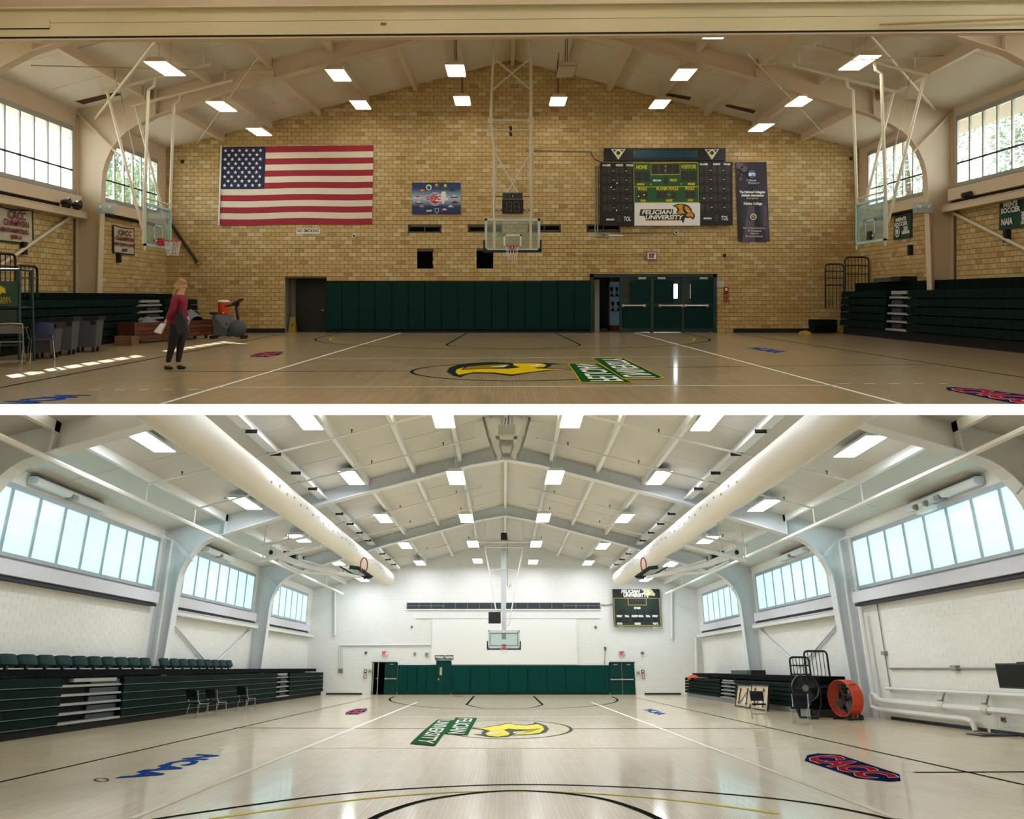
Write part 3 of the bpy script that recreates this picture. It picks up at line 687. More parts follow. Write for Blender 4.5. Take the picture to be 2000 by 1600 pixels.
zb = lambda *a: [fb(790 + x / 5.882, 1390 + y / 5.882) for x, y in a]
fl(floorB, 'centre_circle', zb(*[(1180 + 735 * math.cos(t), 207 + 107 * math.sin(t)) for t in [2 * math.pi * i / 48 for i in range(48)]]), mat('court_grey_line', '#63665f', 0.35, spec=0.0), 0.003, 0.1, True)
fl(floorB, 'emblem_outline', zb((775, 185), (900, 183), (1060, 160), (1205, 130), (1270, 150), (1400, 156), (1480, 140), (1490, 122), (1560, 140), (1630, 165), (1660, 200), (1630, 240), (1540, 262), (1380, 272), (1240, 275), (1180, 292), (1050, 300), (940, 290), (790, 262), (900, 262), (880, 245), (915, 220), (880, 210), (775, 200)), MATS['court_grey_line'], 0.005, label=bird)
fl(floorB, 'emblem_yellow', zb((800, 191), (930, 186), (1080, 165), (1205, 138), (1270, 157), (1400, 163), (1530, 148), (1590, 170), (1605, 205), (1560, 245), (1440, 263), (1250, 268), (1300, 250), (1450, 240), (1570, 195), (1420, 208), (1260, 205), (1200, 198), (1140, 212), (1210, 250), (1190, 275), (1070, 292), (960, 280), (925, 255), (990, 225), (900, 200)), paint_yB, 0.006)
fl(floorB, 'emblem_olive', zb((1245, 235), (1340, 228), (1540, 200), (1450, 238), (1300, 250), (1250, 255)), mat('court_olive_b', '#b5aa5e', 0.4, spec=0.0), 0.007)
fl(floorB, 'emblem_eye', zb((1250, 240), (1385, 228), (1380, 240), (1260, 252)), paint_w, 0.008); fl(floorB, 'emblem_beak_gap', zb((955, 265), (990, 242), (1080, 237), (1060, 256)), paint_w, 0.008)
band(floorB, zb((590, 72), (835, 76), (820, 104), (725, 276), (455, 262), (545, 130)), zb((610, 78), (480, 262), (700, 268), (800, 82)), 'FELICIAN', 0.009, paint_gB, paint_gB, 0.95)
band(floorB, zb((378, 96), (580, 104), (430, 290), (348, 400), (62, 374), (200, 240)), zb((385, 100), (110, 372), (335, 392), (540, 105)), 'UNIVERSITY', 0.012, paint_gB, paint_gB, 0.95)
n2 = lambda *a: [fb(x / 3.81, 1180 + y / 3.81) for x, y in a]
mark(floorB, 'n', n2((1475, 1118), (845, 1300), (1130, 1300), (1640, 1127)), 0.005, 'large blue NCAA lettering on the pale floor')
fl(floorB, 'registered_mark', [fb(198 + 13 * math.cos(t), 1524 + 3.2 * math.sin(t)) for t in [i * math.pi / 10 for i in range(20)]], MATS['court_grey_line'], 0.005, 0.04, True)
mark(floorB, 'c', [fb(*p) for p in ((1552, 1480), (1700, 1530), (1790, 1524), (1620, 1468))], 0.005, 'large red and navy CACC floor badge on the pale floor')
mark(floorB, 'c', [fb(*p) for p in ((668, 1396), (705, 1396), (722, 1384), (690, 1385))], 0.005, 'small red CACC badge far left on the pale floor')
mark(floorB, 'n', [fb(*p) for p in ((1255, 1387), (1285, 1397), (1305, 1395), (1275, 1385))], 0.005, 'small blue NCAA lettering far right on the pale floor')
# ================================================================== hall A: things on and before the brick end wall
YW = DA - 0.02
def P(u, v, dy=0.0):
    p = pa(u, v, Y=DA); return Vector((p.x, YW - dy, p.z))
S53 = 1700 / DA
def wbox(name, u0, v0, u1, v1, y0, y1, m, parent=None, **k):
    a = P(u0, v1); b = P(u1, v0); mb = MB(); mb.box(a.x, b.x, YW - y0, YW - y1, a.z, b.z); return obj(name, mb, m, parent, **k)
def wtext(name, body, u, v, h, m, parent, dy, width=None, shear=0.0, bold=0.0, label=None):
    p = P(u, v); mb = MB(); mb.text(body, h / S53 * 1.38, wallM('A', p.x, p.z, YW - dy), shear=shear, bold=bold, width=(width / S53 if width else None))
    o = obj(name, mb, m, parent)
    if label: o['label'] = label
    return o
def wpoly(name, pts, m, parent, dy): mb = MB(); mb.poly([P(u, v, dy) for u, v in pts]); return obj(name, mb, m, parent)
wht = mat('print_white', '#e8e6df', 0.5); redf = mat('flag_red', '#9c1c2c', 0.75); whf = mat('flag_white', '#ddd2bb', 0.75); navyf = mat('flag_navy', '#1b2547', 0.75)
yel = mat('print_yellow', '#d3c021', 0.5); redp = mat('print_red', '#b3202a', 0.5)
# ---- doors and passage
h = H_doors; dgreen = mat('door_green', '#12332f', 0.4); steel = mat('brushed_steel', '#b9bcc0', 0.3, metal=0.8)
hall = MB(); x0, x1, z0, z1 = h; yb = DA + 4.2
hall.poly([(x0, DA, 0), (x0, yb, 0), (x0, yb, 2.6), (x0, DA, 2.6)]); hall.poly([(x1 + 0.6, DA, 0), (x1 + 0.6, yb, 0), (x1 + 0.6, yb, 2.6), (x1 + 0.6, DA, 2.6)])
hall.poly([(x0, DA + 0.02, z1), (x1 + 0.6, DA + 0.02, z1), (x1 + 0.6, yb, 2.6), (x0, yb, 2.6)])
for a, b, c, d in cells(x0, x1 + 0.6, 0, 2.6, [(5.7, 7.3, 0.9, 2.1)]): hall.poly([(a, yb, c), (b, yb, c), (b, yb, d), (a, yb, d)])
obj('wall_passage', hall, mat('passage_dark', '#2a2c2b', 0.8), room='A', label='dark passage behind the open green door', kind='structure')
t1 = R(1153, 535, 1398, 650)
fr = thing('trim_1', 'dark green frame around the triple doors', None, ((x0 + x1) / 2, DA, 0), kind='structure')
for a, b, c, d in ((1152, 535, 1398, 542), (1152, 535, 1158, 650), (1392, 535, 1399, 650), (1210, 541, 1214, 650), (1270, 541, 1276, 650), (1331, 541, 1336, 650)):
    wbox('frame_bar', a, b, c, min(d, 649.9), -0.12, 0.06, dgreen, fr)
dl = ['green door leaf beside the open passage', 'green middle door with bright vision glass', 'green right hand door with a notice at its corner']
for i, (ua, ub, glx, pad) in enumerate(((1214, 1270, 1222, (1231, 1268)), (1276, 1331, 1316, (1278, 1315)), (1336, 1392, 1341, (1351, 1390)))):
    a = P(ua, 648); b = P(ub, 542); d = thing('door_%d' % (i + 1), dl[i], None, ((a.x + b.x) / 2, DA, 0), kind='structure')
    g0 = P(glx, 583); g1 = P(glx + 7.5, 555)
    mb = MB()
    for s0, s1, q0, q1 in cells(a.x, b.x, 0.03, b.z, [(g0.x, g1.x, g0.z, g1.z)]): mb.box(s0, s1, DA - 0.01, DA + 0.05, q0, q1)
    obj('leaf', mb, dgreen, d)
    mb = MB(); mb.box(g0.x, g1.x, DA + 0.015, DA + 0.025, g0.z, g1.z); obj('vision_glass', mb, glassA, d)
    wbox('upper_pad', pad[0], 548, pad[1], 591, -0.005, 0.055, green_pad, d); wbox('lower_pad', ua + 2, 600, ub - 2, 640, -0.005, 0.055, green_pad, d)
    ba, bb_ = ((1216, 1258), (1288, 1331), (1337, 1380))[i]
    pb0 = P(ba, 597); pb1 = P(bb_, 597); mb = MB(); mb.tube([(pb0.x, YW - 0.09, pb0.z), (pb1.x, YW - 0.09, pb1.z)], 0.03, 8)
    for q in (pb0, pb1): mb.box(q.x - 0.04, q.x + 0.04, YW - 0.11, YW - 0.01, q.z - 0.05, q.z + 0.05)
    obj('push_bar', mb, steel, d)
    u = (1253, 1291, 1373)[i]; wbox('door_closer', u - 7, 541.5, u + 8, 545.5, 0.0, 0.07, steel, d)
# opened leaf, swung into the passage on the left
a = P(1158, 648); b = P(1165, 545); d = thing('door_4', 'white edged green door leaf swung open into the passage', None, (a.x, DA, 0), kind='structure')
mb = MB(); mb.box(a.x + 0.02, a.x + 0.07, DA + 0.02, DA + 1.0, 0.03, b.z); obj('leaf', mb, dgreen, d)
mb = MB(); mb.box(a.x + 0.12, a.x + 0.36, DA + 1.1, DA + 1.16, 0.0, b.z); obj('lit_jamb', mb, wht, d)  # plain white upright behind the open leaf
# trophy case in the passage
tc = thing('trophy_case', 'wooden glass trophy case seen through the open door', 'cabinet', (4.55, DA + 2.2, 0))
wood = mat('case_wood', '#8a4d22', 0.4, var=0.2, scale=14); p0, p1 = pa(1188, 640, Y=DA + 2).x, pa(1222, 640, Y=DA + 2).x
mb = MB(); zt = 2.02
for xx in (p0, p1 - 0.06): mb.box(xx, xx + 0.06, DA + 2, DA + 2.4, 0, zt)
mb.box(p0, p1, DA + 2, DA + 2.4, zt - 0.12, zt); mb.box(p0, p1, DA + 2, DA + 2.4, 0, 0.2); obj('case_frame', mb, wood, tc)
mb = MB(); mb.box(p0 + 0.06, p1 - 0.06, DA + 2.36, DA + 2.39, 0.2, zt - 0.12); obj('back_panel', mb, mat('case_blue', '#6f95a5', 0.6, emit=0.12), tc)  # blue back panel given a faint glow of its own, without a lamp
for k, zz in enumerate((0.75, 1.32)):
    mb = MB(); mb.box(p0 + 0.06, p1 - 0.06, DA + 2.05, DA + 2.36, zz, zz + 0.025); obj('shelf', mb, wood, tc)
for k, (xx, zz) in enumerate(((p0 + 0.16, 1.345), (p0 + 0.36, 1.345), (p0 + 0.2, 0.775), (p0 + 0.42, 0.775))):
    t = thing('trophy', 'dark trophy ' + ['on the upper shelf, left', 'on the upper shelf, right', 'on the lower shelf, left', 'on the lower shelf, right'][k] + ' of the trophy case', 'trophy', (xx, DA + 2.2, zz), group='trophies in the case')
    mb = MB(); mb.box(xx - 0.05, xx + 0.05, DA + 2.15, DA + 2.25, zz, zz + 0.08); obj('plinth', mb, black, t)
    mb = MB(); mb.lathe([(0.015, zz + 0.08), (0.015, zz + 0.18), (0.05, zz + 0.22), (0.065, zz + 0.34), (0.06, zz + 0.35)], (xx, DA + 2.2, 0), 10); obj('cup', mb, mat('bronze_dark', '#3a3020', 0.35, metal=0.5), t)
# left recess with its door
tun = MB(); x0, x1, z0, z1 = H_door1
tun.poly([(x0, DA, 0), (x0, DA + 0.9, 0), (x0, DA + 0.9, z1), (x0, DA, z1)]); tun.poly([(x0, DA, z1), (x1, DA, z1), (x1, DA + 0.9, z1), (x0, DA + 0.9, z1)]); tun.poly([(x1, DA, 0), (x1, DA + 0.9, 0), (x1, DA + 0.9, z1), (x1, DA, z1)]); tun.poly([(x0, DA + 0.9, 0), (x1, DA + 0.9, 0), (x1, DA + 0.9, z1), (x0, DA + 0.9, z1)])
obj('reveal', tun, mat('reveal_grey', '#8b8478', 0.7), wallA)
d = thing('door_5', 'very dark green door inside the brick recess', None, (x0 + 0.9, DA + 0.8, 0), kind='structure')
a = pa(578, 650, Y=DA + 0.8).x
mb = MB(); mb.box(a, x1, DA + 0.8, DA + 0.86, 0, z1 - 0.02); obj('leaf', mb, mat('door_black_green', '#0c1714', 0.5), d)
mb = MB(); q = pa(632, 606, Y=DA + 0.75); mb.ball((q.x, DA + 0.76, q.z), 0.035, 6); mb.tube([(q.x, DA + 0.76, q.z), (q.x - 0.11, DA + 0.76, q.z)], 0.012, 6); obj('lever_handle', mb, steel, d)
t = thing('wet_floor_sign', 'yellow folding wet floor sign in the door recess', 'sign', (pa(572, 655, Y=DA + 0.35).x, DA + 0.35, 0))
x = OFF[t.name].x; ys = mat('sign_yellow', '#8f7a1c', 0.5)
for sg in (-1, 1):
    mb = MB(); mb.add([(x - 0.14, DA + 0.35 + sg * 0.16, 0), (x + 0.14, DA + 0.35 + sg * 0.16, 0), (x + 0.09, DA + 0.35 + sg * 0.02, 0.56), (x - 0.09, DA + 0.35 + sg * 0.02, 0.56), (x - 0.14, DA + 0.35 + sg * 0.14, 0), (x + 0.14, DA + 0.35 + sg * 0.14, 0), (x + 0.09, DA + 0.35, 0.56), (x - 0.09, DA + 0.35, 0.56)], [(0, 1, 2, 3), (7, 6, 5, 4), (0, 1, 5, 4), (1, 2, 6, 5), (3, 0, 4, 7)]); obj('panel', mb, ys, t)
mb = MB(); mb.add([(x - 0.05, DA + 0.24, 0.18), (x + 0.05, DA + 0.24, 0.18), (x, DA + 0.27, 0.36)], [(0, 1, 2)]); obj('warning_mark', mb, black, t)
# ---- wall padding
t = thing('wall_padding', 'row of dark teal green wall pads across the brick wall', 'wall pad', (P(896, 650).x, YW, 0))
wbox('backing_board', 637, 549, 1153, 645.5, 0.0, 0.045, mat('pad_backing', '#0c1f1d', 0.7, spec=0.0), t)
for k in range(16):
    ua = 636.5 + 32.35 * k; ub = ua + 32.1; va = 553 - 5 * k / 15
    a = P(ua, 645); b = P(ub, va); mb = MB(); g = 0.006
    mb.box(a.x + g, b.x - g, YW - 0.07, YW, a.z + 0.02, b.z); q = MB()
    mb.add([(a.x + g, YW - 0.07, a.z + 0.02), (b.x - g, YW - 0.07, a.z + 0.02), (b.x - g, YW - 0.07, b.z), (a.x + g, YW - 0.07, b.z), (a.x + 0.03, YW - 0.085, a.z + 0.05), (b.x - 0.03, YW - 0.085, a.z + 0.05), (b.x - 0.03, YW - 0.085, b.z - 0.03), (a.x + 0.03, YW - 0.085, b.z - 0.03)],
           [(4, 5, 6, 7), (0, 1, 5, 4), (1, 2, 6, 5), (2, 3, 7, 6), (3, 0, 4, 7)])
    obj('pad', mb, green_pad, t)
for n, (ua, ub) in enumerate(((465, 557), (638, 1152), (1432, 1612))):
    wbox('baseboard_back', ua, 641.5, ub, 649.9, 0.0, 0.025, rubber, kind='structure', label=['black rubber baseboard left of the dark recess', 'black rubber baseboard under the green pads', 'black rubber baseboard right of the triple doors'][n])
# ---- flag
t = thing('wall_flag', 'large american flag hung flat on the brick wall', 'flag', P(580, 440))
def flagpt(s, v, dy): # s 0..1 left-right, v 0..1 top-bottom
    u = (434 + (429 - 434) * v) * (1 - s) + (730 + (727 - 730) * v) * s; y = (288 * (1 - s) + 284 * s) * (1 - v) + (440 * (1 - s) + 438 * s) * v + 1.2 * math.sin(s * 9) * v
    p = P(u, y); return Vector((p.x, YW - 0.03 - dy - 0.012 * math.sin(s * 38 + 6 * v) * (0.3 + v), p.z))
for k in range(13):
    mb = MB(); s0 = 0.29 if k < 7 else 0.0; n = 40
    vs = [flagpt(s0 + (1 - s0) * i / n, (k + j) / 13, 0) for j in (0, 1) for i in range(n + 1)]
    mb.add(vs, [(i, i + 1, n + 2 + i, n + 1 + i) for i in range(n)]); obj('stripe', mb, whf if k % 2 else redf, t, smooth=True)
mb = MB(); n = 14; vs = [flagpt(0.29 * i / n, j / 13 * 7 / 6, 0) for j in range(7) for i in range(n + 1)]; mb.add(vs, [(j * (n + 1) + i, j * (n + 1) + i + 1, (j + 1) * (n + 1) + i + 1, (j + 1) * (n + 1) + i) for j in range(6) for i in range(n)]); obj('canton', mb, navyf, t, smooth=True)
for r in range(9):
    for c in range(6 if r % 2 == 0 else 5):
        p = flagpt(0.024 + 0.046 * c + (0.023 if r % 2 else 0) + 0.003, (0.62 + r * 0.72) / 13, 0.02); mb = MB(); R1 = 0.075
        mb.poly([p + Vector((math.sin(i * math.pi / 5) * (R1 if i % 2 == 0 else R1 * 0.42), -0.004, math.cos(i * math.pi / 5) * (R1 if i % 2 == 0 else R1 * 0.42))) for i in range(10)]); obj('star', mb, wht, t)
mb = MB(); mb.tube([P(433.5, 286, 0.05), P(428.5, 441, 0.05)], 0.03, 6); obj('header_band', mb, wht, t)
# ---- conference board
t = thing('conference_board', 'blue conference logo board with team crests', 'poster', P(852, 420))
cb = bpy.data.materials.new('board_blue_gradient'); cb.use_nodes = True; nt = cb.node_tree; b_ = nt.nodes['Principled BSDF']; b_.inputs['Roughness'].default_value = 0.4
tcn = nt.nodes.new('ShaderNodeTexCoord'); sx = nt.nodes.new('ShaderNodeSeparateXYZ'); rp = nt.nodes.new('ShaderNodeValToRGB'); nt.links.new(tcn.outputs['Generated'], sx.inputs[0]); nt.links.new(sx.outputs[2], rp.inputs[0]); nt.links.new(rp.outputs[0], b_.inputs['Base Color'])
e = rp.color_ramp.elements; e[0].position = 0.0; e[0].color = (*lin('#1b2b55'), 1); e[1].position = 1.0; e[1].color = (*lin('#1d3160'), 1)
for ps, c in ((0.25, '#1f3560'), (0.5, '#b4c4d2'), (0.62, '#7f9ab4'), (0.8, '#27406e')): q = e.new(ps); q.color = (*lin(c), 1)
wbox('board', 805, 357, 900, 419, 0.0, 0.03, cb, t)
z2 = lambda x, y: (780 + x / 5.882, 340 + y / 5.882)
def disc(name, u, v, r, m, parent, dy, n=24, sq=1.0): mb = MB(); p = P(u, v, dy); mb.poly([p + Vector((r / S53 * math.cos(2 * math.pi * i / n), 0, sq * r / S53 * math.sin(2 * math.pi * i / n))) for i in range(n)]); return obj(name, mb, m, parent)
u, v = z2(415, 287)
bl2 = mat('crest_blue', '#2a4f96', 0.5)
for r, m_, dy in ((14.2, bl2, 0.034), (13.2, wht, 0.036), (12.2, bl2, 0.038), (10.8, wht, 0.04), (9.6, redp, 0.042)): disc('crest_ring', u, v, r, m_, t, dy)
wpoly('state_outline', [z2(*p) for p in ((440, 240), (480, 232), (490, 205), (530, 200), (540, 240), (535, 275), (565, 270), (560, 300), (525, 310), (510, 345), (490, 345), (495, 318), (415, 315), (440, 290))], wht, t, 0.044)
u, v = z2(395, 278); wtext('lettering', 'CACC', u, v, 9.5, wht, t, 0.046, width=32, shear=0.25, bold=0.02); wtext('lettering', 'CACC', u, v, 8.5, redp, t, 0.048, width=30, shear=0.25, bold=0.008, label='red slanted CACC lettering')
cr = [((340, 155), '#e8e6df', '#2c5a3a'), ((430, 140), '#d7a423', '#7a3b2a'), ((530, 145), '#e2c52b', '#2c6a3a'), ((612, 190), '#1a1d22', '#2c6a3a'), ((632, 262), '#cfd2d2', '#23262c'), ((640, 325), '#a3222e', '#1d2230'), ((592, 377), '#dfe4ea', '#5679ad'), ((520, 415), '#d9d9d9', '#8a2430'), ((432, 425), '#c9ccd3', '#2b3668'), ((344, 412), '#20242a', '#c5cad0'), ((260, 378), '#d78f23', '#30488a'), ((228, 332), '#d8d3c2', '#3a3a36'), ((212, 268), '#c5332f', '#e3d9cf'), ((266, 196), '#d7a92e', '#b5532c')]
for k, ((x, y), c1, c2) in enumerate(cr):
    u, v = z2(x, y); m1 = mat('crest_a%d' % k, c1, 0.5); m2 = mat('crest_b%d' % k, c2, 0.5)
    w_ = 5.5 if k in (0, 1, 2, 8, 9) else 7.5; h_ = 5.2 if k in (0, 1, 2, 8, 9) else 3.2
    if k == 0: disc('team_crest', u, v, 5.6, m1, t, 0.034); disc('team_crest_inner', u, v + 0.6, 3.6, m2, t, 0.037)
    elif k == 8:
        wpoly('team_crest', [(u - 4.2, v - 5), (u + 4.2, v - 5), (u + 4, v + 1), (u, v + 6), (u - 4, v + 1)], m1, t, 0.034); wpoly('team_crest_inner', [(u - 3, v - 4), (u + 3, v - 4), (u + 2.8, v + 1), (u, v + 4.4), (u - 2.8, v + 1)], m2, t, 0.037)
    else:
        wpoly('team_crest', [(u - w_ * 0.5, v + 0.5), (u - w_ * 0.55, v - h_ * 0.6), (u - w_ * 0.1, v - h_), (u + w_ * 0.35, v - h_ * 0.7), (u + w_ * 0.6, v - h_ * 0.1), (u + w_ * 0.4, v + 0.6)], m1, t, 0.034)
        wpoly('team_crest_inner', [(u - w_, v + h_ * 0.1), (u + w_, v), (u + w_ * 0.9, v + h_ * 0.6), (u - w_ * 0.9, v + h_ * 0.75)], m2, t, 0.037)
# ---- small wall things
t = thing('no_smoking_sign', 'white sign reading NO SMOKING under the flag', 'sign', P(602, 457)); wbox('plate', 579, 446.5, 625, 456.5, 0, 0.015, wht, t); wtext('lettering', 'NO SMOKING', 602, 451.3, 6.2, black, t, 0.019, width=42, bold=0.004)
for u, v, lb in ((692, 461, 'white dome camera under the flag corner'), (1320, 454, 'white dome camera under the white scoreboard panel')):
    t = thing('security_camera', lb, 'camera', P(u, v + 3.5), group='wall cameras of the upper hall'); p = P(u, v)
    mb = MB(); mb.lathe([(0.075, 0), (0.075, -0.05), (0.06, -0.07)], (p.x, YW, p.z), 16, axis='Y'); obj('housing', mb, wht, t); mb = MB(); mb.ball((p.x, YW - 0.07, p.z), 0.042, 8); obj('lens_dome', mb, black, t)
t = thing('exit_sign', 'red EXIT sign in a grey cage above the doors', 'exit sign', P(1272, 512)); wbox('cage_plate', 1262, 491, 1283, 510, 0, 0.02, mat('cage_grey', '#7d7c74', 0.5), t); wbox('face', 1264.5, 494, 1280.5, 506, 0.02, 0.09, mat('exit_face', '#d8d0bd', 0.5, emit=0.3), t); wtext('lettering', 'EXIT', 1272, 500.3, 8, redp, t, 0.094, width=12, bold=0.02)
for q in range(6):
    mb = MB(); a = P(1262 + q * 4.2, 509); mb.tube([(a.x, YW - 0.1, a.z), (a.x, YW - 0.1, a.z + 0.36)], 0.006, 5); obj('guard_wire', mb, MATS['cage_grey'], t)
t = thing('fire_alarm_pull', 'red fire alarm pull box beside the triple doors', 'fire alarm', P(1417, 575)); wbox('box', 1413, 561, 1421.5, 573.5, 0, 0.07, mat('alarm_red', '#7c1b1d', 0.45), t); wbox('label_plate', 1415, 563, 1419.5, 568, 0.07, 0.075, wht, t)
t = thing('alarm_bell_box', 'clear covered red box under the fire alarm pull', 'fire alarm', P(1417, 589)); wbox('back_plate', 1413, 577, 1422, 588.5, 0, 0.06, mat('alarm_red_pale', '#8a4b45', 0.4), t); wbox('emblem', 1415.5, 580, 1419.5, 586, 0.06, 0.065, redp, t)
t = thing('paper_notice', 'white paper notice taped beside the door frame', 'notice', P(1406, 561)); wbox('sheet', 1399, 548.5, 1413.5, 560, 0, 0.006, mat('paper', '#c9c8c4', 0.7), t)
for q in range(4): wbox('print_line', 1401, 550.5 + 2.2 * q, 1411, 551.2 + 2.2 * q, 0.006, 0.008, MATS['cage_grey'], t)
for u, v, s, lb in ((1414.5, 499, 2.8, 'small black wall box right of the exit sign'), (1705 - 44, 310, 2.6, 'small black wall box high on the brick wall at the right'), (357, 316, 3.0, 'small black wall box high on the brick wall at the left')):
    t = thing('wall_box', lb, 'wall box', P(u, v + s), group='small black boxes on the brick end wall'); wbox('cover', u - s, v - s, u + s, v + s, 0, 0.05, black, t); wbox('face', u - s * 0.6, v - s * 0.6, u + s * 0.6, v + s * 0.6, 0.05, 0.06, blackm, t)
conduit = mat('conduit_grey', '#8d8b84', 0.4, metal=0.4); tanp = mat('conduit_tan', '#a98f62', 0.5)
def pipe(name, pts, r, m, label, cat='conduit', parent=None, room='A', n=6, group=None, clip=False):
    mb = MB(); mb.tube(pts, r, n); return obj(name, mb, m, parent, room, None if parent else label, None if parent else cat, group, clip=clip)
pipe('exit_conduit', [P(1120.5, 548, 0.03), P(1120.5, 498, 0.03), P(1262, 496.5, 0.03)], 0.016, tanp, 'thin tan conduit running from the pads to the exit sign')
pipe('scoreboard_conduit', [P(1162, 325, 0.03), P(1162, 463, 0.03), P(1180, 463, 0.03)], 0.022, conduit, 'outer grey conduit left of the scoreboard'); pipe('scoreboard_conduit', [P(1167, 325, 0.03), P(1167, 455, 0.03), P(1180, 458, 0.03)], 0.022, conduit, 'inner grey conduit left of the scoreboard')
pipe('camera_conduit', [P(1196, 460, 0.03), P(1200, 456, 0.03), P(1316, 454.5, 0.03)], 0.014, conduit, 'thin grey conduit leading to the camera under the scoreboard')
t = thing('junction_box', 'grey junction box below the scoreboard corner', 'junction box', P(1183, 465)); wbox('box', 1179.5, 456.5, 1187.5, 464.5, 0, 0.08, conduit, t); wbox('nipple', 1187.5, 458.5, 1216, 461.5, 0.01, 0.05, MATS['print_white'], t)
pipe('wall_conduit', [P(1028, 293, 0.03), P(1150, 296, 0.03)], 0.02, tanp, 'thin tan conduit between hoop frame and scoreboard'); pipe('scoreboard_cable', [P(1152, 296, 0.05), P(1159, 310, 0.05), P(1172, 317, 0.05), P(1180, 318, 0.05)], 0.016, black, 'black cable drooping to the scoreboard')
t = thing('handrail_pole', 'dark metal pole leaning on the brick wall by the left hoop', 'pole', P(390, 516)); mb = MB(); mb.tube([P(330, 430, 0.05), P(388, 514, 0.05)], 0.05, 8); obj('shaft', mb, blackm, t); mb = MB(); mb.ball(P(389, 515, 0.05), 0.07, 8); obj('end_knob', mb, conduit, t)
# ---- scoreboard
SB = thing('main_scoreboard', 'large black and green scoreboard with white university panel', 'scoreboard', P(1300, 442))
s1 = lambda x, y: (1150 + x / 5.405, 270 + y / 5.405)
def sbox(name, x0, y0, x1, y1, d0, d1, m): a = s1(x0, y0); b = s1(x1, y1); return wbox(name, a[0], a[1], b[0], b[1], d0, d1, m, SB)
def stext(body, x, y, h, m, width=None, shear=0.12, bold=0.006, dy=0.216): u, v = s1(x, y); return wtext('lettering', body, u, v, h / 5.405, m, SB, dy, width=(width / 5.405 if width else None), shear=shear, bold=bold)
sblk = mat('scoreboard_black', '#0d0e10', 0.5); sgr = mat('scoreboard_green', '#175223', 0.5); led = mat('digit_dark', '#1c1c1c', 0.5); dot = mat('digit_dots', '#5a4426', 0.5); lit = mat('lit_dot', '#ffd9a0', 0.5, emit=3.0)
sbox('side_panel', 118, 268, 470, 930, 0.0, 0.2, sblk); sbox('side_panel', 1140, 258, 1502, 920, 0.0, 0.2, sblk)
sbox('green_panel', 460, 268, 1146, 688, 0.0, 0.205, sgr); sbox('sponsor_panel', 472, 690, 1160, 928, 0.0, 0.205, wht)
sbox('message_bar', 158, 116, 1428, 246, 0.0, 0.2, sblk); sbox('message_screen', 455, 136, 1136, 218, 0.2, 0.21, mat('screen_teal', '#1d4352', 0.25))
for k in range(40):
    if k % 2 == 0: sbox('screen_rib', 458 + k * 17, 138, 461 + k * 17, 216, 0.21, 0.212, MATS['court_dark'])
for x in (303, 1284):
    y = 122
    for w_, m_, d_ in ((76, wht, 0.204), (62, mat('shield_green', '#27615b', 0.5), 0.206)):
        c = (x, y + 40); wpoly('triangle_crest', [s1(x - w_, y + 8 - (w_ - 62) * 0.4), s1(x + w_, y + 8 - (w_ - 62) * 0.4), s1(x, y + 12 + w_ * 1.35)], m_, SB, d_)
    u, v = s1(x, y + 48); disc('crest_ring', u, v, 7, wht, SB, 0.208); disc('crest_badge', u, v, 5.6, MATS['crest_a2'], SB, 0.21); disc('crest_dot', u, v - 0.8, 3.4, black, SB, 0.212)
def outline(pts, wd, m):
    mb = MB(); mb.strip([P(*s1(*p), 0.212) for p in pts], wd / S53 / 5.4, up=(0, -1, 0), closed=True); obj('trim_line', mb, m, SB)
outline([(464, 272), (1136, 268), (1146, 684), (472, 686)], 6, yel); outline([(470, 522), (1140, 518), (1140, 521), (470, 525)], 3, yel); outline([(642, 275), (948, 272), (950, 392), (645, 396)], 6, yel)
def digits(x, y, w_, h_, n, gap):
    for k in range(n):
        xx = x + k * (w_ + gap); sbox('digit_window', xx, y, xx + w_, y + h_, 0.205, 0.213, led)
        mb = MB(); nx, ny = 4, 5
        for i in range(nx):
            for j in range(ny):
                if i in (0, nx - 1) or j in (0, 2, ny - 1):
                    p = P(*s1(xx + w_ * (0.14 + 0.72 * i / (nx - 1)), y + h_ * (0.1 + 0.8 * j / (ny - 1))), 0.215); r = 0.012; mb.poly([p + Vector((-r, 0, -r)), p + Vector((r, 0, -r)), p + Vector((r, 0, r)), p + Vector((-r, 0, r))])
        obj('digit_dots', mb, dot, SB)
for X0, dx in ((0, 0), (1020, -6)):
    for r in range(5):
        y = 322 + 97 * r + dx
        digits(134 + X0 + 3 * r, y, 38, 62, 2, 16); digits(270 + X0 + 3 * r, y, 38, 62, 2, 16); digits(400 + X0 + 2 * r, y, 42, 62, 1, 0)
        sbox('dash', 240 + X0 + 3 * r, y + 30, 260 + X0 + 3 * r, y + 35, 0.2, 0.214, wht); sbox('dash', 375 + X0 + 3 * r, y + 30, 393 + X0 + 3 * r, y + 35, 0.2, 0.214, wht)
    for body, x, w_ in (('PLAYER', 178, 86), ('POINTS', 312, 76), ('FOULS', 420, 70)): stext(body, x + X0 + 2, 297 - (10 if X0 else 0), 20, wht, w_)
    digits(280 + X0 + 8, 826 - (10 if X0 else 0), 44, 68, 1, 0); stext('TOL', 390 + X0 + 8, 860 - (8 if X0 else 0), 46, wht, 74); stext('SPECTRUM', 210 + X0 + 8, 866 - (12 if X0 else 0), 16, wht, 86)
digits(658, 280, 60, 108, 2, 12); digits(808, 280, 60, 108, 2, 12); sbox('colon', 792, 300, 800, 314, 0.205, 0.214, yel); sbox('colon', 792, 344, 800, 358, 0.205, 0.214, yel)
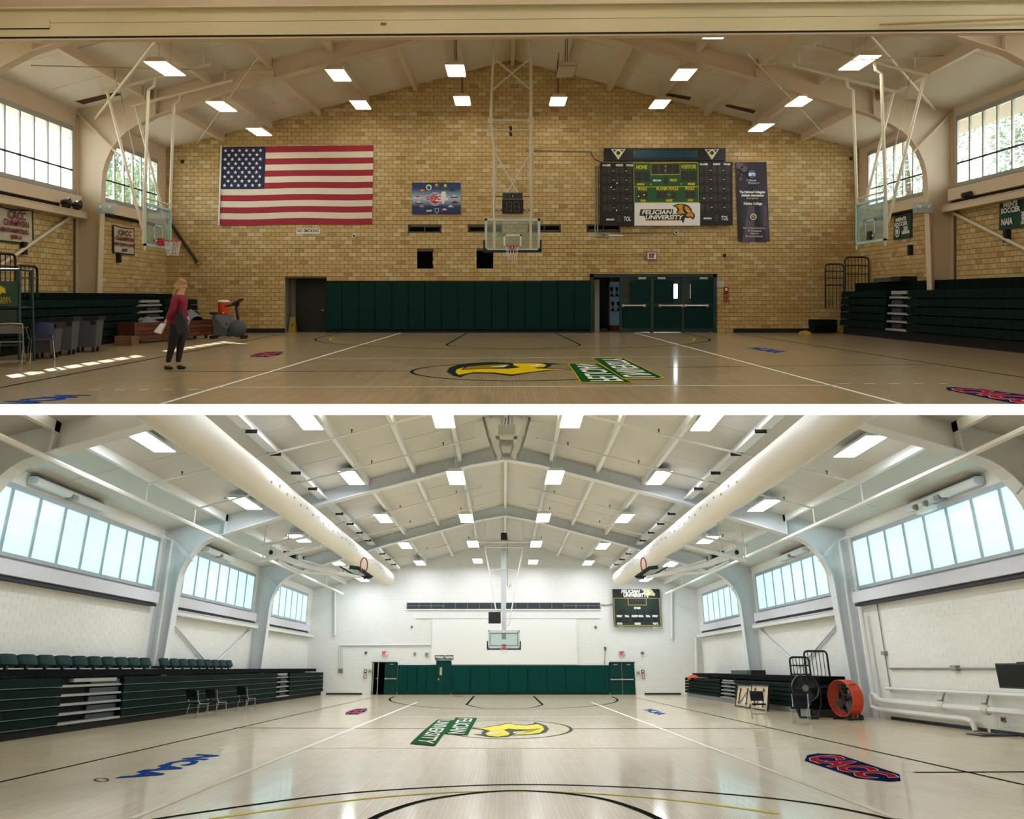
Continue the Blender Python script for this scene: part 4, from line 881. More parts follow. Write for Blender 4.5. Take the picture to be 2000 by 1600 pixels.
digits(474, 362, 74, 104, 2, 10); digits(966, 358, 74, 104, 2, 10); digits(780, 416, 42, 80, 1, 0); digits(506, 568, 50, 76, 2, 6); digits(706, 568, 50, 76, 2, 6); digits(860, 568, 50, 76, 1, 0); digits(1002, 564, 50, 76, 2, 6)
for body, x, y, hh, w_ in (('HOME', 548, 318, 40, 120), ('VISITOR', 1040, 314, 40, 158), ('PERIOD', 880, 453, 24, 76), ('BONUS', 538, 496, 22, 74), ('BONUS', 1068, 492, 22, 74), ('FOULS', 556, 546, 30, 98), ('PLAYER FOULS', 816, 544, 30, 234), ('FOULS', 1052, 541, 30, 98), ('WON', 562, 668, 24, 56), ('GAME', 836, 665, 24, 68), ('WON', 1057, 663, 24, 56)): stext(body, x, y, hh, yel, w_)
stext('SPECTRUM', 708, 456, 16, wht, 86); sbox('dash', 818, 602, 852, 607, 0.2, 0.214, yel)
wpoly('arrow', [s1(632, 495), s1(650, 486), s1(650, 504)], yel, SB, 0.213); wpoly('arrow', [s1(972, 492), s1(956, 484), s1(956, 501)], yel, SB, 0.213)
for x, y in ((290, 483), (228, 526), (284, 768), (573, 606), (516, 622), (1201, 643)):
    u, v = s1(x, y); disc('lit_dot', u, v, 0.8, lit, SB, 0.22, 8)
BIRD = {'dark': [(868, 722), (925, 700), (985, 698), (1035, 715), (1068, 750), (1080, 785), (1102, 805), (1107, 830), (1092, 864), (1072, 858), (1060, 845), (1030, 850), (1002, 845), (984, 905), (972, 885), (966, 868), (960, 815), (880, 812), (905, 790), (925, 765), (905, 735)],
        'gold': [(895, 722), (950, 707), (990, 711), (974, 740), (984, 775), (1005, 800), (940, 806), (924, 795), (945, 765), (932, 740)],
        'beak': [(1003, 720), (1035, 735), (1058, 768), (1078, 798), (1095, 820), (1086, 848), (1064, 832), (1040, 835), (1010, 828), (1020, 805), (1040, 795), (1012, 772), (994, 745)],
        'white': [(1018, 765), (1040, 776), (1042, 786), (1022, 780)], 'tuft': [(876, 806), (912, 790), (930, 806)]}
gold = mat('emblem_gold', '#c98a1e', 0.5)
for k, m_, dy in (('dark', black, 0.209), ('gold', gold, 0.212), ('beak', gold, 0.212), ('white', wht, 0.214), ('tuft', wht, 0.212)): wpoly('emblem_' + k, [s1(*p) for p in BIRD[k]], m_, SB, dy)
wpoly('name_backing', [s1(*p) for p in ((540, 758), (880, 758), (868, 816), (1000, 818), (985, 868), (600, 872), (580, 826), (525, 822))], black, SB, 0.207); wpoly('name_backing_gold', [s1(*p) for p in ((534, 756), (884, 754), (872, 812), (1004, 814), (986, 876), (590, 878), (574, 828), (522, 826))], gold, SB, 0.2065)
stext('FELICIAN', 708, 790, 44, wht, 318, 0.2, 0.008); stext('UNIVERSITY', 788, 843, 44, wht, 400, 0.2, 0.008)
# ---- vertical banner
B = thing('vertical_banner', 'tall dark purple NCAA banner right of the scoreboard', 'banner', P(1471, 472))
bpur = mat('banner_purple', '#2b2430', 0.45, var=0.5, scale=1.1); bvio = mat('banner_violet', '#5b4a5c', 0.45)
mb = MB(); n, mm = 8, 16
def bp(s, v, d=0.0):
    u = (1435 + 6 * v) * (1 - s) + (1496 + 7 * v) * s; y = 317 + (472 - 317) * v; p = P(u, y); return Vector((p.x, YW - 0.03 - d - 0.035 * math.sin(s * 11) * v, p.z))
mb.add([bp(i / n, j / mm) for j in range(mm + 1) for i in range(n + 1)], [(j * (n + 1) + i, j * (n + 1) + i + 1, (j + 1) * (n + 1) + i + 1, (j + 1) * (n + 1) + i) for j in range(mm) for i in range(n)]); obj('cloth', mb, bpur, B, smooth=True)
mb = MB(); mb.add([bp(s, v, 0.012) for v in (0.55, 0.7, 0.85, 1.0) for s in ((1 - v) * 0.55 + 0.12, 0.5, 0.92)], [(3 * j + i, 3 * j + i + 1, 3 * j + 4 + i, 3 * j + 3 + i) for j in range(3) for i in range(2)]); obj('violet_field', mb, bvio, B)
for u, v, r in ((1443, 324, 8), (1452, 331, 7), (1445, 350, 4), (1447, 342, 2.2), (1491, 438, 4)):
    mb = MB(); p = P(u, v, 0.075); mb.poly([p + Vector((r / S53 * math.cos(i * math.pi / 3 + 0.5), 0, r / S53 * math.sin(i * math.pi / 3 + 0.5))) for i in range(6)]); obj('hexagon', mb, bvio, B)
disc('round_emblem', 1467, 341, 8, mat('ncaa_blue', '#2a62a8', 0.4), B, 0.085)
def btext(body, u, v, h_, w_, bold=0.0, shear=0.0): wtext('lettering', body, u, v, h_, wht, B, 0.095, width=w_, bold=bold, shear=shear)
btext('NCAA', 1467, 342, 4.5, 13, 0.02, 0.2); btext('I chose', 1466, 353, 5, 19, 0.0, 0.3); btext('Division II', 1470, 358.5, 3.6, 20)
btext('The National Collegiate', 1467.5, 376, 4.6, 50, 0.006); btext('Athletic Association', 1468, 382.5, 4.6, 44, 0.006); btext('Recognizes', 1468, 388, 3.2, 22); btext('Felician College', 1469, 398.5, 5, 36, 0.006)
disc('seal', 1470, 424, 6.2, wht, B, 0.085); disc('seal_inner', 1470, 424, 4.6, MATS['shield_green'], B, 0.088); disc('seal_core', 1470, 423.5, 2.6, gold, B, 0.091)
btext('For a Commitment to', 1471, 446, 3.6, 42); btext('A Positive', 1472, 451.5, 4, 26); btext('Game', 1472, 456.5, 4, 16); btext('Environment', 1471.5, 462, 4, 33)
# ---- header beam across the near end
hb = thing('trim_2', 'long cream header beam running across the top of the upper hall', None, (0, 15.3, 5.9), kind='structure')
beamc = mat('beam_cream', '#c9bd98', 0.55, var=0.05, scale=1.2)
def hbox(name, z0, z1, d0, d1, m, xa=-13.2, xb=13.8):
    def yy(x): return 15.3 - 0.026 * x
    mb = MB(); mb.add([(xa, yy(xa) + d0, z0), (xb, yy(xb) + d0, z0), (xb, yy(xb) + d1, z0), (xa, yy(xa) + d1, z0), (xa, yy(xa) + d0, z1), (xb, yy(xb) + d0, z1), (xb, yy(xb) + d1, z1), (xa, yy(xa) + d1, z1)], [(0, 1, 2, 3), (4, 5, 6, 7), (0, 1, 5, 4), (1, 2, 6, 5), (2, 3, 7, 6), (3, 0, 4, 7)]); return obj(name, mb, m, hb)
hbox('lower_board', 5.955, 6.19, 0.0, 0.3, beamc); hbox('upper_board', 6.198, 6.42, 0.0, 0.3, beamc); hbox('top_ledge', 6.42, 6.46, -0.10, 0.3, beamc); hbox('back_board', 6.46, 7.1, 0.06, 0.3, cream); hbox('bottom_lip', 5.90, 5.955, 0.03, 0.2, cream); hbox('shadow_groove', 5.93, 5.95, 0.01, 0.06, dark); hbox('joint_line', 6.188, 6.199, 0.006, 0.2, mat('joint_brown', '#6b6048', 0.7))  # includes a dark strip between bottom lip and lower board
hbox('patch_board', 6.1, 6.24, -0.02, 0.0, beamc, -13.2, -8.1); hbox('patch_gap', 6.085, 6.1, -0.022, 0.0, dark, -13.2, -8.1); hbox('notch', 6.10, 6.15, -0.004, 0.0, MATS['case_wood'], -2.18, -2.08)
pipe('loose_batten', [(6.5, 15.05, 6.02), (9.8, 14.95, 6.13)], 0.02, tanp, 'loose batten hanging off the right part of the header beam', 'batten')
# ================================================================== hall A: hoops, bleachers, people and gear
pipec = mat('pipe_cream', '#d3c7ae', 0.45); bglass = glass_mat('backboard_glass', (0.80, 0.90, 0.88), 0.05, 0.10, (0.75, 0.88, 0.86)); tealf = mat('backboard_frame_teal', '#a9cfcb', 0.4); wfr = mat('backboard_frame_white', '#cfd2cf', 0.4)
rimr = mat('rim_red', '#b5302a', 0.4); netw = mat('net_white', '#d8d6cf', 0.7); gpad = mat('edge_pad_green', '#10241f', 0.6)
def net(parent, c, r, h, m=netw):
    mb = MB(); n = 12
    for k in range(n):
        for sg in (-1, 1):
            pts = []
            for i in range(5):
                f = i / 4; a = 2 * math.pi * (k + sg * f * 1.2) / n; rr = r * (1 - 0.45 * f + 0.1 * f * f); pts.append(Vector(c) + Vector((rr * math.cos(a), rr * math.sin(a), -h * f)))
            mb.tube(pts, 0.006, 4)
    return obj('net', mb, m, parent)
def seg(name, pts, r, parent, m=None, n=7): mb = MB(); mb.tube(pts, r, n); return obj(name, mb, m or pipec, parent)
def rim(parent, c, r=0.2286):
    mb = MB(); mb.ring(c, r, 0.012, 'Z', 22, 6); return obj('rim', mb, rimr, parent)
# middle hoop
YH = 28.8; S_ = 1700 / YH
H = lambda u, v, y=YH: pa(u, v, Y=y)
t = thing('ceiling_hung_hoop', 'middle glass basketball hoop hanging on cream pipes before the brick wall', 'basketball hoop', H(1001, 490))
a = H(947, 490); b = H(1055, 427); x0, x1, z0, z1 = a.x, b.x, a.z, b.z
mb = MB(); k = 0.075
for q in ((x0, x1, z1 - k, z1), (x0, x1, z0, z0 + k), (x0, x0 + k, z0, z1), (x1 - k, x1, z0, z1)): mb.box(q[0], q[1], YH - 0.03, YH + 0.03, q[2], q[3])
obj('backboard_frame', mb, wfr, t)
mb = MB(); mb.box(x0 + k, x1 - k, YH - 0.006, YH + 0.006, z0 + k, z1 - k); obj('backboard_glass', mb, bglass, t)
a = H(983.5, 482); b = H(1018.5, 458); mb = MB(); k = 0.055
for q in ((a.x, b.x, b.z - k, b.z), (a.x, b.x, a.z, a.z + 0.02), (a.x, a.x + k, a.z, b.z), (b.x - k, b.x, a.z, b.z)): mb.box(q[0], q[1], YH - 0.012, YH - 0.007, q[2], q[3])
obj('target_square', mb, wht, t)
mb = MB(); mb.box(x0 - 0.05, x1 + 0.05, YH - 0.05, YH + 0.05, z0 - 0.06, z0 + 0.02); mb.box(x0 - 0.05, x0 + 0.01, YH - 0.05, YH + 0.05, z0, z0 + 0.36); mb.box(x1 - 0.01, x1 + 0.05, YH - 0.05, YH + 0.05, z0, z0 + 0.36); obj('edge_pad', mb, gpad, t)
zc = z0 + 0.13; xc = H(1000, 480).x; mb = MB(); mb.box(xc - 0.1, xc + 0.1, YH - 0.16, YH - 0.01, zc - 0.12, zc + 0.02); obj('rim_bracket', mb, rimr, t); rim(t, (xc, YH - 0.38, zc)); net(t, (xc, YH - 0.38, zc), 0.22, 0.45)
zr = lambda x: roofz('A', x) - 0.03
for ub, um, ut in ((965.5, 958, 966), (1036.5, 1037, 1037)):
    p = [H(ub, 486), H(ub, 292), H(um, 236), H(um + (965.5 - 958) * 0.6 * (1 if ub < 1000 else 0), 133)]
    top = H(ut, 80); top.z = zr(top.x); p.append(top); seg('hanging_pipe', p, 0.045, t)
    mb = MB(); c = H(um, 236); mb.box(c.x - 0.09, c.x + 0.09, YH - 0.07, YH + 0.07, c.z - 0.09, c.z + 0.09); obj('clamp', mb, pipec, t)
    mb = MB(); c = H(ub, 292); mb.box(c.x - 0.05, c.x + 0.1, YH + 0.04, YH + 0.1, c.z - 0.8, c.z + 0.1); obj('tension_plate', mb, pipec, t)
for q in (((958, 235), (1037, 235), 0.045), ((962, 253.5), (1036, 253.5), 0.03), ((966, 419), (1037, 419), 0.03), ((967, 115), (1035, 174), 0.03), ((1036, 114), (962, 175), 0.03), ((969, 303), (1012, 378), 0.03), ((1034, 303), (990, 378), 0.03), ((992, 392), (968, 418), 0.025), ((1010, 392), (1035, 418), 0.025)): seg('brace', [H(*q[0]), H(*q[1])], q[2], t)
for v in (251, 262): seg('pulley_strap', [H(997, v - 4), H(998, v + 4)], 0.05, t, black)
t2 = thing('shot_clock', 'black shot clock with game timer on the middle hoop frame', 'shot clock', H(1001, 418))
for nm, q in (('timer_case', (981, 377.5, 1021.5, 391)), ('clock_case', (981, 391.5, 1022, 418))):
    a = H(q[0], q[3]); b = H(q[2], q[1]); mb = MB(); mb.box(a.x, b.x, YH - 0.2, YH - 0.06, a.z, b.z); o = obj(nm, mb, sblk, t2)
    if nm == 'timer_case':
        mb = MB(); k = 0.025
        for s in ((a.x, b.x, b.z - k, b.z), (a.x, b.x, a.z, a.z + k), (a.x, a.x + k, a.z, b.z), (b.x - k, b.x, a.z, b.z)): mb.box(s[0], s[1], YH - 0.215, YH - 0.2, s[2], s[3])
        obj('bezel', mb, conduit, t2)
segm = mat('segment_grey', '#4b4b46', 0.5)
def eight(u, v, w_, h_, parent):
    mb = MB(); e = 0.012
    for (p, q) in (((0, 0), (w_, 0)), ((0, h_ / 2), (w_, h_ / 2)), ((0, h_), (w_, h_)), ((0, 0), (0, h_)), ((w_, 0), (w_, h_))):
        A_ = H(u + p[0], v + p[1]); B_ = H(u + q[0], v + q[1]); mb.bar((A_.x, YH - 0.212, A_.z), (B_.x, YH - 0.212, B_.z), 0.006, 0.03)
    obj('digit', mb, segm, parent)
for u in (985, 993, 1005, 1012.5): eight(u, 381, 4.5, 7, t2)
for u in (989, 1004): eight(u, 396, 10, 18, t2)
for v in (383, 386): 
    c = H(1001.5, v); mb = MB(); mb.box(c.x - 0.015, c.x + 0.015, YH - 0.22, YH - 0.2, c.z - 0.015, c.z + 0.015); obj('colon_dot', mb, wht, t2)
for v in (384, 411):
    mb = MB(); mb.bar(H(963, v), H(981, v), 0.03); mb.bar(H(1022, v), H(1040, v), 0.03); obj('mount_arm', mb, black, t2)
# side hoops
def side_hoop(sgn, Xb, Y1, Y2, zb_, zt_, label, with_rim):
    t = thing('side_court_hoop', label, 'basketball hoop', (Xb, (Y1 + Y2) / 2, zb_), group='side court hoops of the upper hall')
    k = 0.06; mb = MB()
    for q in ((Y1, Y2, zt_ - k, zt_), (Y1, Y2, zb_, zb_ + k), (Y1, Y1 + k, zb_, zt_), (Y2 - k, Y2, zb_, zt_)): mb.box(Xb - 0.03, Xb + 0.03, q[0], q[1], q[2], q[3])
    obj('backboard_frame', mb, tealf, t); mb = MB(); mb.box(Xb - 0.006, Xb + 0.006, Y1 + k, Y2 - k, zb_ + k, zt_ - k); obj('backboard_glass', mb, bglass, t)
    ym = (Y1 + Y2) / 2; mb = MB(); za, zz = zb_ + 0.16, zb_ + 0.62; w_ = 0.3; f = Xb + sgn * 0.012
    for q in ((ym - w_, ym + w_, zz - 0.05, zz), (ym - w_, ym + w_, za, za + 0.05), (ym - w_, ym - w_ + 0.05, za, zz), (ym + w_ - 0.05, ym + w_, za, zz)): mb.box(f - 0.004, f + 0.004, q[0], q[1], q[2], q[3])
    obj('target_square', mb, tealf, t)
    if with_rim:
        c = (Xb + sgn * 0.4, ym, zb_ + 0.18); mb = MB(); mb.box(Xb, Xb + sgn * 0.17, ym - 0.09, ym + 0.09, c[2] - 0.13, c[2] + 0.07); obj('rim_bracket', mb, rimr, t); rim(t, c); net(t, c, 0.22, 0.4)
    else:
        mb = MB(); mb.box(Xb, Xb + sgn * 0.06, ym - 0.1, ym + 0.1, zb_ + 0.08, zb_ + 0.3); obj('rim_bracket', mb, blackm, t)
    xo = Xb - sgn * 1.0
    for Y in (Y1 + 0.02, Y2 - 0.02):
        hx0, hx1 = xo - sgn * 0.1, Xb + sgn * 1.75
        zf = lambda x: roofz('A', x) - 0.5
        seg('header_pipe', [(hx0, Y, zf(hx0)), (hx1, Y, zf(hx1))], 0.05, t)
        seg('hanging_pipe', [(Xb + sgn * 0.28, Y, zf(Xb + sgn * 0.28)), (Xb + sgn * 0.24, Y, zf(Xb) - 0.15), (Xb + sgn * 0.1, Y, zf(Xb) - 0.25), (Xb, Y, zt_ + 0.2), (Xb - sgn * 0.04, Y, zb_ + 0.05)], 0.042, t)
        seg('brace_pipe', [(xo, Y, zf(xo)), (Xb - sgn * 0.06, Y, zb_ + 0.45)], 0.04, t)
        for xx in (hx0 + sgn * 0.35, hx1 - sgn * 0.2): seg('roof_hanger', [(xx, Y, zf(xx)), (xx, Y, roofz('A', xx) - 0.02)], 0.02, t)
        seg('foot_peg', [(Xb, Y, zb_), (Xb, Y, zb_ - 0.12)], 0.03, t, wfr)
    seg('cross_pipe', [(Xb, Y1, zt_ + 0.12), (Xb, Y2, zt_ + 0.12)], 0.025, t); seg('stay_wire', [(xo + sgn * 0.1, Y1 + 0.6, zf(xo) + 0.1), (Xb, Y1 + 0.3, zb_ + 0.7)], 0.008, t, conduit)
    return t
side_hoop(1, -9.47, 22.9, 24.7, 2.66, 3.80, 'pale glass side hoop with red rim hanging at the left', True)
side_hoop(-1, 9.55, 21.8, 23.6, 2.72, 3.84, 'pale glass side hoop without a rim hanging at the right', False)
pipe('brace_rod', [pa(312, 70, Y=19.5), pa(185, 232, Y=25.2)], 0.035, pipec, 'pale rod slanting from ceiling to the left steel post', 'rod'); pipe('brace_rod', [pa(1688, 55, Y=19.5), pa(1826, 214, Y=25.2)], 0.035, pipec, 'pale rod slanting from ceiling to the right steel post', 'rod')
for u0, v0, y0, u1, v1, y1, lb in ((505, 112, 19, 385, 280, 25.2, 'thin wire crossing the left ceiling panels'), (1460, 105, 19, 1610, 262, 25.2, 'thin wire crossing the right ceiling panels'), (60, 128, 20, 560, 140, 24, 'thin horizontal tie rod below the left ceiling'), (1480, 127, 20, 1950, 103, 22, 'thin horizontal tie rod below the right ceiling')): pipe('tie_wire', [pa(u0, v0, Y=y0), pa(u1, v1, Y=y1)], 0.012, tanp, lb, 'wire')
# wall diagonals and horizontal rails on the side walls
for sgn, X in ((1, XLA), (-1, XRA)):
    nmx = 'left' if sgn > 0 else 'right'
    pipe('wall_brace', [(X + sgn * 0.1, 25.0, 3.72), (X + sgn * 0.1, 19.9, 1.5 if sgn > 0 else 1.9)], 0.05, pipec, 'diagonal steel brace on the %s brick side wall' % nmx, 'brace')
    t = thing('rail_beam', 'cream horizontal rail across the ' + nmx + ' brick side wall', 'beam', (X + sgn * 0.2, 22, ZSA[sgn] - 0.78)); mb = MB(); mb.box(X + sgn * 0.02, X + sgn * 0.34, 18.9, 25.2, ZSA[sgn] - 0.76, ZSA[sgn] - 0.58); obj('rail', mb, cream, t); mb = MB(); mb.box(X + sgn * 0.02, X + sgn * 0.36, 18.9, 25.2, ZSA[sgn] - 0.585, ZSA[sgn] - 0.565); obj('top_flange', mb, cream, t)
    for yy, lb in ((24.3, 'inner'), (23.7, 'outer')):
        if sgn < 0 and lb == 'inner': continue
        s = thing('spotlight', 'small %s spotlight on the %s rail' % (lb, nmx), 'spotlight', (X + sgn * 0.3, yy, ZSA[sgn] - 0.58), group='spotlights on the side rails'); z = ZSA[sgn] - 0.44
        mb = MB(); mb.lathe([(0.06, -0.1), (0.09, 0.0), (0.12, 0.12), (0.125, 0.13)], (X + sgn * 0.44, yy, z), 14, axis='X'); obj('lamp_head', mb, blackm, s, smooth=True); mb = MB(); mb.box(X + sgn * 0.30, X + sgn * 0.34, yy - 0.02, yy + 0.02, z - 0.14, z); obj('bracket', mb, pipec, s)
    e = thing('emergency_light', 'clear boxed emergency light on the %s steel post' % nmx, 'emergency light', (X + sgn * 0.95, 25.1, 3.72), group='emergency lights on the posts'); mb = MB(); mb.box(X + sgn * 0.72, X + sgn * 1.2, 24.95, 25.15, 3.72, 4.02); obj('case', mb, glass_mat('clear_guard', (0.85, 0.88, 0.88), 0.1, 0.25), e)
    for q in (0.82, 1.08): mb = MB(); mb.ball((X + sgn * q, 25.02, 3.9), 0.08, 8); obj('lamp_globe', mb, wht, e)
    mb = MB(); mb.box(X + sgn * 0.75, X + sgn * 1.15, 25.02, 25.12, 3.74, 3.82); obj('battery_box', mb, wfr, e)
    for yy, zz in [(lambda q: (q.y, q.z))(pa(u_, v_, X=X)) for u_, v_ in (((228, 513), (41, 497)) if sgn > 0 else ((1782, 498), (1972, 473)))]:
        s = thing('wall_speaker', 'small black box on the %s brick side wall, %s' % (nmx, 'far bay' if yy > 25 else 'near bay'), 'wall box', (X + sgn * 0.05, yy, zz), group='small black boxes on the side walls'); mb = MB(); mb.box(X + sgn * 0.014, X + sgn * 0.12, yy - 0.09, yy + 0.09, zz, zz + 0.32); obj('case', mb, black, s); mb = MB(); mb.box(X + sgn * 0.12, X + sgn * 0.13, yy - 0.07, yy + 0.07, zz + 0.03, zz + 0.29); obj('face', mb, blackm, s)
# banners on the side walls
def sbanner(name, sgn, X, y0, y1, z0, z1, field, edge, lines, label, ink, sag=0.0, badge=None):
    t = thing(name, label, 'banner', (X + sgn * 0.05, (y0 + y1) / 2, z0)); n = 10
    def pt(s, v, d): y = (y0 + (y1 - y0) * s); z = z1 + (z0 - z1) * v - sag * math.sin(math.pi * s) * (1 - v); return Vector((X + sgn * (0.05 + d + 0.02 * math.sin(s * 14) * v), y, z))
    for nm, m_, e_, d in (('border', edge, 0.0, 0.0), ('field', field, 0.045, 0.012)):
        mb = MB(); mb.add([pt(e_ + (1 - 2 * e_) * i / n, e_ + (1 - 2 * e_) * j / n, d) for j in range(n + 1) for i in range(n + 1)], [(j * (n + 1) + i, j * (n + 1) + i + 1, (j + 1) * (n + 1) + i + 1, (j + 1) * (n + 1) + i) for j in range(n) for i in range(n)]); obj(nm, mb, m_, t, smooth=True)
    for body, s, v, hh, w_ in lines:
        mb = MB(); y = y0 + (y1 - y0) * (s if sgn > 0 else 1 - s); z = z1 + (z0 - z1) * v; mb.text(body, hh * 1.38, sideM(X + sgn * 0.1, y, z, sgn), width=w_, bold=0.008); obj('lettering', mb, ink, t)
    if badge:
        s, v, r = badge; y = y0 + (y1 - y0) * (1 - s); z = z1 + (z0 - z1) * v
        for rr, m_, d in ((r, ink, 0.095), (r * 0.75, field, 0.098), (r * 0.5, ink, 0.101)): mb = MB(); mb.poly([(X + sgn * d, y + rr * math.cos(a * 0.3927), z + rr * math.sin(a * 0.3927)) for a in range(16)]); obj('badge', mb, m_, t)
    return t
cloth = mat('banner_cream', '#bdb49c', 0.8); navyE = mat('banner_navy', '#15181f', 0.7); maroon = mat('banner_maroon', '#6d1526', 0.7); gcl = mat('banner_green', '#0e3f36', 0.6)
za, zb2 = pa(60, 475, X=XLA).z, pa(60, 412, X=XLA).z
ya, yb2 = pa(-30, 450, X=XLA).y, pa(61, 450, X=XLA).y
sbanner('championship_banner', 1, XLA, ya, yb2, za - 0.05, zb2 + 0.05, cloth, navyE, [('CACC', 0.6, 0.27, 0.2, 0.8), ('CHAMPION', 0.58, 0.48, 0.15, 1.15), ("MEN'S BASKETBALL", 0.55, 0.68, 0.1, 1.3), ('2009-10', 0.58, 0.85, 0.1, 0.5)], 'large cream CACC champion banner at the left edge', maroon, 0.1)
ya, yb2 = pa(217, 470, X=XLA).y, pa(259, 470, X=XLA).y; za, zb2 = pa(238, 497, X=XLA).z, pa(238, 442, X=XLA).z
sbanner('championship_banner', 1, XLA, ya, yb2, za, zb2, cloth, navyE, [('CACC', 0.5, 0.25, 0.17, 1.0), ('CHAMPION', 0.5, 0.46, 0.13, 1.4), ("MEN'S CROSS COUNTRY", 0.5, 0.66, 0.09, 1.6), ('2007', 0.5, 0.85, 0.09, 0.4)], 'smaller cream CACC champion banner beside the left hoop', maroon, 0.04)
ya, yb2 = pa(1784, 440, X=XRA).y, pa(1749, 440, X=XRA).y; za, zb2 = pa(1768, 466, X=XRA).z, pa(1768, 420, X=XRA).z
sbanner('soccer_banner', -1, XRA, ya, yb2, za, zb2, gcl, gcl, [("MEN'S", 0.48, 0.18, 0.12, 0.75), ('SOCCER', 0.48, 0.38, 0.12, 0.95), ('2001', 0.74, 0.6, 0.14, 0.3), ('CHAMPIONS', 0.74, 0.76, 0.09, 0.55)], "green MEN'S SOCCER 2001 banner beside the right hoop", wht, 0, (0.27, 0.68, 0.18))
ya, yb2 = pa(2045, 440, X=XRA).y, pa(1956, 440, X=XRA).y; za, zb2 = pa(1990, 446, X=XRA).z, pa(1990, 389, X=XRA).z
sbanner('soccer_banner', -1, XRA, ya, yb2, za, zb2, gcl, gcl, [("MEN'S", 0.3, 0.15, 0.13, 0.62), ('SOCCER', 0.3, 0.35, 0.13, 0.85), ('2001', 0.62, 0.55, 0.11, 0.3), ('REGION', 0.66, 0.7, 0.08, 0.4), ('CHAMPIONS', 0.68, 0.84, 0.08, 0.55), ('NAIA', 0.22, 0.74, 0.17, 0.5)], "green MEN'S SOCCER NAIA banner cut by the right edge", wht)
# ---- bleachers
bgr = mat('bleacher_green', '#0e211d', 0.7, spec=0.05); bgr2 = mat('bleacher_green_dark', '#0a1715', 0.7, spec=0.05); stepg = mat('step_grey', '#9a9d9b', 0.5); bgrB = mat('bleacher_green_b', '#081d17', 0.7, spec=0.05)
def bleacher(room, sgn, Xf, Xw, y0, y1, z0, rowh, rows, zt0, zt1, aisles, m, m2, label, base=dark, mod=0.46, line=None):
    """sgn=+1 on the left wall (front faces +X)"""
    t = thing('folded_bleachers', label, 'bleachers', ((Xf + Xw) / 2, (y0 + y1) / 2, 0), room)
    ztop = z0 + rows * rowh; spans = []; y = y0
    for a, b in aisles: spans.append((y, a)); y = b
    spans.append((y, y1))
    mb = MB(); mb.box(Xw, Xf - sgn * 0.12, y0 + 0.02, y1 - 0.02, 0, z0); obj('plinth', mb, base, t)
    mb = MB(); mb.box(Xw, Xf - sgn * 0.3, y0 + 0.02, y1 - 0.02, z0, ztop - 0.02); obj('core', mb, dark, t)
    for a, b in spans:
        for r in range(rows):
            mb = MB(); zz = z0 + r * rowh; xf = Xf - sgn * 0.012 * r; yy = a
            while yy < b - 0.05:
                ye = min(yy + mod, b); mb.prism([(xf - sgn * 0.3, yy + 0.006, zz + 0.03), (xf, yy + 0.006, zz + 0.03), (xf - sgn * 0.015, yy + 0.006, zz + rowh - 0.02), (xf - sgn * 0.05, yy + 0.006, zz + rowh), (xf - sgn * 0.3, yy + 0.006, zz + rowh)], (0, ye - yy - 0.012, 0)); yy = ye
            obj('seat_row', mb, m, t)
            if line is not None: mb = MB(); mb.box(xf - sgn * 0.2, xf + sgn * 0.004, a, b, zz + 0.012, zz + 0.03); obj('nosing', mb, line, t)
    for a, b in aisles:
        for r in range(rows):
            zz = z0 + r * rowh; mb = MB(); mb.box(Xf - sgn * 0.02 - sgn * 0.03 * r, Xf - sgn * 0.3, a + 0.01, b - 0.01, zz, zz + 0.06); obj('aisle_step', mb, stepg, t)
            mb = MB(); ym = (a + b) / 2; mb.box(Xf - sgn * 0.2, Xf - sgn * 0.28, ym, b - 0.03, zz + 0.06, zz + rowh * 0.8); obj('riser_panel', mb, mat('riser_blue_grey', '#3b4650', 0.6), t)
        mb = MB(); mb.box(Xf - sgn * 0.14, Xf - sgn * 0.4, a + (b - a) * 0.2, b - (b - a) * 0.1, ztop - rowh * 0.45, ztop - 0.01); obj('top_step', mb, stepg, t)
    mb = MB(); mb.box(Xw, Xf - sgn * 0.2, y0 + 0.02, y1 - 0.02, ztop - 0.02, ztop); obj('top_deck', mb, m2, t)
    yy = y0
    mb = MB()
    while yy < y1 - 0.05: ye = min(yy + mod, y1); mb.box(Xw, Xf - sgn * 0.55, yy + 0.005, ye - 0.005, zt0, zt1); yy = ye
    obj('rear_row', mb, m2, t)
    return t
bleacher('A', -1, 11.95, XRA - 0.05, 14.5, 31.0, 0.27, 0.248, 5, 1.52, 1.80, [(25.9, 27.35)], bgr, bgr2, 'long dark green folded bleachers along the right brick wall')
bleacher('A', 1, -10.95, XLA + 0.05, 14.5, 31.2, 0.2, 0.205, 5, 1.20, 1.42, [(26.2, 28.2)], bgr, bgr2, 'dark folded bleachers along the left brick wall')
def railing(room, X, y0, y1, z0, z1, nbar, hbars, label, grp, m=blackm, r=0.03, ax='Y'):
    t = thing('guard_rail', label, 'railing', ((X if ax == 'Y' else (y0 + y1) / 2), ((y0 + y1) / 2 if ax == 'Y' else X), z0), room, group=grp)
    Q = (lambda s, z: Vector((X, s, z))) if ax == 'Y' else (lambda s, z: Vector((s, X, z)))
    c = min(0.12, abs(y1 - y0) * 0.25); sg = 1 if y1 > y0 else -1
    seg('hoop_tube', [Q(y0, z0), Q(y0, z1 - c), Q(y0 + sg * c * 0.3, z1 - c * 0.3), Q(y0 + sg * c, z1), Q(y1 - sg * c, z1), Q(y1 - sg * c * 0.3, z1 - c * 0.3), Q(y1, z1 - c), Q(y1, z0)], r, t, m)
    for k in range(nbar): s = y0 + (y1 - y0) * (k + 1) / (nbar + 1); seg('upright_bar', [Q(s, z0), Q(s, z1)], r * 0.4, t, m, 5)
    for z in hbars: seg('cross_bar', [Q(y0, z), Q(y1, z)], r * 0.7, t, m, 6)
    return t
YR = 31.0
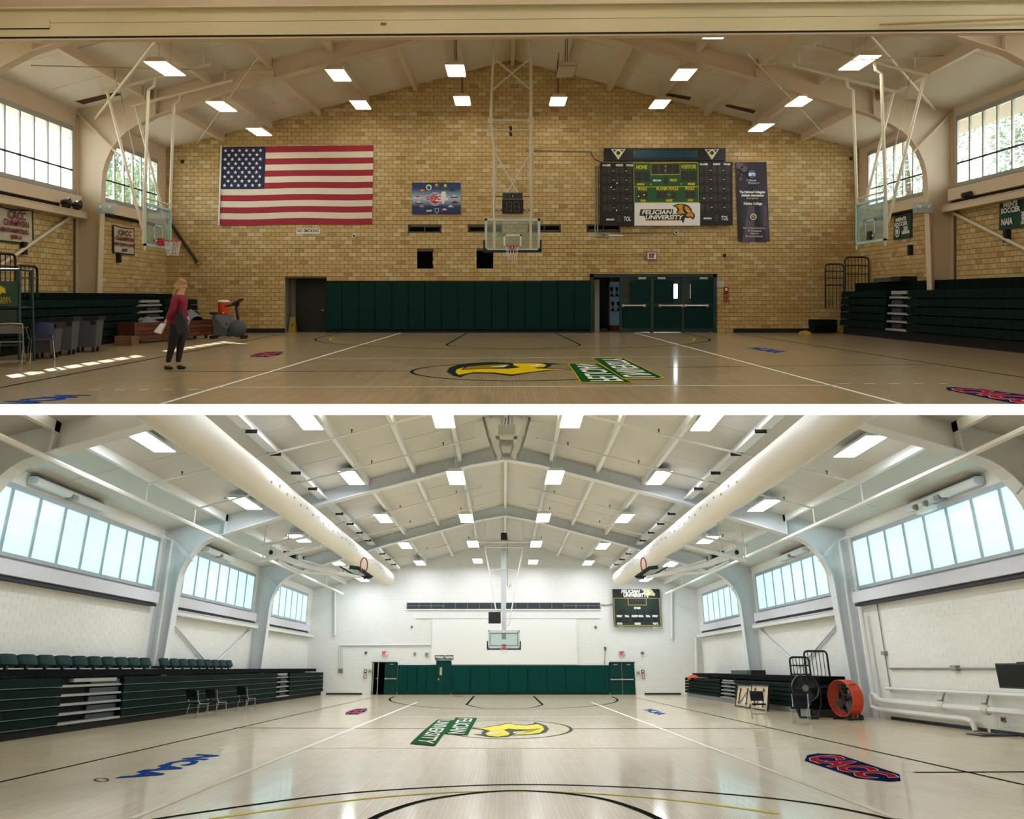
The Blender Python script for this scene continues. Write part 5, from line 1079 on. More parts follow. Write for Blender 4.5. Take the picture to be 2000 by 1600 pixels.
q0 = pa(1612, 572, Y=YR); q1 = pa(1648, 516, Y=YR); railing('A', YR, q0.x, q1.x, 0.9, q1.z, 4, [q1.z - 0.25, q1.z - 0.5, q1.z - 0.75], 'short black guard rail at the end of the right bleachers', 'guard rails of the right bleachers', ax='X')
q0 = pa(1646, 555, Y=YR); q1 = pa(1692, 503, Y=YR); railing('A', YR - 0.2, q0.x, q1.x, 1.5, q1.z, 6, [q1.z - 0.3, q1.z - 0.6], 'tall black guard rail beside the right brick corner', 'guard rails of the right bleachers', ax='X')
t = thing('equipment_case', 'grey flat case lying on top of the right bleachers', 'case', (12.5, 28.2, 1.80)); mb = MB(); mb.box(12.25, 12.75, 27.6, 28.9, 1.80, 1.93); obj('body', mb, mat('case_grey_green', '#3c4a4a', 0.5), t); mb = MB(); mb.box(12.24, 12.76, 26.9, 27.6, 1.80, 1.95); obj('dark_end', mb, black, t)
t = thing('bleacher_end_box', 'low dark box on the floor before the right bleachers end', 'box', (pa(1610, 645, Y=31.2).x, 31.2, 0)); x = OFF[t.name].x; mb = MB(); mb.box(x - 0.45, x + 0.35, 30.9, 31.5, 0.04, 0.5); obj('body', mb, bgr2, t); mb = MB(); mb.box(x - 0.47, x + 0.1, 30.88, 31.5, 0.3, 0.48); obj('lid', mb, bgr, t)
mb = MB(); x = pa(1572, 644, Y=31.3).x; mb.prism([(x - 0.2, 31.2, 0), (x + 0.2, 31.2, 0), (x + 0.16, 31.2, 0.06), (x + 0.05, 31.2, 0.1), (x - 0.14, 31.2, 0.07)], (0, 0.18, 0)); obj('yellow_bag', mb, mat('bag_yellow', '#c9b21c', 0.6), label='small yellow bag on the floor by the right bleachers', cat='bag')
# ================================================================== hall A: floor gear, person, trees outside
def skin(name, vs, es, m, parent, subs=2, loc=None, res=None):
    """one continuous organic surface grown on a joint graph; vs = (x,y,z,r)"""
    me = bpy.data.meshes.new(name); me.from_pydata([v[:3] for v in vs], es, []); o = bpy.data.objects.new(name, me); COL.objects.link(o)
    md = o.modifiers.new('s', 'SKIN'); md.use_smooth_shade = True
    for i, v in enumerate(vs): 
        r = v[3]; me.skin_vertices[0].data[i].radius = r if isinstance(r, tuple) else (r, r)
        me.skin_vertices[0].data[i].use_root = (i == 0)
    sb = o.modifiers.new('d', 'SUBSURF'); sb.levels = subs; sb.render_levels = subs
    bpy.context.view_layer.update(); dg = bpy.context.evaluated_depsgraph_get()
    m2 = bpy.data.meshes.new_from_object(o.evaluated_get(dg)); bpy.data.objects.remove(o)
    m2.name = name; m2.materials.clear(); m2.materials.append(m)
    for p in m2.polygons: p.use_smooth = True; p.material_index = 0
    q = bpy.data.objects.new(name, m2); COL.objects.link(q); q.parent = parent; OFF[q.name] = OFF[parent.name]; ROOM[q.name] = ROOM[parent.name]
    return q
pe = thing('person', 'woman in a maroon jacket and dark trousers holding white papers', 'person')
K = 0.001304
def z_(x, y): return ((x - 1090) * K, (1385 - y) * K)
def J(x, y, d, r): a, b = z_(x, y); return (a, d, b, r)
skinm = mat('skin', '#c99a80', 0.6); jac = mat('jacket_maroon', '#7d1230', 0.75, var=0.12, scale=10); trou = mat('trousers_dark', '#14141a', 0.8); hairm = mat('hair_blond', '#a98a5c', 0.6, var=0.2, scale=30); shoem = mat('shoes_black', '#0f1012', 0.4); bagm = mat('bag_navy', '#151a2b', 0.7); shirtm = mat('shirt_blue_grey', '#8c94b4', 0.8)
body = [J(1105, 800, 0, 0.085), J(1105, 640, 0, 0.085), J(1125, 480, 0, 0.10), J(1130, 372, 0, 0.055), J(1140, 310, 0, 0.052), J(1158, 268, 0, (0.062, 0.066)), J(1165, 228, 0, (0.083, 0.08)), J(1160, 190, 0, (0.078, 0.075)),
        J(1110, 400, -0.15, 0.045), J(1085, 560, -0.19, 0.038), J(1010, 690, -0.20, 0.03), J(985, 722, -0.20, 0.03),
        J(1110, 400, 0.15, 0.045), J(1120, 570, 0.19, 0.038), J(1190, 680, 0.17, 0.03), J(1215, 700, 0.15, 0.028),
        J(1085, 830, -0.08, 0.085), J(1040, 1060, -0.08, 0.055), J(985, 1310, -0.08, 0.034), J(965, 1352, -0.08, 0.034), J(1020, 1368, -0.08, 0.024),
        J(1125, 830, 0.09, 0.085), J(1115, 1065, 0.08, 0.055), J(1078, 1310, 0.08, 0.034), J(1070, 1352, 0.08, 0.034), J(1160, 1370, 0.08, 0.024),
        J(1228, 236, 0, 0.016), J(1243, 246, 0, 0.012), J(1212, 275, 0, 0.03)]
E = [(0, 1), (1, 2), (2, 3), (3, 4), (4, 5), (5, 6), (6, 7), (3, 8), (8, 9), (9, 10), (10, 11), (3, 12), (12, 13), (13, 14), (14, 15), (0, 16), (16, 17), (17, 18), (18, 19), (19, 20), (0, 21), (21, 22), (22, 23), (23, 24), (24, 25), (6, 26), (26, 27), (5, 28)]
n0 = len(body)
for hand, dy0 in ((11, -0.2), (15, 0.15)):
    hx, hy, hz, _ = body[hand]
    for f in range(5):
        dd = dy0 + (f - 2) * 0.016; ln = (0.045, 0.06, 0.066, 0.06, 0.05)[f]
        if f == 0: pts = [(hx + 0.018, dd - 0.008, hz - 0.02, 0.010), (hx + 0.03, dd - 0.012, hz - 0.05, 0.008)]
        else: pts = [(hx - 0.012, dd, hz - 0.035, 0.010), (hx - 0.022, dd, hz - 0.035 - ln * 0.55, 0.009), (hx - 0.012, dd, hz - 0.035 - ln, 0.007)]
        k = len(body); body += pts; E += [(hand, k)] + [(k + i, k + i + 1) for i in range(len(pts) - 1)]
skin('body', body, E, skinm, pe)
skin('trousers', [J(1105, 810, 0, 0.14), J(1108, 700, 0, 0.12), J(1085, 860, -0.085, 0.105), J(1040, 1060, -0.08, 0.07), J(985, 1300, -0.08, 0.046), J(1125, 860, 0.09, 0.105), J(1115, 1065, 0.08, 0.07), J(1078, 1305, 0.08, 0.046)], [(0, 1), (0, 2), (2, 3), (3, 4), (0, 5), (5, 6), (6, 7)], trou, pe)
skin('shirt', [J(1098, 800, 0, (0.15, 0.16)), J(1098, 720, 0, (0.14, 0.15))], [(0, 1)], shirtm, pe)
skin('jacket', [J(1096, 785, 0, (0.165, 0.18)), J(1098, 720, 0, (0.16, 0.17)), J(1100, 640, 0, (0.135, 0.145)), J(1125, 500, 0, (0.14, 0.16)), J(1130, 405, 0, (0.12, 0.15)), J(1132, 350, 0, (0.075, 0.09)), J(1138, 328, 0, 0.06),
                J(1108, 405, -0.155, 0.078), J(1085, 555, -0.19, 0.062), J(1022, 672, -0.20, 0.048), J(1008, 694, -0.20, 0.046), J(1110, 405, 0.155, 0.078), J(1122, 565, 0.19, 0.062), J(1182, 668, 0.175, 0.048)],
     [(0, 1), (1, 2), (2, 3), (3, 4), (4, 5), (5, 6), (4, 7), (7, 8), (8, 9), (9, 10), (4, 11), (11, 12), (12, 13)], jac, pe)
skin('hair', [J(1130, 200, 0, (0.075, 0.082)), J(1150, 178, 0, (0.07, 0.08)), J(1190, 176, 0, (0.048, 0.07)), J(1222, 190, 0, 0.03), J(1110, 240, 0, (0.05, 0.075)), J(1090, 275, 0, 0.035), J(1065, 310, 0, 0.045), J(1050, 350, 0, 0.04), J(1045, 385, 0, 0.018)], [(0, 1), (1, 2), (2, 3), (0, 4), (4, 5), (5, 6), (6, 7), (7, 8)], hairm, pe)
for d, xx, yy in ((-0.08, 975, 1362), (0.08, 1105, 1366)):
    skin('shoe', [J(xx - 42, yy - 14, d, (0.05, 0.045)), J(xx + 5, yy - 8, d, (0.05, 0.042)), J(xx + 55, yy - 2, d, (0.045, 0.032)), J(xx + 88, yy + 2, d, (0.026, 0.02))], [(0, 1), (1, 2), (2, 3)], shoem, pe)
for d in (-0.032, 0.032): mb = MB(); a, b = z_(1226, 222); mb.ball((a - 0.006, d, b), 0.011, 8); obj('eye', mb, mat('eye_dark', '#2a211c', 0.3), pe)
mb = MB(); a, b = z_(1226, 276); mb.ball((a, 0, b), 0.012, 8, sc=(0.6, 1.6, 0.5)); obj('mouth', mb, mat('lips', '#a5635a', 0.5), pe)
for d in (-0.074, 0.074): mb = MB(); a, b = z_(1158, 240); mb.ball((a, d, b), 0.026, 8, sc=(0.7, 0.35, 1.1)); obj('ear', mb, skinm, pe)
mb = MB(); p = [z_(*q) for q in ((1040, 395), (1085, 520), (1150, 610))]; mb.strip([(x, -0.17 + 0.02 * i, z) for i, (x, z) in enumerate(p)], 0.03, up=(0, -1, 0)); obj('bag_strap', mb, bagm, pe)
px = fa(348, 721.5); place(pe, (px.x - 0.02, px.y, 0))
bg_ = thing('tote_bag', 'dark navy tote bag hanging at the hip of the woman', 'bag'); mb = MB()
q = [z_(*p) for p in ((1150, 610), (1262, 612), (1300, 700), (1340, 845), (1290, 872), (1195, 880), (1165, 760))]
mb.prism([(x, -0.36, z) for x, z in q], (0, 0.12, 0)); obj('sack', mb, bagm, bg_); mb = MB(); a = z_(1160, 612); b = z_(1250, 612); c = z_(1190, 520); mb.tube([(a[0], -0.3, a[1]), (c[0] - 0.03, -0.28, c[1]), (c[0] + 0.03, -0.28, c[1]), (b[0], -0.3, b[1])], 0.009, 6); obj('handle', mb, bagm, bg_); place(bg_, (px.x - 0.02, px.y, 0))
pp = thing('paper_sheaf', 'white sheaf of papers held in the lowered hand', 'paper'); 
for k in range(3):
    q = [z_(x + 5 * k, y + 4 * k) for x, y in ((940, 738), (1002, 742), (935, 882), (845, 858))]; mb = MB(); mb.prism([(x, -0.262 + 0.012 * k, z) for x, z in q], (0, 0.004, 0)); obj('sheet', mb, mat('paper_white', '#e6e9ec', 0.7), pp)
place(pp, (px.x - 0.02, px.y, 0))
# ---- chairs at the left
chrome = mat('chrome', '#b9b9b8', 0.25, metal=0.85); greyp = mat('grey_seat', '#6c6d70', 0.45)
def tubes(parent, name, lst, r, m):
    for pts in lst: seg(name, pts, r, parent, m, 6)
fc = thing('folding_chair', 'grey metal folding chair at the far left edge', 'chair')
mb = MB(); mb.prism([(-0.2, -0.2, 0.43), (0.2, -0.2, 0.43), (0.19, 0.2, 0.45), (-0.19, 0.2, 0.45)], (0, 0, 0.025)); obj('seat', mb, greyp, fc)
mb = MB(); n = 8; vs = []
for j in range(4):
    for i in range(n + 1): s = -1 + 2 * i / n; vs.append((0.21 * s, 0.24 + 0.03 * j - 0.05 * (1 - s * s) + 0.05, 0.62 + (0.055 * j) * (1.0 if j < 3 else 1.0) - (0.03 * s * s if j == 3 else 0)))
mb.add(vs, [(j * (n + 1) + i, j * (n + 1) + i + 1, (j + 1) * (n + 1) + i + 1, (j + 1) * (n + 1) + i) for j in range(3) for i in range(n)]); k = len(mb.v); obj('backrest', mb, greyp, fc, smooth=True)
for sx in (-1, 1):
    seg('front_leg', [(sx * 0.21, 0.34, 0.8), (sx * 0.21, 0.26, 0.62), (sx * 0.21, -0.24, 0.0)], 0.013, fc, chrome); seg('rear_leg', [(sx * 0.19, -0.12, 0.44), (sx * 0.19, 0.32, 0.0)], 0.012, fc, chrome)
seg('stretcher', [(-0.21, -0.17, 0.08), (0.21, -0.17, 0.08)], 0.01, fc, chrome); seg('stretcher', [(-0.19, 0.24, 0.08), (0.19, 0.24, 0.08)], 0.01, fc, chrome); seg('top_tube', [(-0.21, 0.34, 0.8), (0, 0.345, 0.815), (0.21, 0.34, 0.8)], 0.013, fc, chrome)
p = fa(22, 714); place(fc, (p.x, p.y, 0), math.radians(205))
bc = thing('tablet_arm_chair', 'blue plastic chair with wooden tablet arm by the grey bins', 'chair'); bl = mat('blue_plastic', '#27345f', 0.35)
mb = MB(); mb.prism([(-0.22, -0.2, 0.43), (0.22, -0.2, 0.43), (0.2, 0.2, 0.41), (-0.2, 0.2, 0.41)], (0, 0, 0.02)); obj('seat', mb, bl, bc)
mb = MB(); vs = []
for j in range(5):
    for i in range(n + 1): s = -1 + 2 * i / n; vs.append((0.24 * s * (1 - 0.04 * j), 0.2 + 0.02 * j + 0.06 * (1 - s * s) , 0.55 + 0.06 * j - 0.04 * s * s))
mb.add(vs, [(j * (n + 1) + i, j * (n + 1) + i + 1, (j + 1) * (n + 1) + i + 1, (j + 1) * (n + 1) + i) for j in range(4) for i in range(n)]); obj('backrest', mb, bl, bc, smooth=True)
for sx in (-1, 1):
    seg('front_leg', [(sx * 0.2, -0.12, 0.42), (sx * 0.23, -0.24, 0)], 0.012, bc, chrome); seg('rear_leg', [(sx * 0.2, 0.24, 0.66), (sx * 0.2, 0.16, 0.42), (sx * 0.23, 0.26, 0)], 0.012, bc, chrome)
mb = MB(); mb.prism([(0.2, -0.34, 0.66), (0.36, -0.3, 0.66), (0.34, 0.12, 0.66), (0.24, 0.16, 0.66)], (0, 0, 0.02)); obj('tablet_arm', mb, mat('arm_wood', '#6d4a35', 0.5), bc); seg('arm_post', [(0.28, 0.0, 0.66), (0.22, 0.0, 0.42)], 0.011, bc, chrome)
p = fa(80, 702); place(bc, (p.x, p.y, 0), math.radians(-145))
# ---- wheeled bins
def bin_(u, v, w_, h_, label):
    p = fa(u, v); t = thing('wheeled_bin', label, 'bin', (0, 0, 0), group='grey wheeled bins before the left bleachers'); g = mat('bin_grey', '#4d5258', 0.5); w2 = w_ / 2; k = 0.82
    mb = MB(); b = [(-w2 * k, -w2 * k, 0.12), (w2 * k, -w2 * k, 0.12), (w2 * k, w2 * k, 0.12), (-w2 * k, w2 * k, 0.12)]; tpp = [(-w2, -w2, h_ - 0.06), (w2, -w2, h_ - 0.06), (w2, w2, h_ - 0.06), (-w2, w2, h_ - 0.06)]
    mb.add(b + tpp, [(3, 2, 1, 0), (0, 1, 5, 4), (1, 2, 6, 5), (2, 3, 7, 6), (3, 0, 4, 7)]); obj('tub', mb, g, t)
    mb = MB(); e = w2 + 0.03
    for a in ((-e, e, -e, -w2 + 0.01), (-e, e, w2 - 0.01, e), (-e, -w2 + 0.01, -e, e), (w2 - 0.01, e, -e, e)): mb.box(a[0], a[1], a[2], a[3], h_ - 0.08, h_)
    obj('rim', mb, mat('bin_black', '#17181b', 0.5), t); mb = MB(); mb.box(-w2 + 0.02, w2 - 0.02, -w2 + 0.02, w2 - 0.02, h_ - 0.12, h_ - 0.1); obj('liner', mb, MATS['bin_black'], t)
    for sx in (-1, 1):
        for sy in (-1, 1):
            mb = MB(); mb.lathe([(0.05, -0.02), (0.05, 0.02)], (sx * w2 * 0.6, sy * w2 * 0.6, 0.05), 10, axis='X'); wl = obj('wheel', mb, black, t); mb = MB(); mb.box(sx * w2 * 0.6 - 0.025, sx * w2 * 0.6 + 0.025, sy * w2 * 0.6 - 0.02, sy * w2 * 0.6 + 0.02, 0.06, 0.125); obj('fork', mb, blackm, wl)
    mb = MB(); mb.box(w2 * 0.5, w2 * 0.9, -w2 - 0.012, -w2 + 0.02, h_ * 0.78, h_ * 0.88); obj('grip', mb, MATS['bin_black'], t); place(t, (p.x, p.y, 0), 0.15); return t
bin_(172, 687, 0.56, 0.85, 'rightmost grey wheeled bin nearest the wooden crate'); bin_(126, 693, 0.5, 0.85, 'middle grey wheeled bin standing behind its neighbours'); bin_(92, 699, 0.48, 0.72, 'shorter grey bin right behind the blue chair')
# ---- referee stand
rs = thing('referee_stand', 'dark green padded referee stand with yellow emblem at the left edge', 'referee stand'); gm = mat('stand_green', '#123028', 0.5)
for sx in (-0.38, 0.38):
    for sy in (-0.35, 0.35): seg('leg', [(sx, sy, 0), (sx * 0.92, sy * 0.8, 1.85)], 0.03, rs, gm)
for z in (0.35, 0.75, 1.1): seg('rung', [(-0.36, -0.33, z), (0.36, -0.33, z)], 0.02, rs, gm)
mb = MB(); mb.box(-0.36, 0.36, -0.28, 0.3, 1.08, 1.12); obj('platform', mb, gm, rs); mb = MB(); mb.box(-0.34, 0.34, -0.36, -0.31, 1.12, 1.62); obj('front_pad', mb, mat('stand_pad', '#16402f', 0.5), rs); mb = MB(); mb.box(-0.34, 0.34, -0.36, -0.31, 0.62, 1.06); obj('lower_pad', mb, gm, rs)
seg('hand_rail', [(-0.36, -0.28, 1.85), (0.36, -0.28, 1.85)], 0.025, rs, gm); seg('hand_rail', [(-0.36, 0.28, 1.85), (-0.36, -0.28, 1.85)], 0.025, rs, gm); seg('hand_rail', [(0.36, 0.28, 1.85), (0.36, -0.28, 1.85)], 0.025, rs, gm)
mb = MB(); mb.poly([(-0.14, -0.364, 1.44), (-0.12, -0.364, 1.52), (0.0, -0.364, 1.55), (0.12, -0.364, 1.48), (0.13, -0.364, 1.38), (0.06, -0.364, 1.40), (0.02, -0.364, 1.34), (-0.05, -0.364, 1.36)]); obj('emblem', mb, yel, rs); mb = MB(); mb.text('FELICIAN', 0.09, Matrix.Translation((0, -0.366, 1.28)) @ Matrix.Rotation(math.pi / 2, 4, 'X'), width=0.42); mb.text('UNIVERSITY', 0.09, Matrix.Translation((0.02, -0.366, 1.21)) @ Matrix.Rotation(math.pi / 2, 4, 'X'), width=0.44); obj('lettering', mb, yel, rs)
place(rs, (-10.0, 17.5, 0), 0.12)
for y0, y1, z1, lb in ((20.25, 21.15, 2.05, 'lower black guard rail on the left bleachers'), (19.2, 20.2, 2.3, 'taller black guard rail at the left edge')): railing('A', -11.35, y0, y1, 1.3 if z1 < 2.2 else 1.25, z1, 4, [z1 - 0.28], lb, 'guard rails of the left bleachers')
# ---- wooden cart, crate, cooler, exercise bike
ct = thing('wooden_cart', 'long low reddish wooden cart heaped with grey covers', 'cart'); wr = mat('cart_wood', '#5a2c1c', 0.5, var=0.25, scale=8); wr2 = mat('cart_wood_light', '#6b3a22', 0.5, var=0.25, scale=8)
for k in range(4):
    mb = MB(); mb.box(-0.28, -0.25, -1.9, 1.9, 0.12 + 0.12 * k, 0.225 + 0.12 * k); obj('front_plank', mb, wr if k % 2 else wr2, ct); mb = MB(); mb.box(0.25, 0.28, -1.9, 1.9, 0.12 + 0.12 * k, 0.225 + 0.12 * k); obj('rear_plank', mb, wr, ct)
for y in (-1.9, 1.87): mb = MB(); mb.box(-0.25, 0.25, y, y + 0.03, 0.12, 0.6); obj('end_board', mb, wr, ct)
for y in (-1.9, -0.6, 0.6, 1.85): mb = MB(); mb.box(-0.30, -0.275, y, y + 0.07, 0.08, 0.6); obj('batten', mb, wr2, ct)
mb = MB(); mb.box(-0.25, 0.25, -1.85, 1.85, 0.1, 0.13); obj('floor_board', mb, wr, ct)
for y in (-1.6, 1.6):
    for x in (-0.2, 0.2): mb = MB(); mb.lathe([(0.06, -0.02), (0.06, 0.02)], (x, y, 0.06), 10, axis='X'); obj('caster', mb, black, ct)
A_ = fa(268, 672); B_ = fa(420, 660); ang = math.atan2(B_.y - A_.y, B_.x - A_.x) - math.pi / 2
place(ct, ((A_.x + B_.x) / 2 - 0.3, (A_.y + B_.y) / 2, 0), ang + math.pi)
def heap(label, y0, ln, hh, m): 
    t = thing('folded_cover', label, 'cover', (0, 0, 0), group='grey covers in the wooden cart'); mb = MB(); n = 8; vs = []
    for i in range(n + 1):
        for j in range(5): s = i / n; q = j / 4; vs.append((-0.22 + 0.44 * q, y0 + ln * s, 0.14 + (hh * math.sin(math.pi * (0.1 + 0.8 * s)) * (0.75 + 0.25 * math.sin(math.pi * q)) + 0.02 * math.sin(9 * s + 5 * q))))
    mb.add(vs, [(i * 5 + j, i * 5 + j + 1, (i + 1) * 5 + j + 1, (i + 1) * 5 + j) for i in range(n) for j in range(4)]); obj('sheet', mb, m, t, smooth=True); mb = MB(); mb.tube([(-0.15, y0 + ln * 0.3, 0.16 + hh * 0.8), (0.15, y0 + ln * 0.35, 0.16 + hh * 0.8)], 0.02, 6); obj('strap', mb, black, t)
    place(t, ((A_.x + B_.x) / 2 - 0.3, (A_.y + B_.y) / 2, 0), ang + math.pi)
gc = mat('cover_grey_blue', '#5d6873', 0.5); heap('flat grey cover at the near end of the wooden cart', 0.3, 1.3, 0.6, gc); heap('taller grey cover at the far end of the wooden cart', -1.7, 1.2, 0.78, gc)
t = thing('slatted_crate', 'small brown slatted crate on the floor before the bleachers', 'crate', (0, 0, 0))
for k in range(4): mb = MB(); mb.box(-0.24, 0.24, -0.2, -0.18, 0.01 + 0.065 * k, 0.06 + 0.065 * k); obj('slat', mb, mat('crate_wood', '#7a5a3c', 0.6, var=0.2), t); mb = MB(); mb.box(-0.24, 0.24, 0.18, 0.2, 0.01 + 0.065 * k, 0.06 + 0.065 * k); obj('slat', mb, MATS['crate_wood'], t)
for sx in (-0.24, 0.21): mb = MB(); mb.box(sx, sx + 0.03, -0.18, 0.18, 0.0, 0.26); obj('end_board', mb, MATS['crate_wood'], t)
p = fa(248, 675); place(t, (p.x, p.y, 0), -0.1)
t = thing('storage_cabinet', 'small grey cabinet under the orange cooler', 'cabinet', (0, 0, 0)); g = mat('cabinet_grey', '#77797a', 0.5)
mb = MB(); mb.box(-0.24, 0.24, -0.2, 0.2, 0.04, 0.73); obj('body', mb, g, t); mb = MB(); mb.box(-0.22, 0.22, -0.215, -0.2, 0.08, 0.69); d = obj('door', mb, mat('cabinet_door_grey', '#83868a', 0.5), t); mb = MB(); mb.box(0.14, 0.17, -0.235, -0.215, 0.36, 0.46); obj('handle', mb, blackm, d)
for sx in (-0.2, 0.2): mb = MB(); mb.box(sx - 0.03, sx + 0.03, -0.18, 0.18, 0, 0.04); obj('foot', mb, black, t)
cp = fa(438, 657); place(t, (cp.x, cp.y, 0))
t = thing('drink_cooler', 'orange drink cooler with white lid on the grey cabinet', 'cooler', (0, 0, 0)); og = mat('cooler_orange', '#e0491a', 0.4)
mb = MB(); mb.lathe([(0.165, 0), (0.175, 0.03), (0.18, 0.38), (0.185, 0.4)], n=20); obj('barrel', mb, og, t, smooth=True); mb = MB(); mb.lathe([(0.19, 0.4), (0.195, 0.42), (0.185, 0.46), (0.12, 0.475)], n=20); obj('lid', mb, wht, t, smooth=True); mb = MB(); mb.tube([(0.05, -0.17, 0.06), (0.05, -0.22, 0.06), (0.05, -0.225, 0.03)], 0.015, 6); obj('tap', mb, wht, t)
for sx in (-1, 1): seg('side_handle', [(sx * 0.18, -0.06, 0.28), (sx * 0.215, -0.05, 0.29), (sx * 0.215, 0.05, 0.29), (sx * 0.18, 0.06, 0.28)], 0.014, t, og)
place(t, (cp.x - 0.02, cp.y, 0.73))
t = thing('exercise_bike', 'dark exercise bike standing against the brick wall', 'exercise bike', (0, 0, 0)); gy = mat('bike_grey', '#50565c', 0.45)
mb = MB(); mb.lathe([(0.05, -0.07), (0.26, -0.07), (0.28, -0.03), (0.28, 0.03), (0.26, 0.07), (0.05, 0.07)], (0.25, 0, 0.32), 20, axis='Y'); obj('flywheel_guard', mb, gy, t, smooth=True)
mb = MB(); mb.prism([(-0.45, -0.05, 0.1), (0.3, -0.05, 0.1), (0.25, -0.05, 0.28), (-0.2, -0.05, 0.35), (-0.5, -0.05, 0.75), (-0.55, -0.05, 0.7)], (0, 0.1, 0)); obj('frame', mb, gy, t)
seg('front_post', [(0.3, 0, 0.4), (0.22, 0, 1.0), (0.28, 0, 1.12)], 0.05, t, blackm); seg('handlebar', [(-0.1, -0.2, 1.02), (0.1, -0.2, 1.06), (0.24, -0.08, 1.05), (0.24, 0.08, 1.05), (0.1, 0.2, 1.06), (-0.1, 0.2, 1.02)], 0.025, t, black)
mb = MB(); mb.prism([(0.05, -0.14, 1.08), (0.38, -0.14, 1.26), (0.42, -0.14, 1.22), (0.12, -0.14, 1.02)], (0, 0.28, 0)); obj('console', mb, black, t)
mb = MB(); mb.ball((-0.5, 0, 0.8), 0.13, 10, sc=(1.2, 0.9, 0.4)); obj('saddle', mb, black, t, smooth=True)
for x in (-0.5, 0.45): mb = MB(); mb.box(x - 0.05, x + 0.05, -0.25, 0.25, 0, 0.1); obj('foot', mb, black, t)
for sg in (-1, 1): seg('pedal_arm', [(0.0, sg * 0.08, 0.32), (0.05 * sg, sg * 0.12, 0.2 + 0.1 * sg), (0.05 * sg, sg * 0.2, 0.2 + 0.1 * sg)], 0.02, t, black)
p = fa(444, 661); place(t, (p.x + 0.12, p.y - 0.15, 0))
# ---- trees outside the windows of hall A
leafm = [mat('leaf_green', '#4a5e46', 0.6, var=0.3, scale=3), mat('leaf_light', '#657a56', 0.6, var=0.3, scale=3)]
barkm = mat('bark', '#4a3a2c', 0.9)
def tree(x, y, h_, r, n, lm, label):
    t = thing('leafy_tree', label, 'tree', (x, y, -0.06), group='trees outside the upper hall'); rg = random.Random(int(x * 10 + y))
    seg('trunk', [(x, y, -0.06), (x + 0.15, y, h_ * 0.4), (x - 0.1, y + 0.2, h_ * 0.75)], [0.28, 0.2, 0.1], t, barkm); mb = MB()
    cl = [(Vector((x, y, h_ * 0.68)) + Vector((rg.gauss(0, r * 0.5), rg.gauss(0, r * 0.5), rg.gauss(0, h_ * 0.16))), rg.uniform(0.45, 0.9) * r * 0.6) for _ in range(26)]
    for i in range(n):
        c, rr = rg.choice(cl); d = Vector((rg.gauss(0, 1), rg.gauss(0, 1), rg.gauss(0, 1))).normalized() * rr * rg.random() ** 0.4; p = c + d; s = rg.uniform(0.08, 0.17)
        a = Vector((rg.gauss(0, 1), rg.gauss(0, 1), rg.gauss(0, 1))).normalized(); b = a.orthogonal().normalized(); mb.add([p - a * s, p + b * s * 0.5, p + a * s, p - b * s * 0.5], [(0, 1, 2, 3)], 0)
    obj('foliage', mb, lm, t, kind='stuff')
tree(19.0, 41.0, 12.0, 2.6, 3800, leafm[1], 'light green tree outside the far right window'); tree(20.5, 32.5, 11.5, 2.6, 3800, leafm[1], 'light green tree outside the middle right window'); tree(23.5, 37.5, 13.5, 2.6, 3800, leafm[0], 'darker tree standing between the two right hand trees')
tree(-20.5, 46.0, 11.5, 2.4, 3400, leafm[0], 'dark green tree outside the far left window'); tree(-17.0, 41.5, 7.5, 1.6, 2500, leafm[1], 'low light green tree close to the far left window')
# ================================================================== hall B: end wall
YB = DB - 0.01
def Q(u, v, dy=0.0):
    p = pb(u, v, Y=DB); return Vector((p.x, YB - dy, p.z))
SBp = abs(Q(1100, 1250).x - Q(1000, 1250).x) / 100.0          # metres per pixel on the end wall
def qbox(name, u0, v0, u1, v1, d0, d1, m, parent=None, **k):
    a = Q(u0, v1); b = Q(u1, v0); uc = (u0 + u1) / 2; vc = (v0 + v1) / 2; xa = Q(u0, vc).x; xb = Q(u1, vc).x
    mb = MB(); mb.box(xa, xb, YB - d0, YB - d1, max(0, Q(uc, v1).z), Q(uc, v0).z); return obj(name, mb, m, parent, room='B', **k)
def qtext(body, u, v, h_, m, parent, dy, width=None, shear=0.0, bold=0.0):
    p = Q(u, v); mb = MB(); mb.text(body, h_ * SBp * 1.38, wallM('B', p.x, p.z, YB - dy), shear=shear, bold=bold, width=(width * SBp if width else None)); return obj('lettering', mb, m, parent)
def qpoly(name, pts, m, parent, dy): mb = MB(); mb.poly([Q(u, v, dy) for u, v in pts]); return obj(name, mb, m, parent)
bthing = lambda n, l, c, p, g=None: thing(n, l, c, p, 'B', g)
doorB = mat('door_teal', '#083b35', 0.5, spec=0.15)
# doors
x0, x1, z0, z1 = H_d1
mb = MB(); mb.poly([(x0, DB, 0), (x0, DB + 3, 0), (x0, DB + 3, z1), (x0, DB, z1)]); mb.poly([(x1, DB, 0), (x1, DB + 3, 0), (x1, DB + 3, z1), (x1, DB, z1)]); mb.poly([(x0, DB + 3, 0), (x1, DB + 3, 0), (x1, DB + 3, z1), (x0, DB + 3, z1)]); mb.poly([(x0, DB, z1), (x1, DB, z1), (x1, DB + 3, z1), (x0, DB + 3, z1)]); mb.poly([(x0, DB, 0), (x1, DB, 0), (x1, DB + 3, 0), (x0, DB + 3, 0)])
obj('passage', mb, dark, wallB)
d = bthing('door_6', 'teal double door with its left leaf opened into darkness', None, ((x0 + x1) / 2, DB, 0)); d['kind'] = 'structure'

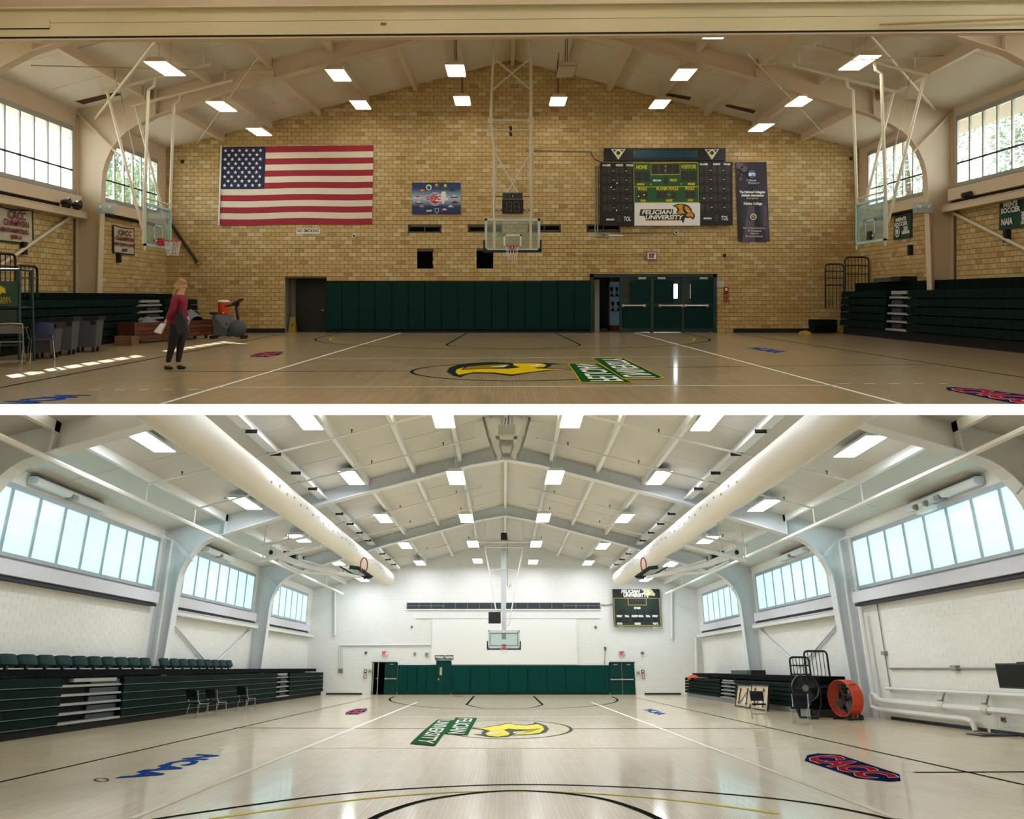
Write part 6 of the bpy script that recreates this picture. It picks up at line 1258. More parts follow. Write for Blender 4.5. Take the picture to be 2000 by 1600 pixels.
def doorleaf(d, u0, u1, vt, glass, bar, closer):
    qbox('leaf', u0, vt, u1, 1357.2, -0.03, 0.03, doorB, d)
    if glass: qbox('vision_glass', glass[0], glass[1], glass[2], glass[3], 0.03, 0.036, black if glass[4] else mat('glass_beige', '#b9ae94', 0.2), d)
    if bar:
        a = Q(bar[0], bar[2], 0.09); b = Q(bar[1], bar[2], 0.09); mb = MB(); mb.tube([a, b], 0.04, 8); mb.box(a.x - 0.04, a.x + 0.04, YB - 0.1, YB - 0.03, a.z - 0.05, a.z + 0.05); mb.box(b.x - 0.04, b.x + 0.04, YB - 0.1, YB - 0.03, b.z - 0.05, b.z + 0.05); obj('push_bar', mb, steel, d)
    if closer: qbox('door_closer', closer[0], closer[2], closer[1], closer[2] + 1.6, 0.03, 0.1, steel, d)
def doorframe(d, u0, u1, vt, k=1.3):
    for q in ((u0 - k, vt - k, u1 + k, vt), (u0 - k, vt, u0, 1357.2), (u1, vt, u1 + k, 1357.2)): qbox('frame_bar', q[0], q[1], q[2], q[3], -0.05, 0.07, doorB, d)
doorframe(d, 728, 774.5, 1294.5); doorleaf(d, 751, 774.5, 1294.5, (756, 1304.5, 759.5, 1314.5, 1), (753, 773, 1326), (762, 769, 1297))
qbox('centre_post', 737, 1294.5, 738.6, 1357, -0.1, 0.0, steel, d)
mb = MB(); p = Q(733, 1326); mb.ball((p.x, DB + 0.5, p.z), 0.06, 6); obj('door_knob', mb, steel, d)
d = bthing('door_7', 'teal single door below the athletic training sign', None, Q(866, 1357)); d['kind'] = 'structure'; doorframe(d, 853, 880, 1291.5); doorleaf(d, 853, 880, 1291.5, (859, 1303.5, 863.2, 1319, 0), None, None)
mb = MB(); p = Q(856.5, 1327); mb.ball((p.x, YB - 0.08, p.z), 0.06, 8); obj('door_knob', mb, steel, d); qbox('inner_pad', 864.5, 1300, 878, 1354, 0.03, 0.06, greenB, d)
d = bthing('door_8', 'closed teal double door at the right of the padding', None, Q(1215, 1357)); d['kind'] = 'structure'; doorframe(d, 1191.5, 1238.5, 1294.5)
doorleaf(d, 1191.5, 1214.6, 1294.5, (1206.5, 1305.5, 1210, 1315.5, 1), (1193.5, 1213, 1327.5), (1198, 1206, 1297.5)); doorleaf(d, 1215.4, 1238.5, 1294.5, (1217.5, 1305.5, 1221, 1315.5, 1), (1216, 1236, 1327.5), (1223, 1231, 1297.5))
# padding
def pads(u0, u1, n, vt, vb, label):
    t = bthing('wall_padding', label, 'wall pad', Q((u0 + u1) / 2, vb))
    qbox('backing_board', u0, vt + 1, u1, vb, 0.0, 0.05, MATS['pad_backing'], t)
    for k in range(n):
        ua = u0 + (u1 - u0) * k / n; ub = u0 + (u1 - u0) * (k + 1) / n; xa = Q(ua, 1328).x + 0.012; xb = Q(ub, 1328).x - 0.012; za = Q(ua, vb).z; zt = Q(ua, vt).z
        mb = MB(); mb.box(xa, xb, YB - 0.08, YB, za, zt); mb.add([(xa, YB - 0.08, za), (xb, YB - 0.08, za), (xb, YB - 0.08, zt), (xa, YB - 0.08, zt), (xa + 0.05, YB - 0.1, za + 0.05), (xb - 0.05, YB - 0.1, za + 0.05), (xb - 0.05, YB - 0.1, zt - 0.05), (xa + 0.05, YB - 0.1, zt - 0.05)], [(4, 5, 6, 7), (0, 1, 5, 4), (1, 2, 6, 5), (2, 3, 7, 6), (3, 0, 4, 7)]); obj('pad', mb, greenB, t)
pads(776.5, 851.5, 4, 1299, 1353.5, 'short run of teal wall pads between the two left doors'); pads(881.5, 1180, 8, 1299.5, 1353.5, 'long run of teal wall pads behind the middle hoop')
pads(1180.5, 1190, 1, 1299.5, 1353.5, 'narrow teal wall pad beside the closed double door')
for n_, (a, b) in enumerate(((637, 707), (776, 851), (882, 1190), (1259, 1330))): qbox('baseboard_back', a, 1353.8, b, 1357.2, 0, 0.03, rubber, kind='structure', label=['black baseboard left of the opened teal door', 'black baseboard under the short pad run', 'black baseboard under the long pad run', 'black baseboard at the right of the white end wall'][n_])
# signs and boxes
t = bthing('door_sign', 'green Athletic Training CENTER sign above the single door', 'sign', Q(867, 1289)); qbox('plate', 849.5, 1280, 885.5, 1288.8, 0, 0.04, mat('sign_green', '#123f3a', 0.5), t); qtext('Athletic Training', 867.5, 1283.6, 4.0, wht, t, 0.045, 34, bold=0.01); qtext('C E N T E R', 867.5, 1287.2, 1.6, wht, t, 0.045, 22)
for u, lb, em in ((751, 'pink glowing EXIT sign over the opened teal door', 1.2), (1214, 'pale EXIT sign over the closed teal double door', 0.15)):
    t = bthing('exit_sign', lb, 'exit sign', Q(u, 1280.5), 'exit signs of the lower hall'); qbox('box', u - 5.8, 1272.2, u + 5.8, 1280.4, 0, 0.12, mat('exit_housing', '#b9aeb0', 0.5), t); qbox('face', u - 5, 1272.8, u + 5, 1279.8, 0.12, 0.13, mat('exit_face_%d' % u, '#f0c3ca' if em > 1 else '#e8dfdd', 0.4, emit=em * 0.5), t); qtext('EXIT', u, 1276.4, 5.4, redp, t, 0.135, 8, bold=0.02)
for u0, v0, u1, v1, c, n_, lb, cat in ((711, 1307.5, 716.5, 1314.5, '#6d1f25', 'fire_alarm_pull', 'dark red fire alarm left of the opened teal door', 'fire alarm'), (719.5, 1307.5, 726, 1315, '#cdb5a8', 'wall_notice', 'small green and pink notice beside the opened teal door', 'notice'), (711, 1318, 716.5, 1325, '#8a6a63', 'key_box', 'small brown box under the left fire alarm', 'wall box'),
                               (1252.5, 1308.5, 1258, 1315.5, '#7c1f26', 'fire_alarm_pull', 'dark red fire alarm right of the closed double door', 'fire alarm'), (1243, 1311, 1249.5, 1319, '#cfc3b4', 'wall_notice', 'small pale notice beside the closed double door', 'notice'), (1253.5, 1319, 1258.5, 1326.5, '#8d6f68', 'key_box', 'small brown box under the right fire alarm', 'wall box'),
                               (808.5, 1274.5, 812.5, 1280.5, '#77766f', 'horn_strobe', 'small grey strobe left of the athletic sign', 'strobe'), (830, 1275, 837, 1282, '#9aa09b', 'wall_speaker', 'square grey wall speaker left of the athletic sign', 'speaker'), (713, 1273, 717, 1277, '#1a1a1a', 'wall_camera', 'black dot camera left of the pink exit sign', 'camera'), (1252, 1273.5, 1257, 1278.5, '#6a6a66', 'horn_strobe', 'small grey strobe right of the pale exit sign', 'strobe'), (1161.5, 1223, 1165, 1227, '#222222', 'wall_camera', 'black dot camera below the scoreboard left corner', 'camera'), (1180, 1264, 1183.5, 1270, '#2a2a2a', 'wall_camera', 'black camera left of the pale exit sign', 'camera'), (803, 1223, 806, 1226, '#222222', 'wall_camera', 'black dot camera under the long wall vent', 'camera')):
    t = bthing(n_, lb, cat, Q((u0 + u1) / 2, v1)); qbox('cover', u0, v0, u1, v1, 0, 0.1, mat('box_' + c[1:], c, 0.5), t); e = (u1 - u0) * 0.25; qbox('face', u0 + e, v0 + e, u1 - e, v1 - e * 1.2, 0.1, 0.11, wht if n_ in ('fire_alarm_pull', 'key_box') else MATS['cage_grey'], t)
    if n_ == 'wall_notice': qbox('green_band', u0, v0, u1, v0 + 2.2, 0.1, 0.112, mat('notice_green', '#a9d08a', 0.5), t)
t = bthing('outlet_cluster', 'cluster of six grey outlets on the white end wall', 'outlets', Q(665, 1316))
for i in range(3):
    for j in range(2): qbox('outlet', 660.5 + 3.3 * i, 1306.5 + 4.6 * j, 663.2 + 3.3 * i, 1310 + 4.6 * j, 0, 0.05, MATS['cage_grey'], t)
wpipe = mat('pipe_white', '#e9e8e3', 0.45)
def bpipe(name, pts, r, label, cat='pipe', m=None, group=None): return pipe(name, pts, r, m or wpipe, label, cat, None, 'B', 7, group, clip=True)
bpipe('surface_conduit', [Q(664, 1260.5, 0.05), Q(842, 1259.5, 0.05)], 0.05, 'white conduit running level across the end wall', 'conduit')
for k, u in enumerate((663, 666.5, 670)): bpipe('drop_conduit', [Q(u, 1262, 0.04), Q(u, 1306, 0.04)], 0.02, ['left', 'middle', 'right'][k] + ' thin conduit dropping to the outlet cluster', 'conduit')
bpipe('downpipe', [Q(655, 1150, 0.12), Q(655, 1241, 0.12)], 0.09, 'white downpipe high on the left of the end wall'); bpipe('downpipe', [Q(1311, 1150, 0.12), Q(1311, 1248, 0.12)], 0.09, 'white downpipe high on the right of the end wall'); bpipe('corner_pipe', [Q(1358, 1246, 0.2), Q(1360, 1357, 0.2)], 0.11, 'white corner pipe at the right of the end wall')
bpipe('alarm_conduit', [Q(1182, 1270, 0.03), Q(1180, 1299, 0.03)], 0.018, 'thin conduit dropping to the right end of the padding', 'conduit', conduit)
t = bthing('wall_panel', 'large flush white panel framed on the end wall', 'panel', Q(984, 1299)); qbox('panel_face', 843, 1206, 1126, 1298, 0, 0.025, whiteB, t)
for q in ((812, 1206, 1172, 1208), (842, 1206, 843.2, 1259), (1126, 1206, 1127.2, 1298)): qbox('panel_trim', q[0], q[1], q[2], q[3], 0, 0.06, white, t)
t = bthing('linear_vent', 'long dark strip vent across the white end wall', 'vent', Q(984, 1190)); qbox('slot', 795, 1177.5, 1172, 1189.6, 0, 0.03, mat('vent_dark', '#2d3338', 0.4), t)
for k in range(17): u = 795 + (1172 - 795) * k / 16; qbox('divider', u - 0.5, 1177, u + 0.5, 1190, 0.03, 0.05, mat('vent_divider', '#7c8388', 0.4), t)
for a, b in ((795, 870), (1100, 1172)): qbox('mid_rail', a, 1183, b, 1184, 0.03, 0.05, MATS['vent_divider'], t)
qbox('sill_ledge', 795, 1190, 1172, 1192, 0, 0.08, white, t)
# scoreboard
S2 = bthing('wall_scoreboard', 'green black scoreboard with gold trim on the white end wall', 'scoreboard', Q(1243, 1223))
c2 = lambda x, y: (1180 + x / 14.286, 1130 + y / 14.286)
def b2(name, x0, y0, x1, y1, d0, d1, m): a = c2(x0, y0); b = c2(x1, y1); return qbox(name, a[0], a[1], b[0], b[1], d0, d1, m, S2)
sg2 = mat('scoreboard_dark_green', '#0f2a20', 0.45); gold2 = mat('gold_trim', '#9c8c4a', 0.5)
b2('cabinet', 245, 310, 1550, 1335, 0, 0.3, sg2); b2('name_header', 245, 310, 1530, 548, 0.3, 0.32, sblk)
for q in ((258, 552, 1535, 572), (258, 1306, 1545, 1330), (258, 552, 280, 1330), (1525, 552, 1548, 1330), (640, 560, 662, 760), (1145, 560, 1166, 760), (640, 740, 1166, 762)): b2('gold_trim', q[0], q[1], q[2], q[3], 0.3, 0.33, gold2)
b2('clock_window', 664, 578, 1142, 738, 0.3, 0.325, black)
for q in ((350, 870, 600, 1010), (1225, 870, 1470, 1010), (700, 870, 760, 1010), (870, 870, 945, 1010), (1070, 870, 1120, 1010), (360, 1110, 490, 1215), (580, 1110, 670, 1215), (770, 1110, 1065, 1215), (1170, 1110, 1250, 1215), (1345, 1110, 1470, 1215)): b2('digit_window', q[0], q[1], q[2], q[3], 0.3, 0.315, black)
for body, x, y, w_ in (('PERIOD', 908, 838, 180), ('FOULS', 415, 1063, 160), ('T.O.L.', 620, 1063, 130), ('PLAYER-FOUL', 915, 1063, 330), ('T.O.L.', 1205, 1063, 130), ('FOULS', 1405, 1063, 160), ('SCORE', 418, 1273, 150), ('MATCH', 915, 1273, 170), ('SCORE', 1410, 1273, 150)):
    u, v = c2(x, y); qtext(body, u, v, 3.2, wht, S2, 0.335, w_ / 14.286, bold=0.02)
u, v = c2(715, 378); qtext('FELICIAN', u, v, 6.2, wht, S2, 0.34, 540 / 14.286, 0.2, 0.02); u, v = c2(850, 482); qtext('UNIVERSITY', u, v, 6.2, wht, S2, 0.34, 680 / 14.286, 0.2, 0.02)
bx = lambda p: (1000 + (p[0] - 868) * 1.68, 296 + (p[1] - 698) * 1.25)
ybr = mat('emblem_pale_yellow', '#d9d36a', 0.5)
for k, m_, dy in (('dark', wht, 0.332), ('gold', ybr, 0.336), ('beak', ybr, 0.336), ('white', wht, 0.34)):
    qpoly('emblem_' + k, [c2(*bx(p)) for p in BIRD[k]], m_, S2, dy)
for u in (1213, 1279): qbox('mount_foot', u - 5, 1223.5, u + 5, 1228, 0, 0.15, white, S2)
bpipe('scoreboard_cable', [Q(1174, 1181, 0.06), Q(1185, 1182.5, 0.06), Q(1197, 1180, 0.06)], 0.03, 'grey cable between strip vent and scoreboard', 'cable', conduit)
# ================================================================== hall B: hoops
YK = 54.0
K3 = lambda u, v, y=YK: pb(u, v, Y=y)
t = bthing('ceiling_hung_hoop', 'middle glass hoop on a white mast before the white end wall', 'basketball hoop', K3(984, 1268))
a = K3(953, 1267); b = K3(1015.5, 1231); x0, x1, z0, z1 = K3(953, 1250).x, K3(1015.5, 1250).x, a.z, b.z; k = 0.1
mb = MB()
for q in ((x0, x1, z1 - k * 1.5, z1), (x0, x1, z0, z0 + k * 1.3), (x0, x0 + k, z0, z1), (x1 - k, x1, z0, z1)): mb.box(q[0], q[1], YK - 0.03, YK + 0.03, q[2], q[3])
obj('backboard_frame', mb, mat('frame_silver', '#cdd3d6', 0.4), t); mb = MB(); mb.box(x0 + k, x1 - k, YK - 0.006, YK + 0.006, z0 + k, z1 - k); obj('backboard_glass', mb, bglass, t)
mb = MB()
for zz in (z0 + k * 1.5, z1 - k * 1.7): mb.box(x0 + k, x1 - k, YK + 0.03, YK + 0.06, zz - 0.025, zz + 0.025)
for xx in (x0 + k * 1.2, x1 - k * 1.2): mb.box(xx - 0.02, xx + 0.02, YK + 0.03, YK + 0.06, z0, z1)
obj('inner_steel', mb, mat('steel_dark', '#5c656c', 0.4), t)
mb = MB(); mb.box(x0 - 0.06, x1 + 0.06, YK - 0.05, YK + 0.05, z0 - 0.07, z0 + 0.01); mb.box(x0 - 0.06, x0 + 0.01, YK - 0.05, YK + 0.05, z0, z0 + 0.4); mb.box(x1 - 0.01, x1 + 0.06, YK - 0.05, YK + 0.05, z0, z0 + 0.4); obj('edge_pad', mb, mat('pad_navy', '#1b2140', 0.5), t)
xm = (x0 + x1) / 2; mb = MB(); mb.box(xm - 0.12, xm + 0.12, YK - 0.2, YK - 0.02, z0 + 0.02, z0 + 0.22); obj('rim_bracket', mb, rimr, t)
c = (xm, YK - 0.45, z0 + 0.15); rim(t, c); net(t, c, 0.22, 0.42)
zrB = lambda x: roofz('B', x) - 0.03
mb = MB(); mb.box(xm - 0.13, xm + 0.13, YK + 0.05, YK + 0.3, z0 + 0.5, K3(984, 1195).z); obj('lower_mast', mb, mat('mast_grey', '#c2c7cc', 0.4), t)
zt = K3(984, 1066).z; mb = MB(); mb.box(xm - 0.17, xm + 0.13, YK + 0.06, YK + 0.28, K3(984, 1195).z, zt); obj('upper_mast', mb, MATS['mast_grey'], t)
seg('mast_cable', [(xm + 0.2, YK + 0.1, zt + 0.6), (xm + 0.2, YK + 0.1, K3(984, 1145).z), (xm + 0.32, YK + 0.1, K3(984, 1147).z), (xm + 0.4, YK + 0.1, K3(984, 1142).z)], 0.025, t, conduit)
for u0, v0, u1, v1 in ((947.5, 1070, 970, 1200), (1021, 1070, 994, 1220)): seg('stay_pipe', [K3(u0, v0), K3(u1, v1)], 0.04, t, wpipe)
seg('stay_pipe', [K3(994, 1220), K3(988, 1225)], 0.04, t, wpipe)
for u0, u1, v, r in ((930, 1045, 1058.5, 0.07), (947, 1022, 1069, 0.055)): seg('header_pipe', [K3(u0, v), K3(u1, v)], r, t, wpipe)
for u in (947, 1022): p = K3(u, 1058.5); seg('roof_hanger', [K3(u, 1069), (p.x, YK, zrB(p.x))], 0.03, t, wpipe)
seg('spreader', [K3(957, 1115), K3(984, 1111), K3(1009, 1116)], 0.02, t, wpipe)
p = K3(984, 1055); mb = MB(); mb.box(p.x - 0.18, p.x + 0.18, YK - 0.1, YK + 0.3, p.z, p.z + 0.42); obj('winch_box', mb, black, t)
t = bthing('shot_clock', 'plain black shot clock left of the white mast', 'shot clock', K3(966, 1218)); a = K3(954, 1218); b = K3(978, 1195.5); mb = MB(); mb.box(a.x, b.x, YK - 0.05, YK + 0.05, a.z, b.z); obj('case', mb, sblk, t); mb = MB(); mb.box(a.x + 0.05, b.x - 0.05, YK - 0.06, YK - 0.05, a.z + 0.05, b.z - 0.05); obj('screen', mb, black, t); mb = MB(); mb.box(b.x, b.x + 0.12, YK + 0.0, YK + 0.06, a.z + 0.1, a.z + 0.2); obj('mount_arm', mb, wpipe, t)
# side hoops folded up under the roof
def folded(sgn, label):
    """swung up sideways: arm runs from near the wall up towards the middle; sgn=+1 left"""
    U = (lambda u: u) if sgn > 0 else (lambda u: 1970 - u - 2)
    Y0 = 38.5
    F = lambda u, v, y=Y0: pb(U(u), v, Y=y)
    t = bthing('folded_side_hoop', label, 'basketball hoop', F(620, 1120), 'folded side hoops of the lower hall')
    seg('arm', [F(545, 1090), F(588, 1103), F(650, 1117), F(706, 1128)], [0.09, 0.12, 0.09, 0.07], t, wpipe, 8)
    seg('upper_tube', [F(541, 1080), F(600, 1106), F(655, 1115)], 0.07, t, wpipe); seg('lower_tube', [F(545, 1096), F(588, 1118), F(650, 1122)], 0.06, t, wpipe); seg('stay_pipe', [F(588, 1094), F(658, 1115)], 0.05, t, wpipe)
    seg('header_pipe', [F(510, 1095), F(628, 1066)], 0.1, t, wpipe); seg('header_pipe', [F(508, 1067), F(605, 1048)], 0.06, t, wpipe)
    for u, v in ((513, 1092), (560, 1083)): p = F(u, v); seg('roof_hanger', [p, (p.x, Y0, zrB(p.x))], 0.03, t, wpipe)
    for q in (((525, 1080), (535, 1055)), ((520, 1090), (537, 1066))): seg('brace', [F(*q[0]), F(*q[1])], 0.03, t, wpipe)
    bp_ = [F(683, 1109), F(699, 1109), F(726, 1127), F(714, 1131), F(690, 1122), F(664, 1107)]
    mb = MB(); mb.poly([F(664, 1107), F(684, 1107), F(724, 1128), F(694, 1123)]); obj('backboard_glass', mb, bglass, t)
    mb = MB(); mb.tube([F(683, 1108), F(700, 1110), F(726, 1128), F(710, 1128)], 0.09, 6); obj('edge_pad', mb, gpad, t); mb = MB(); mb.tube([F(664, 1107), F(690, 1122), F(710, 1127)], 0.035, 6); obj('backboard_frame', mb, gpad, t)
    c = F(711, 1104); mb = MB(); n = 20; mb.tube([c + Vector((0.13 * math.cos(2 * math.pi * i / n), 0.12 * math.cos(2 * math.pi * i / n), 0.3 * math.sin(2 * math.pi * i / n))) for i in range(n)], 0.028, 6, closed=True); obj('rim', mb, rimr, t)
    seg('rim_bracket', [F(711, 1113), F(712, 1120)], 0.05, t, black)
    p = F(566, 1090, Y0 + 0.3); mb = MB(); mb.box(p.x - 0.28, p.x + 0.28, Y0 + 0.2, Y0 + 0.6, p.z - 0.28, p.z + 0.28); obj('winch_box', mb, black, t)
    mb = MB(); mb.ball(F(529, 1079), 0.1, 8); obj('pulley', mb, black, t)
    return t
folded(1, 'folded up side hoop with green edge pad under the left duct'); folded(-1, 'folded up side hoop with green edge pad under the right duct')
# ================================================================== hall B: air ducts, speaker cluster, pipes
ductm = mat('duct_fabric', '#f2f1ec', 0.6, var=0.02, scale=3, bump=0.15)
for sgn, u, v, lb in ((1, 757, 1131, 'left'), (-1, 1209, 1131, 'right')):
    e = pb(u, v, Y=54.0); rd = 0.43; nr = pb(335 if sgn > 0 else 1637, 812, Z=e.z); dk = (nr.x - e.x) / (54.0 - nr.y); ex = lambda y, e=e, dk=dk: e.x + dk * (54.0 - y)
    t = bthing('fabric_air_duct', 'long white fabric air duct hanging at the ' + lb + ' of the lower hall', 'duct', (e.x, 40, e.z - rd), 'fabric air ducts')
    mb = MB(); n = 26; ys = [54.0, 53.98, 53.85, 53.6] + [53 - 2.2 * k for k in range(18)]; rr = [0.03, 0.27, 0.38, rd] + [rd * (1 + 0.012 * math.sin(k * 2.1)) for k in range(18)]
    vs = [];
    for y, r in zip(ys, rr): vs += [(ex(y) + r * math.cos(2 * math.pi * i / n), y, e.z + r * math.sin(2 * math.pi * i / n)) for i in range(n)]
    mb.add(vs, [(j * n + i, j * n + (i + 1) % n, (j + 1) * n + (i + 1) % n, (j + 1) * n + i) for j in range(len(ys) - 1) for i in range(n)]); mb.add([vs[i] for i in range(n)], [tuple(range(n))[::-1]]); obj('sleeve', mb, ductm, t, smooth=True, clip=True)
    ga = math.radians(-8) if sgn > 0 else math.radians(188)
    for k in range(30):
        y = 52 - 0.95 * k
        for da in ((0.0,) if k % 2 else (0.16,)):
            a = ga + (da if sgn > 0 else -da); p = Vector((ex(y) + (rd + 0.012) * math.cos(a), y, e.z + (rd + 0.012) * math.sin(a))); mb = MB(); nrm = Vector((math.cos(a), 0, math.sin(a))); tx = Vector((0, 1, 0)); ty = nrm.cross(tx); mb.poly([p + tx * 0.09 * math.cos(q * 0.785) + ty * 0.04 * math.sin(q * 0.785) for q in range(8)])
            obj('air_nozzle', mb, mat('nozzle_grey', '#8f9092', 0.6), t, clip=True)
    mb = MB(); mb.bar((ex(18), 18, e.z + rd + 0.03), (ex(53.5), 53.5, e.z + rd + 0.03), 0.06, 0.05); obj('hanging_rail', mb, white, t, clip=True)
t = bthing('speaker_cluster', 'grey loudspeaker cluster hanging from the roof ridge', 'loudspeaker', pb(990, 893, Y=30.2)); gs = mat('speaker_grey', '#bcc4c2', 0.5); gs2 = mat('speaker_grille', '#9ba3a3', 0.6)
C4 = lambda u, v, y=30.2: pb(u, v, Y=y)
def slab(name, pts, d, m): mb = MB(); mb.prism([C4(*p) for p in pts], (0, d, 0)); return obj(name, mb, m, t)
z4 = lambda x, y: (900 + x / 8.0, 800 + y / 8.0)
for mir in (0, 1):
    f = (lambda x: x) if not mir else (lambda x: 1432 - x)
    slab('line_array', [z4(f(345), 95), z4(f(440), 90), z4(f(535), 410), z4(f(440), 430)], 0.5, gs); slab('line_array', [z4(f(440), 430), z4(f(535), 410), z4(f(640), 700), z4(f(560), 750), z4(f(510), 650)], 0.5, gs)
    slab('line_array_edge', [z4(f(338), 110), z4(f(362), 100), z4(f(460), 430), z4(f(530), 640), z4(f(572), 750), z4(f(545), 740), z4(f(490), 610), z4(f(425), 430)], 0.56, mat('speaker_edge', '#6f746c', 0.5))
slab('horn_box', [z4(585, 240), z4(850, 240), z4(850, 395), z4(585, 395)], 0.5, gs2); slab('horn_frame', [z4(540, 395), z4(885, 395), z4(885, 412), z4(540, 412)], 0.55, gs)
slab('mid_horn', [z4(620, 470), z4(815, 470), z4(795, 590), z4(640, 590)], 0.5, gs2); slab('low_horn', [z4(645, 680), z4(780, 680), z4(775, 735), z4(650, 735)], 0.5, gs2); slab('spine', [z4(600, 400), z4(830, 400), z4(770, 735), z4(660, 735)], 0.6, gs)
for x in (640, 690, 740, 800): mb = MB(); p = C4(*z4(x, 235)); mb.tube([p, (p.x + 0.02, p.y, zrB(p.x))], 0.018, 5); obj('cable', mb, black if x in (690, 740) else conduit, t, clip=True)
# sprinkler mains and branches
for sgn, lb in ((1, 'left'), (-1, 'right')):
    X = sgn * -11.0; bpipe('sprinkler_main', [(X, 14, 6.28), (X, 62.5, 6.28)], 0.07, 'long white sprinkler main along the ' + lb + ' of the lower hall')
    for k, Y in enumerate((56.5, 45.6, 41.0, 31.5, 27.0)):
        xa, xb = X, XCB - sgn * 0.5 - sgn * 0.6; P0 = (xa, Y, 6.28); P1 = (xa, Y, roofz('B', xa) - 0.4); P2 = (xb, Y, roofz('B', xb) - 0.4)
        t = bthing('sprinkler_branch', ['rearmost', 'fourth', 'third', 'second', 'nearest'][k] + ' sprinkler branch pipe below the ' + lb + ' roof slope', 'pipe', (xa, Y, 6.28), 'sprinkler branches')
        mb = MB(); mb.tube([P0, P1, P2], 0.035, 6); obj('branch', mb, wpipe, t, clip=True)
        for j in range(4): x = xa + (xb - xa) * (0.1 + 0.26 * j); mb = MB(); zz = roofz('B', x) - 0.4; mb.tube([(x, Y, zz), (x, Y, zz + 0.12)], 0.02, 5); mb.lathe([(0.05, 0.12), (0.02, 0.15)], (x, Y, zz), 8); obj('sprinkler_head', mb, mat('head_dark', '#4a4843', 0.5), t, clip=True)
    # light track bars fixed on the purlin
    for k in range(14):
        y = 60.5 - 2.9 * k; x = XCB - sgn * 1.85 * 3.95
        if y < 22: break
        mb = MB(); z = roofz('B', x) - 0.28; mb.box(x - 0.16, x + 0.16, y - 1.2, y + 1.2, z - 0.1, z); o = obj('strip_light', mb, white, room='B', clip=True); mb = MB(); mb.box(x - 0.17, x + 0.17, y - 1.225, y - 1.2, z - 0.11, z + 0.0); obj('end_cap', mb, blackm, o, clip=True)
        tagp(o, 'unlit strip light number %s from the end wall on the %s purlin' % (['one', 'two', 'three', 'four', 'five', 'six', 'seven', 'eight', 'nine', 'ten', 'eleven', 'twelve', 'thirteen', 'fourteen'][k], lb), 'strip light', 'unlit strip lights')
    Xw = XLB if sgn > 0 else XRB
    for (y0, y1), nm in (((24.3, 29.0), 'near'), ((39.5, 43.5), 'middle')):
        t = bthing('infrared_heater', 'long rounded white heater above the %s %s frosted window' % (nm, lb), 'heater', (Xw + sgn * 0.3, (y0 + y1) / 2, 6.35), 'heaters above the windows'); mb = MB(); n = 10
        pr = [(0.02, 6.34), (0.26, 6.34), (0.33, 6.40), (0.33, 6.5), (0.26, 6.56), (0.02, 6.56)]; mb.prism([(Xw + sgn * a, y0, z) for a, z in pr], (0, y1 - y0, 0)); obj('casing', mb, greyW, t, clip=True); mb = MB(); mb.box(Xw + sgn * 0.02, Xw + sgn * 0.2, y0 + 0.1, y1 - 0.1, 6.57, 6.6); obj('mount_rail', mb, blackm, t, clip=True); mb = MB(); mb.box(Xw + sgn * 0.1, Xw + sgn * 0.36, y0 + (y1 - y0) * 0.45, y0 + (y1 - y0) * 0.52, 6.3, 6.44); obj('control_box', mb, conduit, t, clip=True)
    # bay rails and diagonal braces
    for (a, b), nm in (((36.0, 48.9), 'middle'), ((50.1, 63.4), 'far')):
        t = bthing('rail_beam', 'white horizontal rail across the %s bay of the %s wall' % (nm, lb), 'beam', (Xw + sgn * 0.2, (a + b) / 2, 3.55), 'rails of the lower hall'); mb = MB(); mb.box(Xw + sgn * 0.02, Xw + sgn * 0.36, a, b, 3.55, 3.72); obj('rail', mb, white, t); mb = MB(); mb.box(Xw + sgn * 0.02, Xw + sgn * 0.4, a, b, 3.72, 3.745); obj('top_flange', mb, white, t)
    ym = 42.4
    for a, z0_, b, z1_, nm in ((36.4, 3.45, ym, 1.7, 'near'), (48.4, 3.45, ym + 0.3, 1.7, 'far')): bpipe('wall_brace', [(Xw + sgn * 0.1, a, z0_), (Xw + sgn * 0.1, b, z1_)], 0.045, nm + ' diagonal brace on the middle bay of the ' + lb + ' wall', 'brace', greyW)
    bpipe('post_conduit', [(Xw + sgn * 0.35, 34.95, 0.1), (Xw + sgn * 0.35, 34.95, 6.2), (Xw + sgn * 0.2, 34.2, 6.3)], 0.045, 'white conduit up the middle ' + lb + ' steel post', 'conduit')
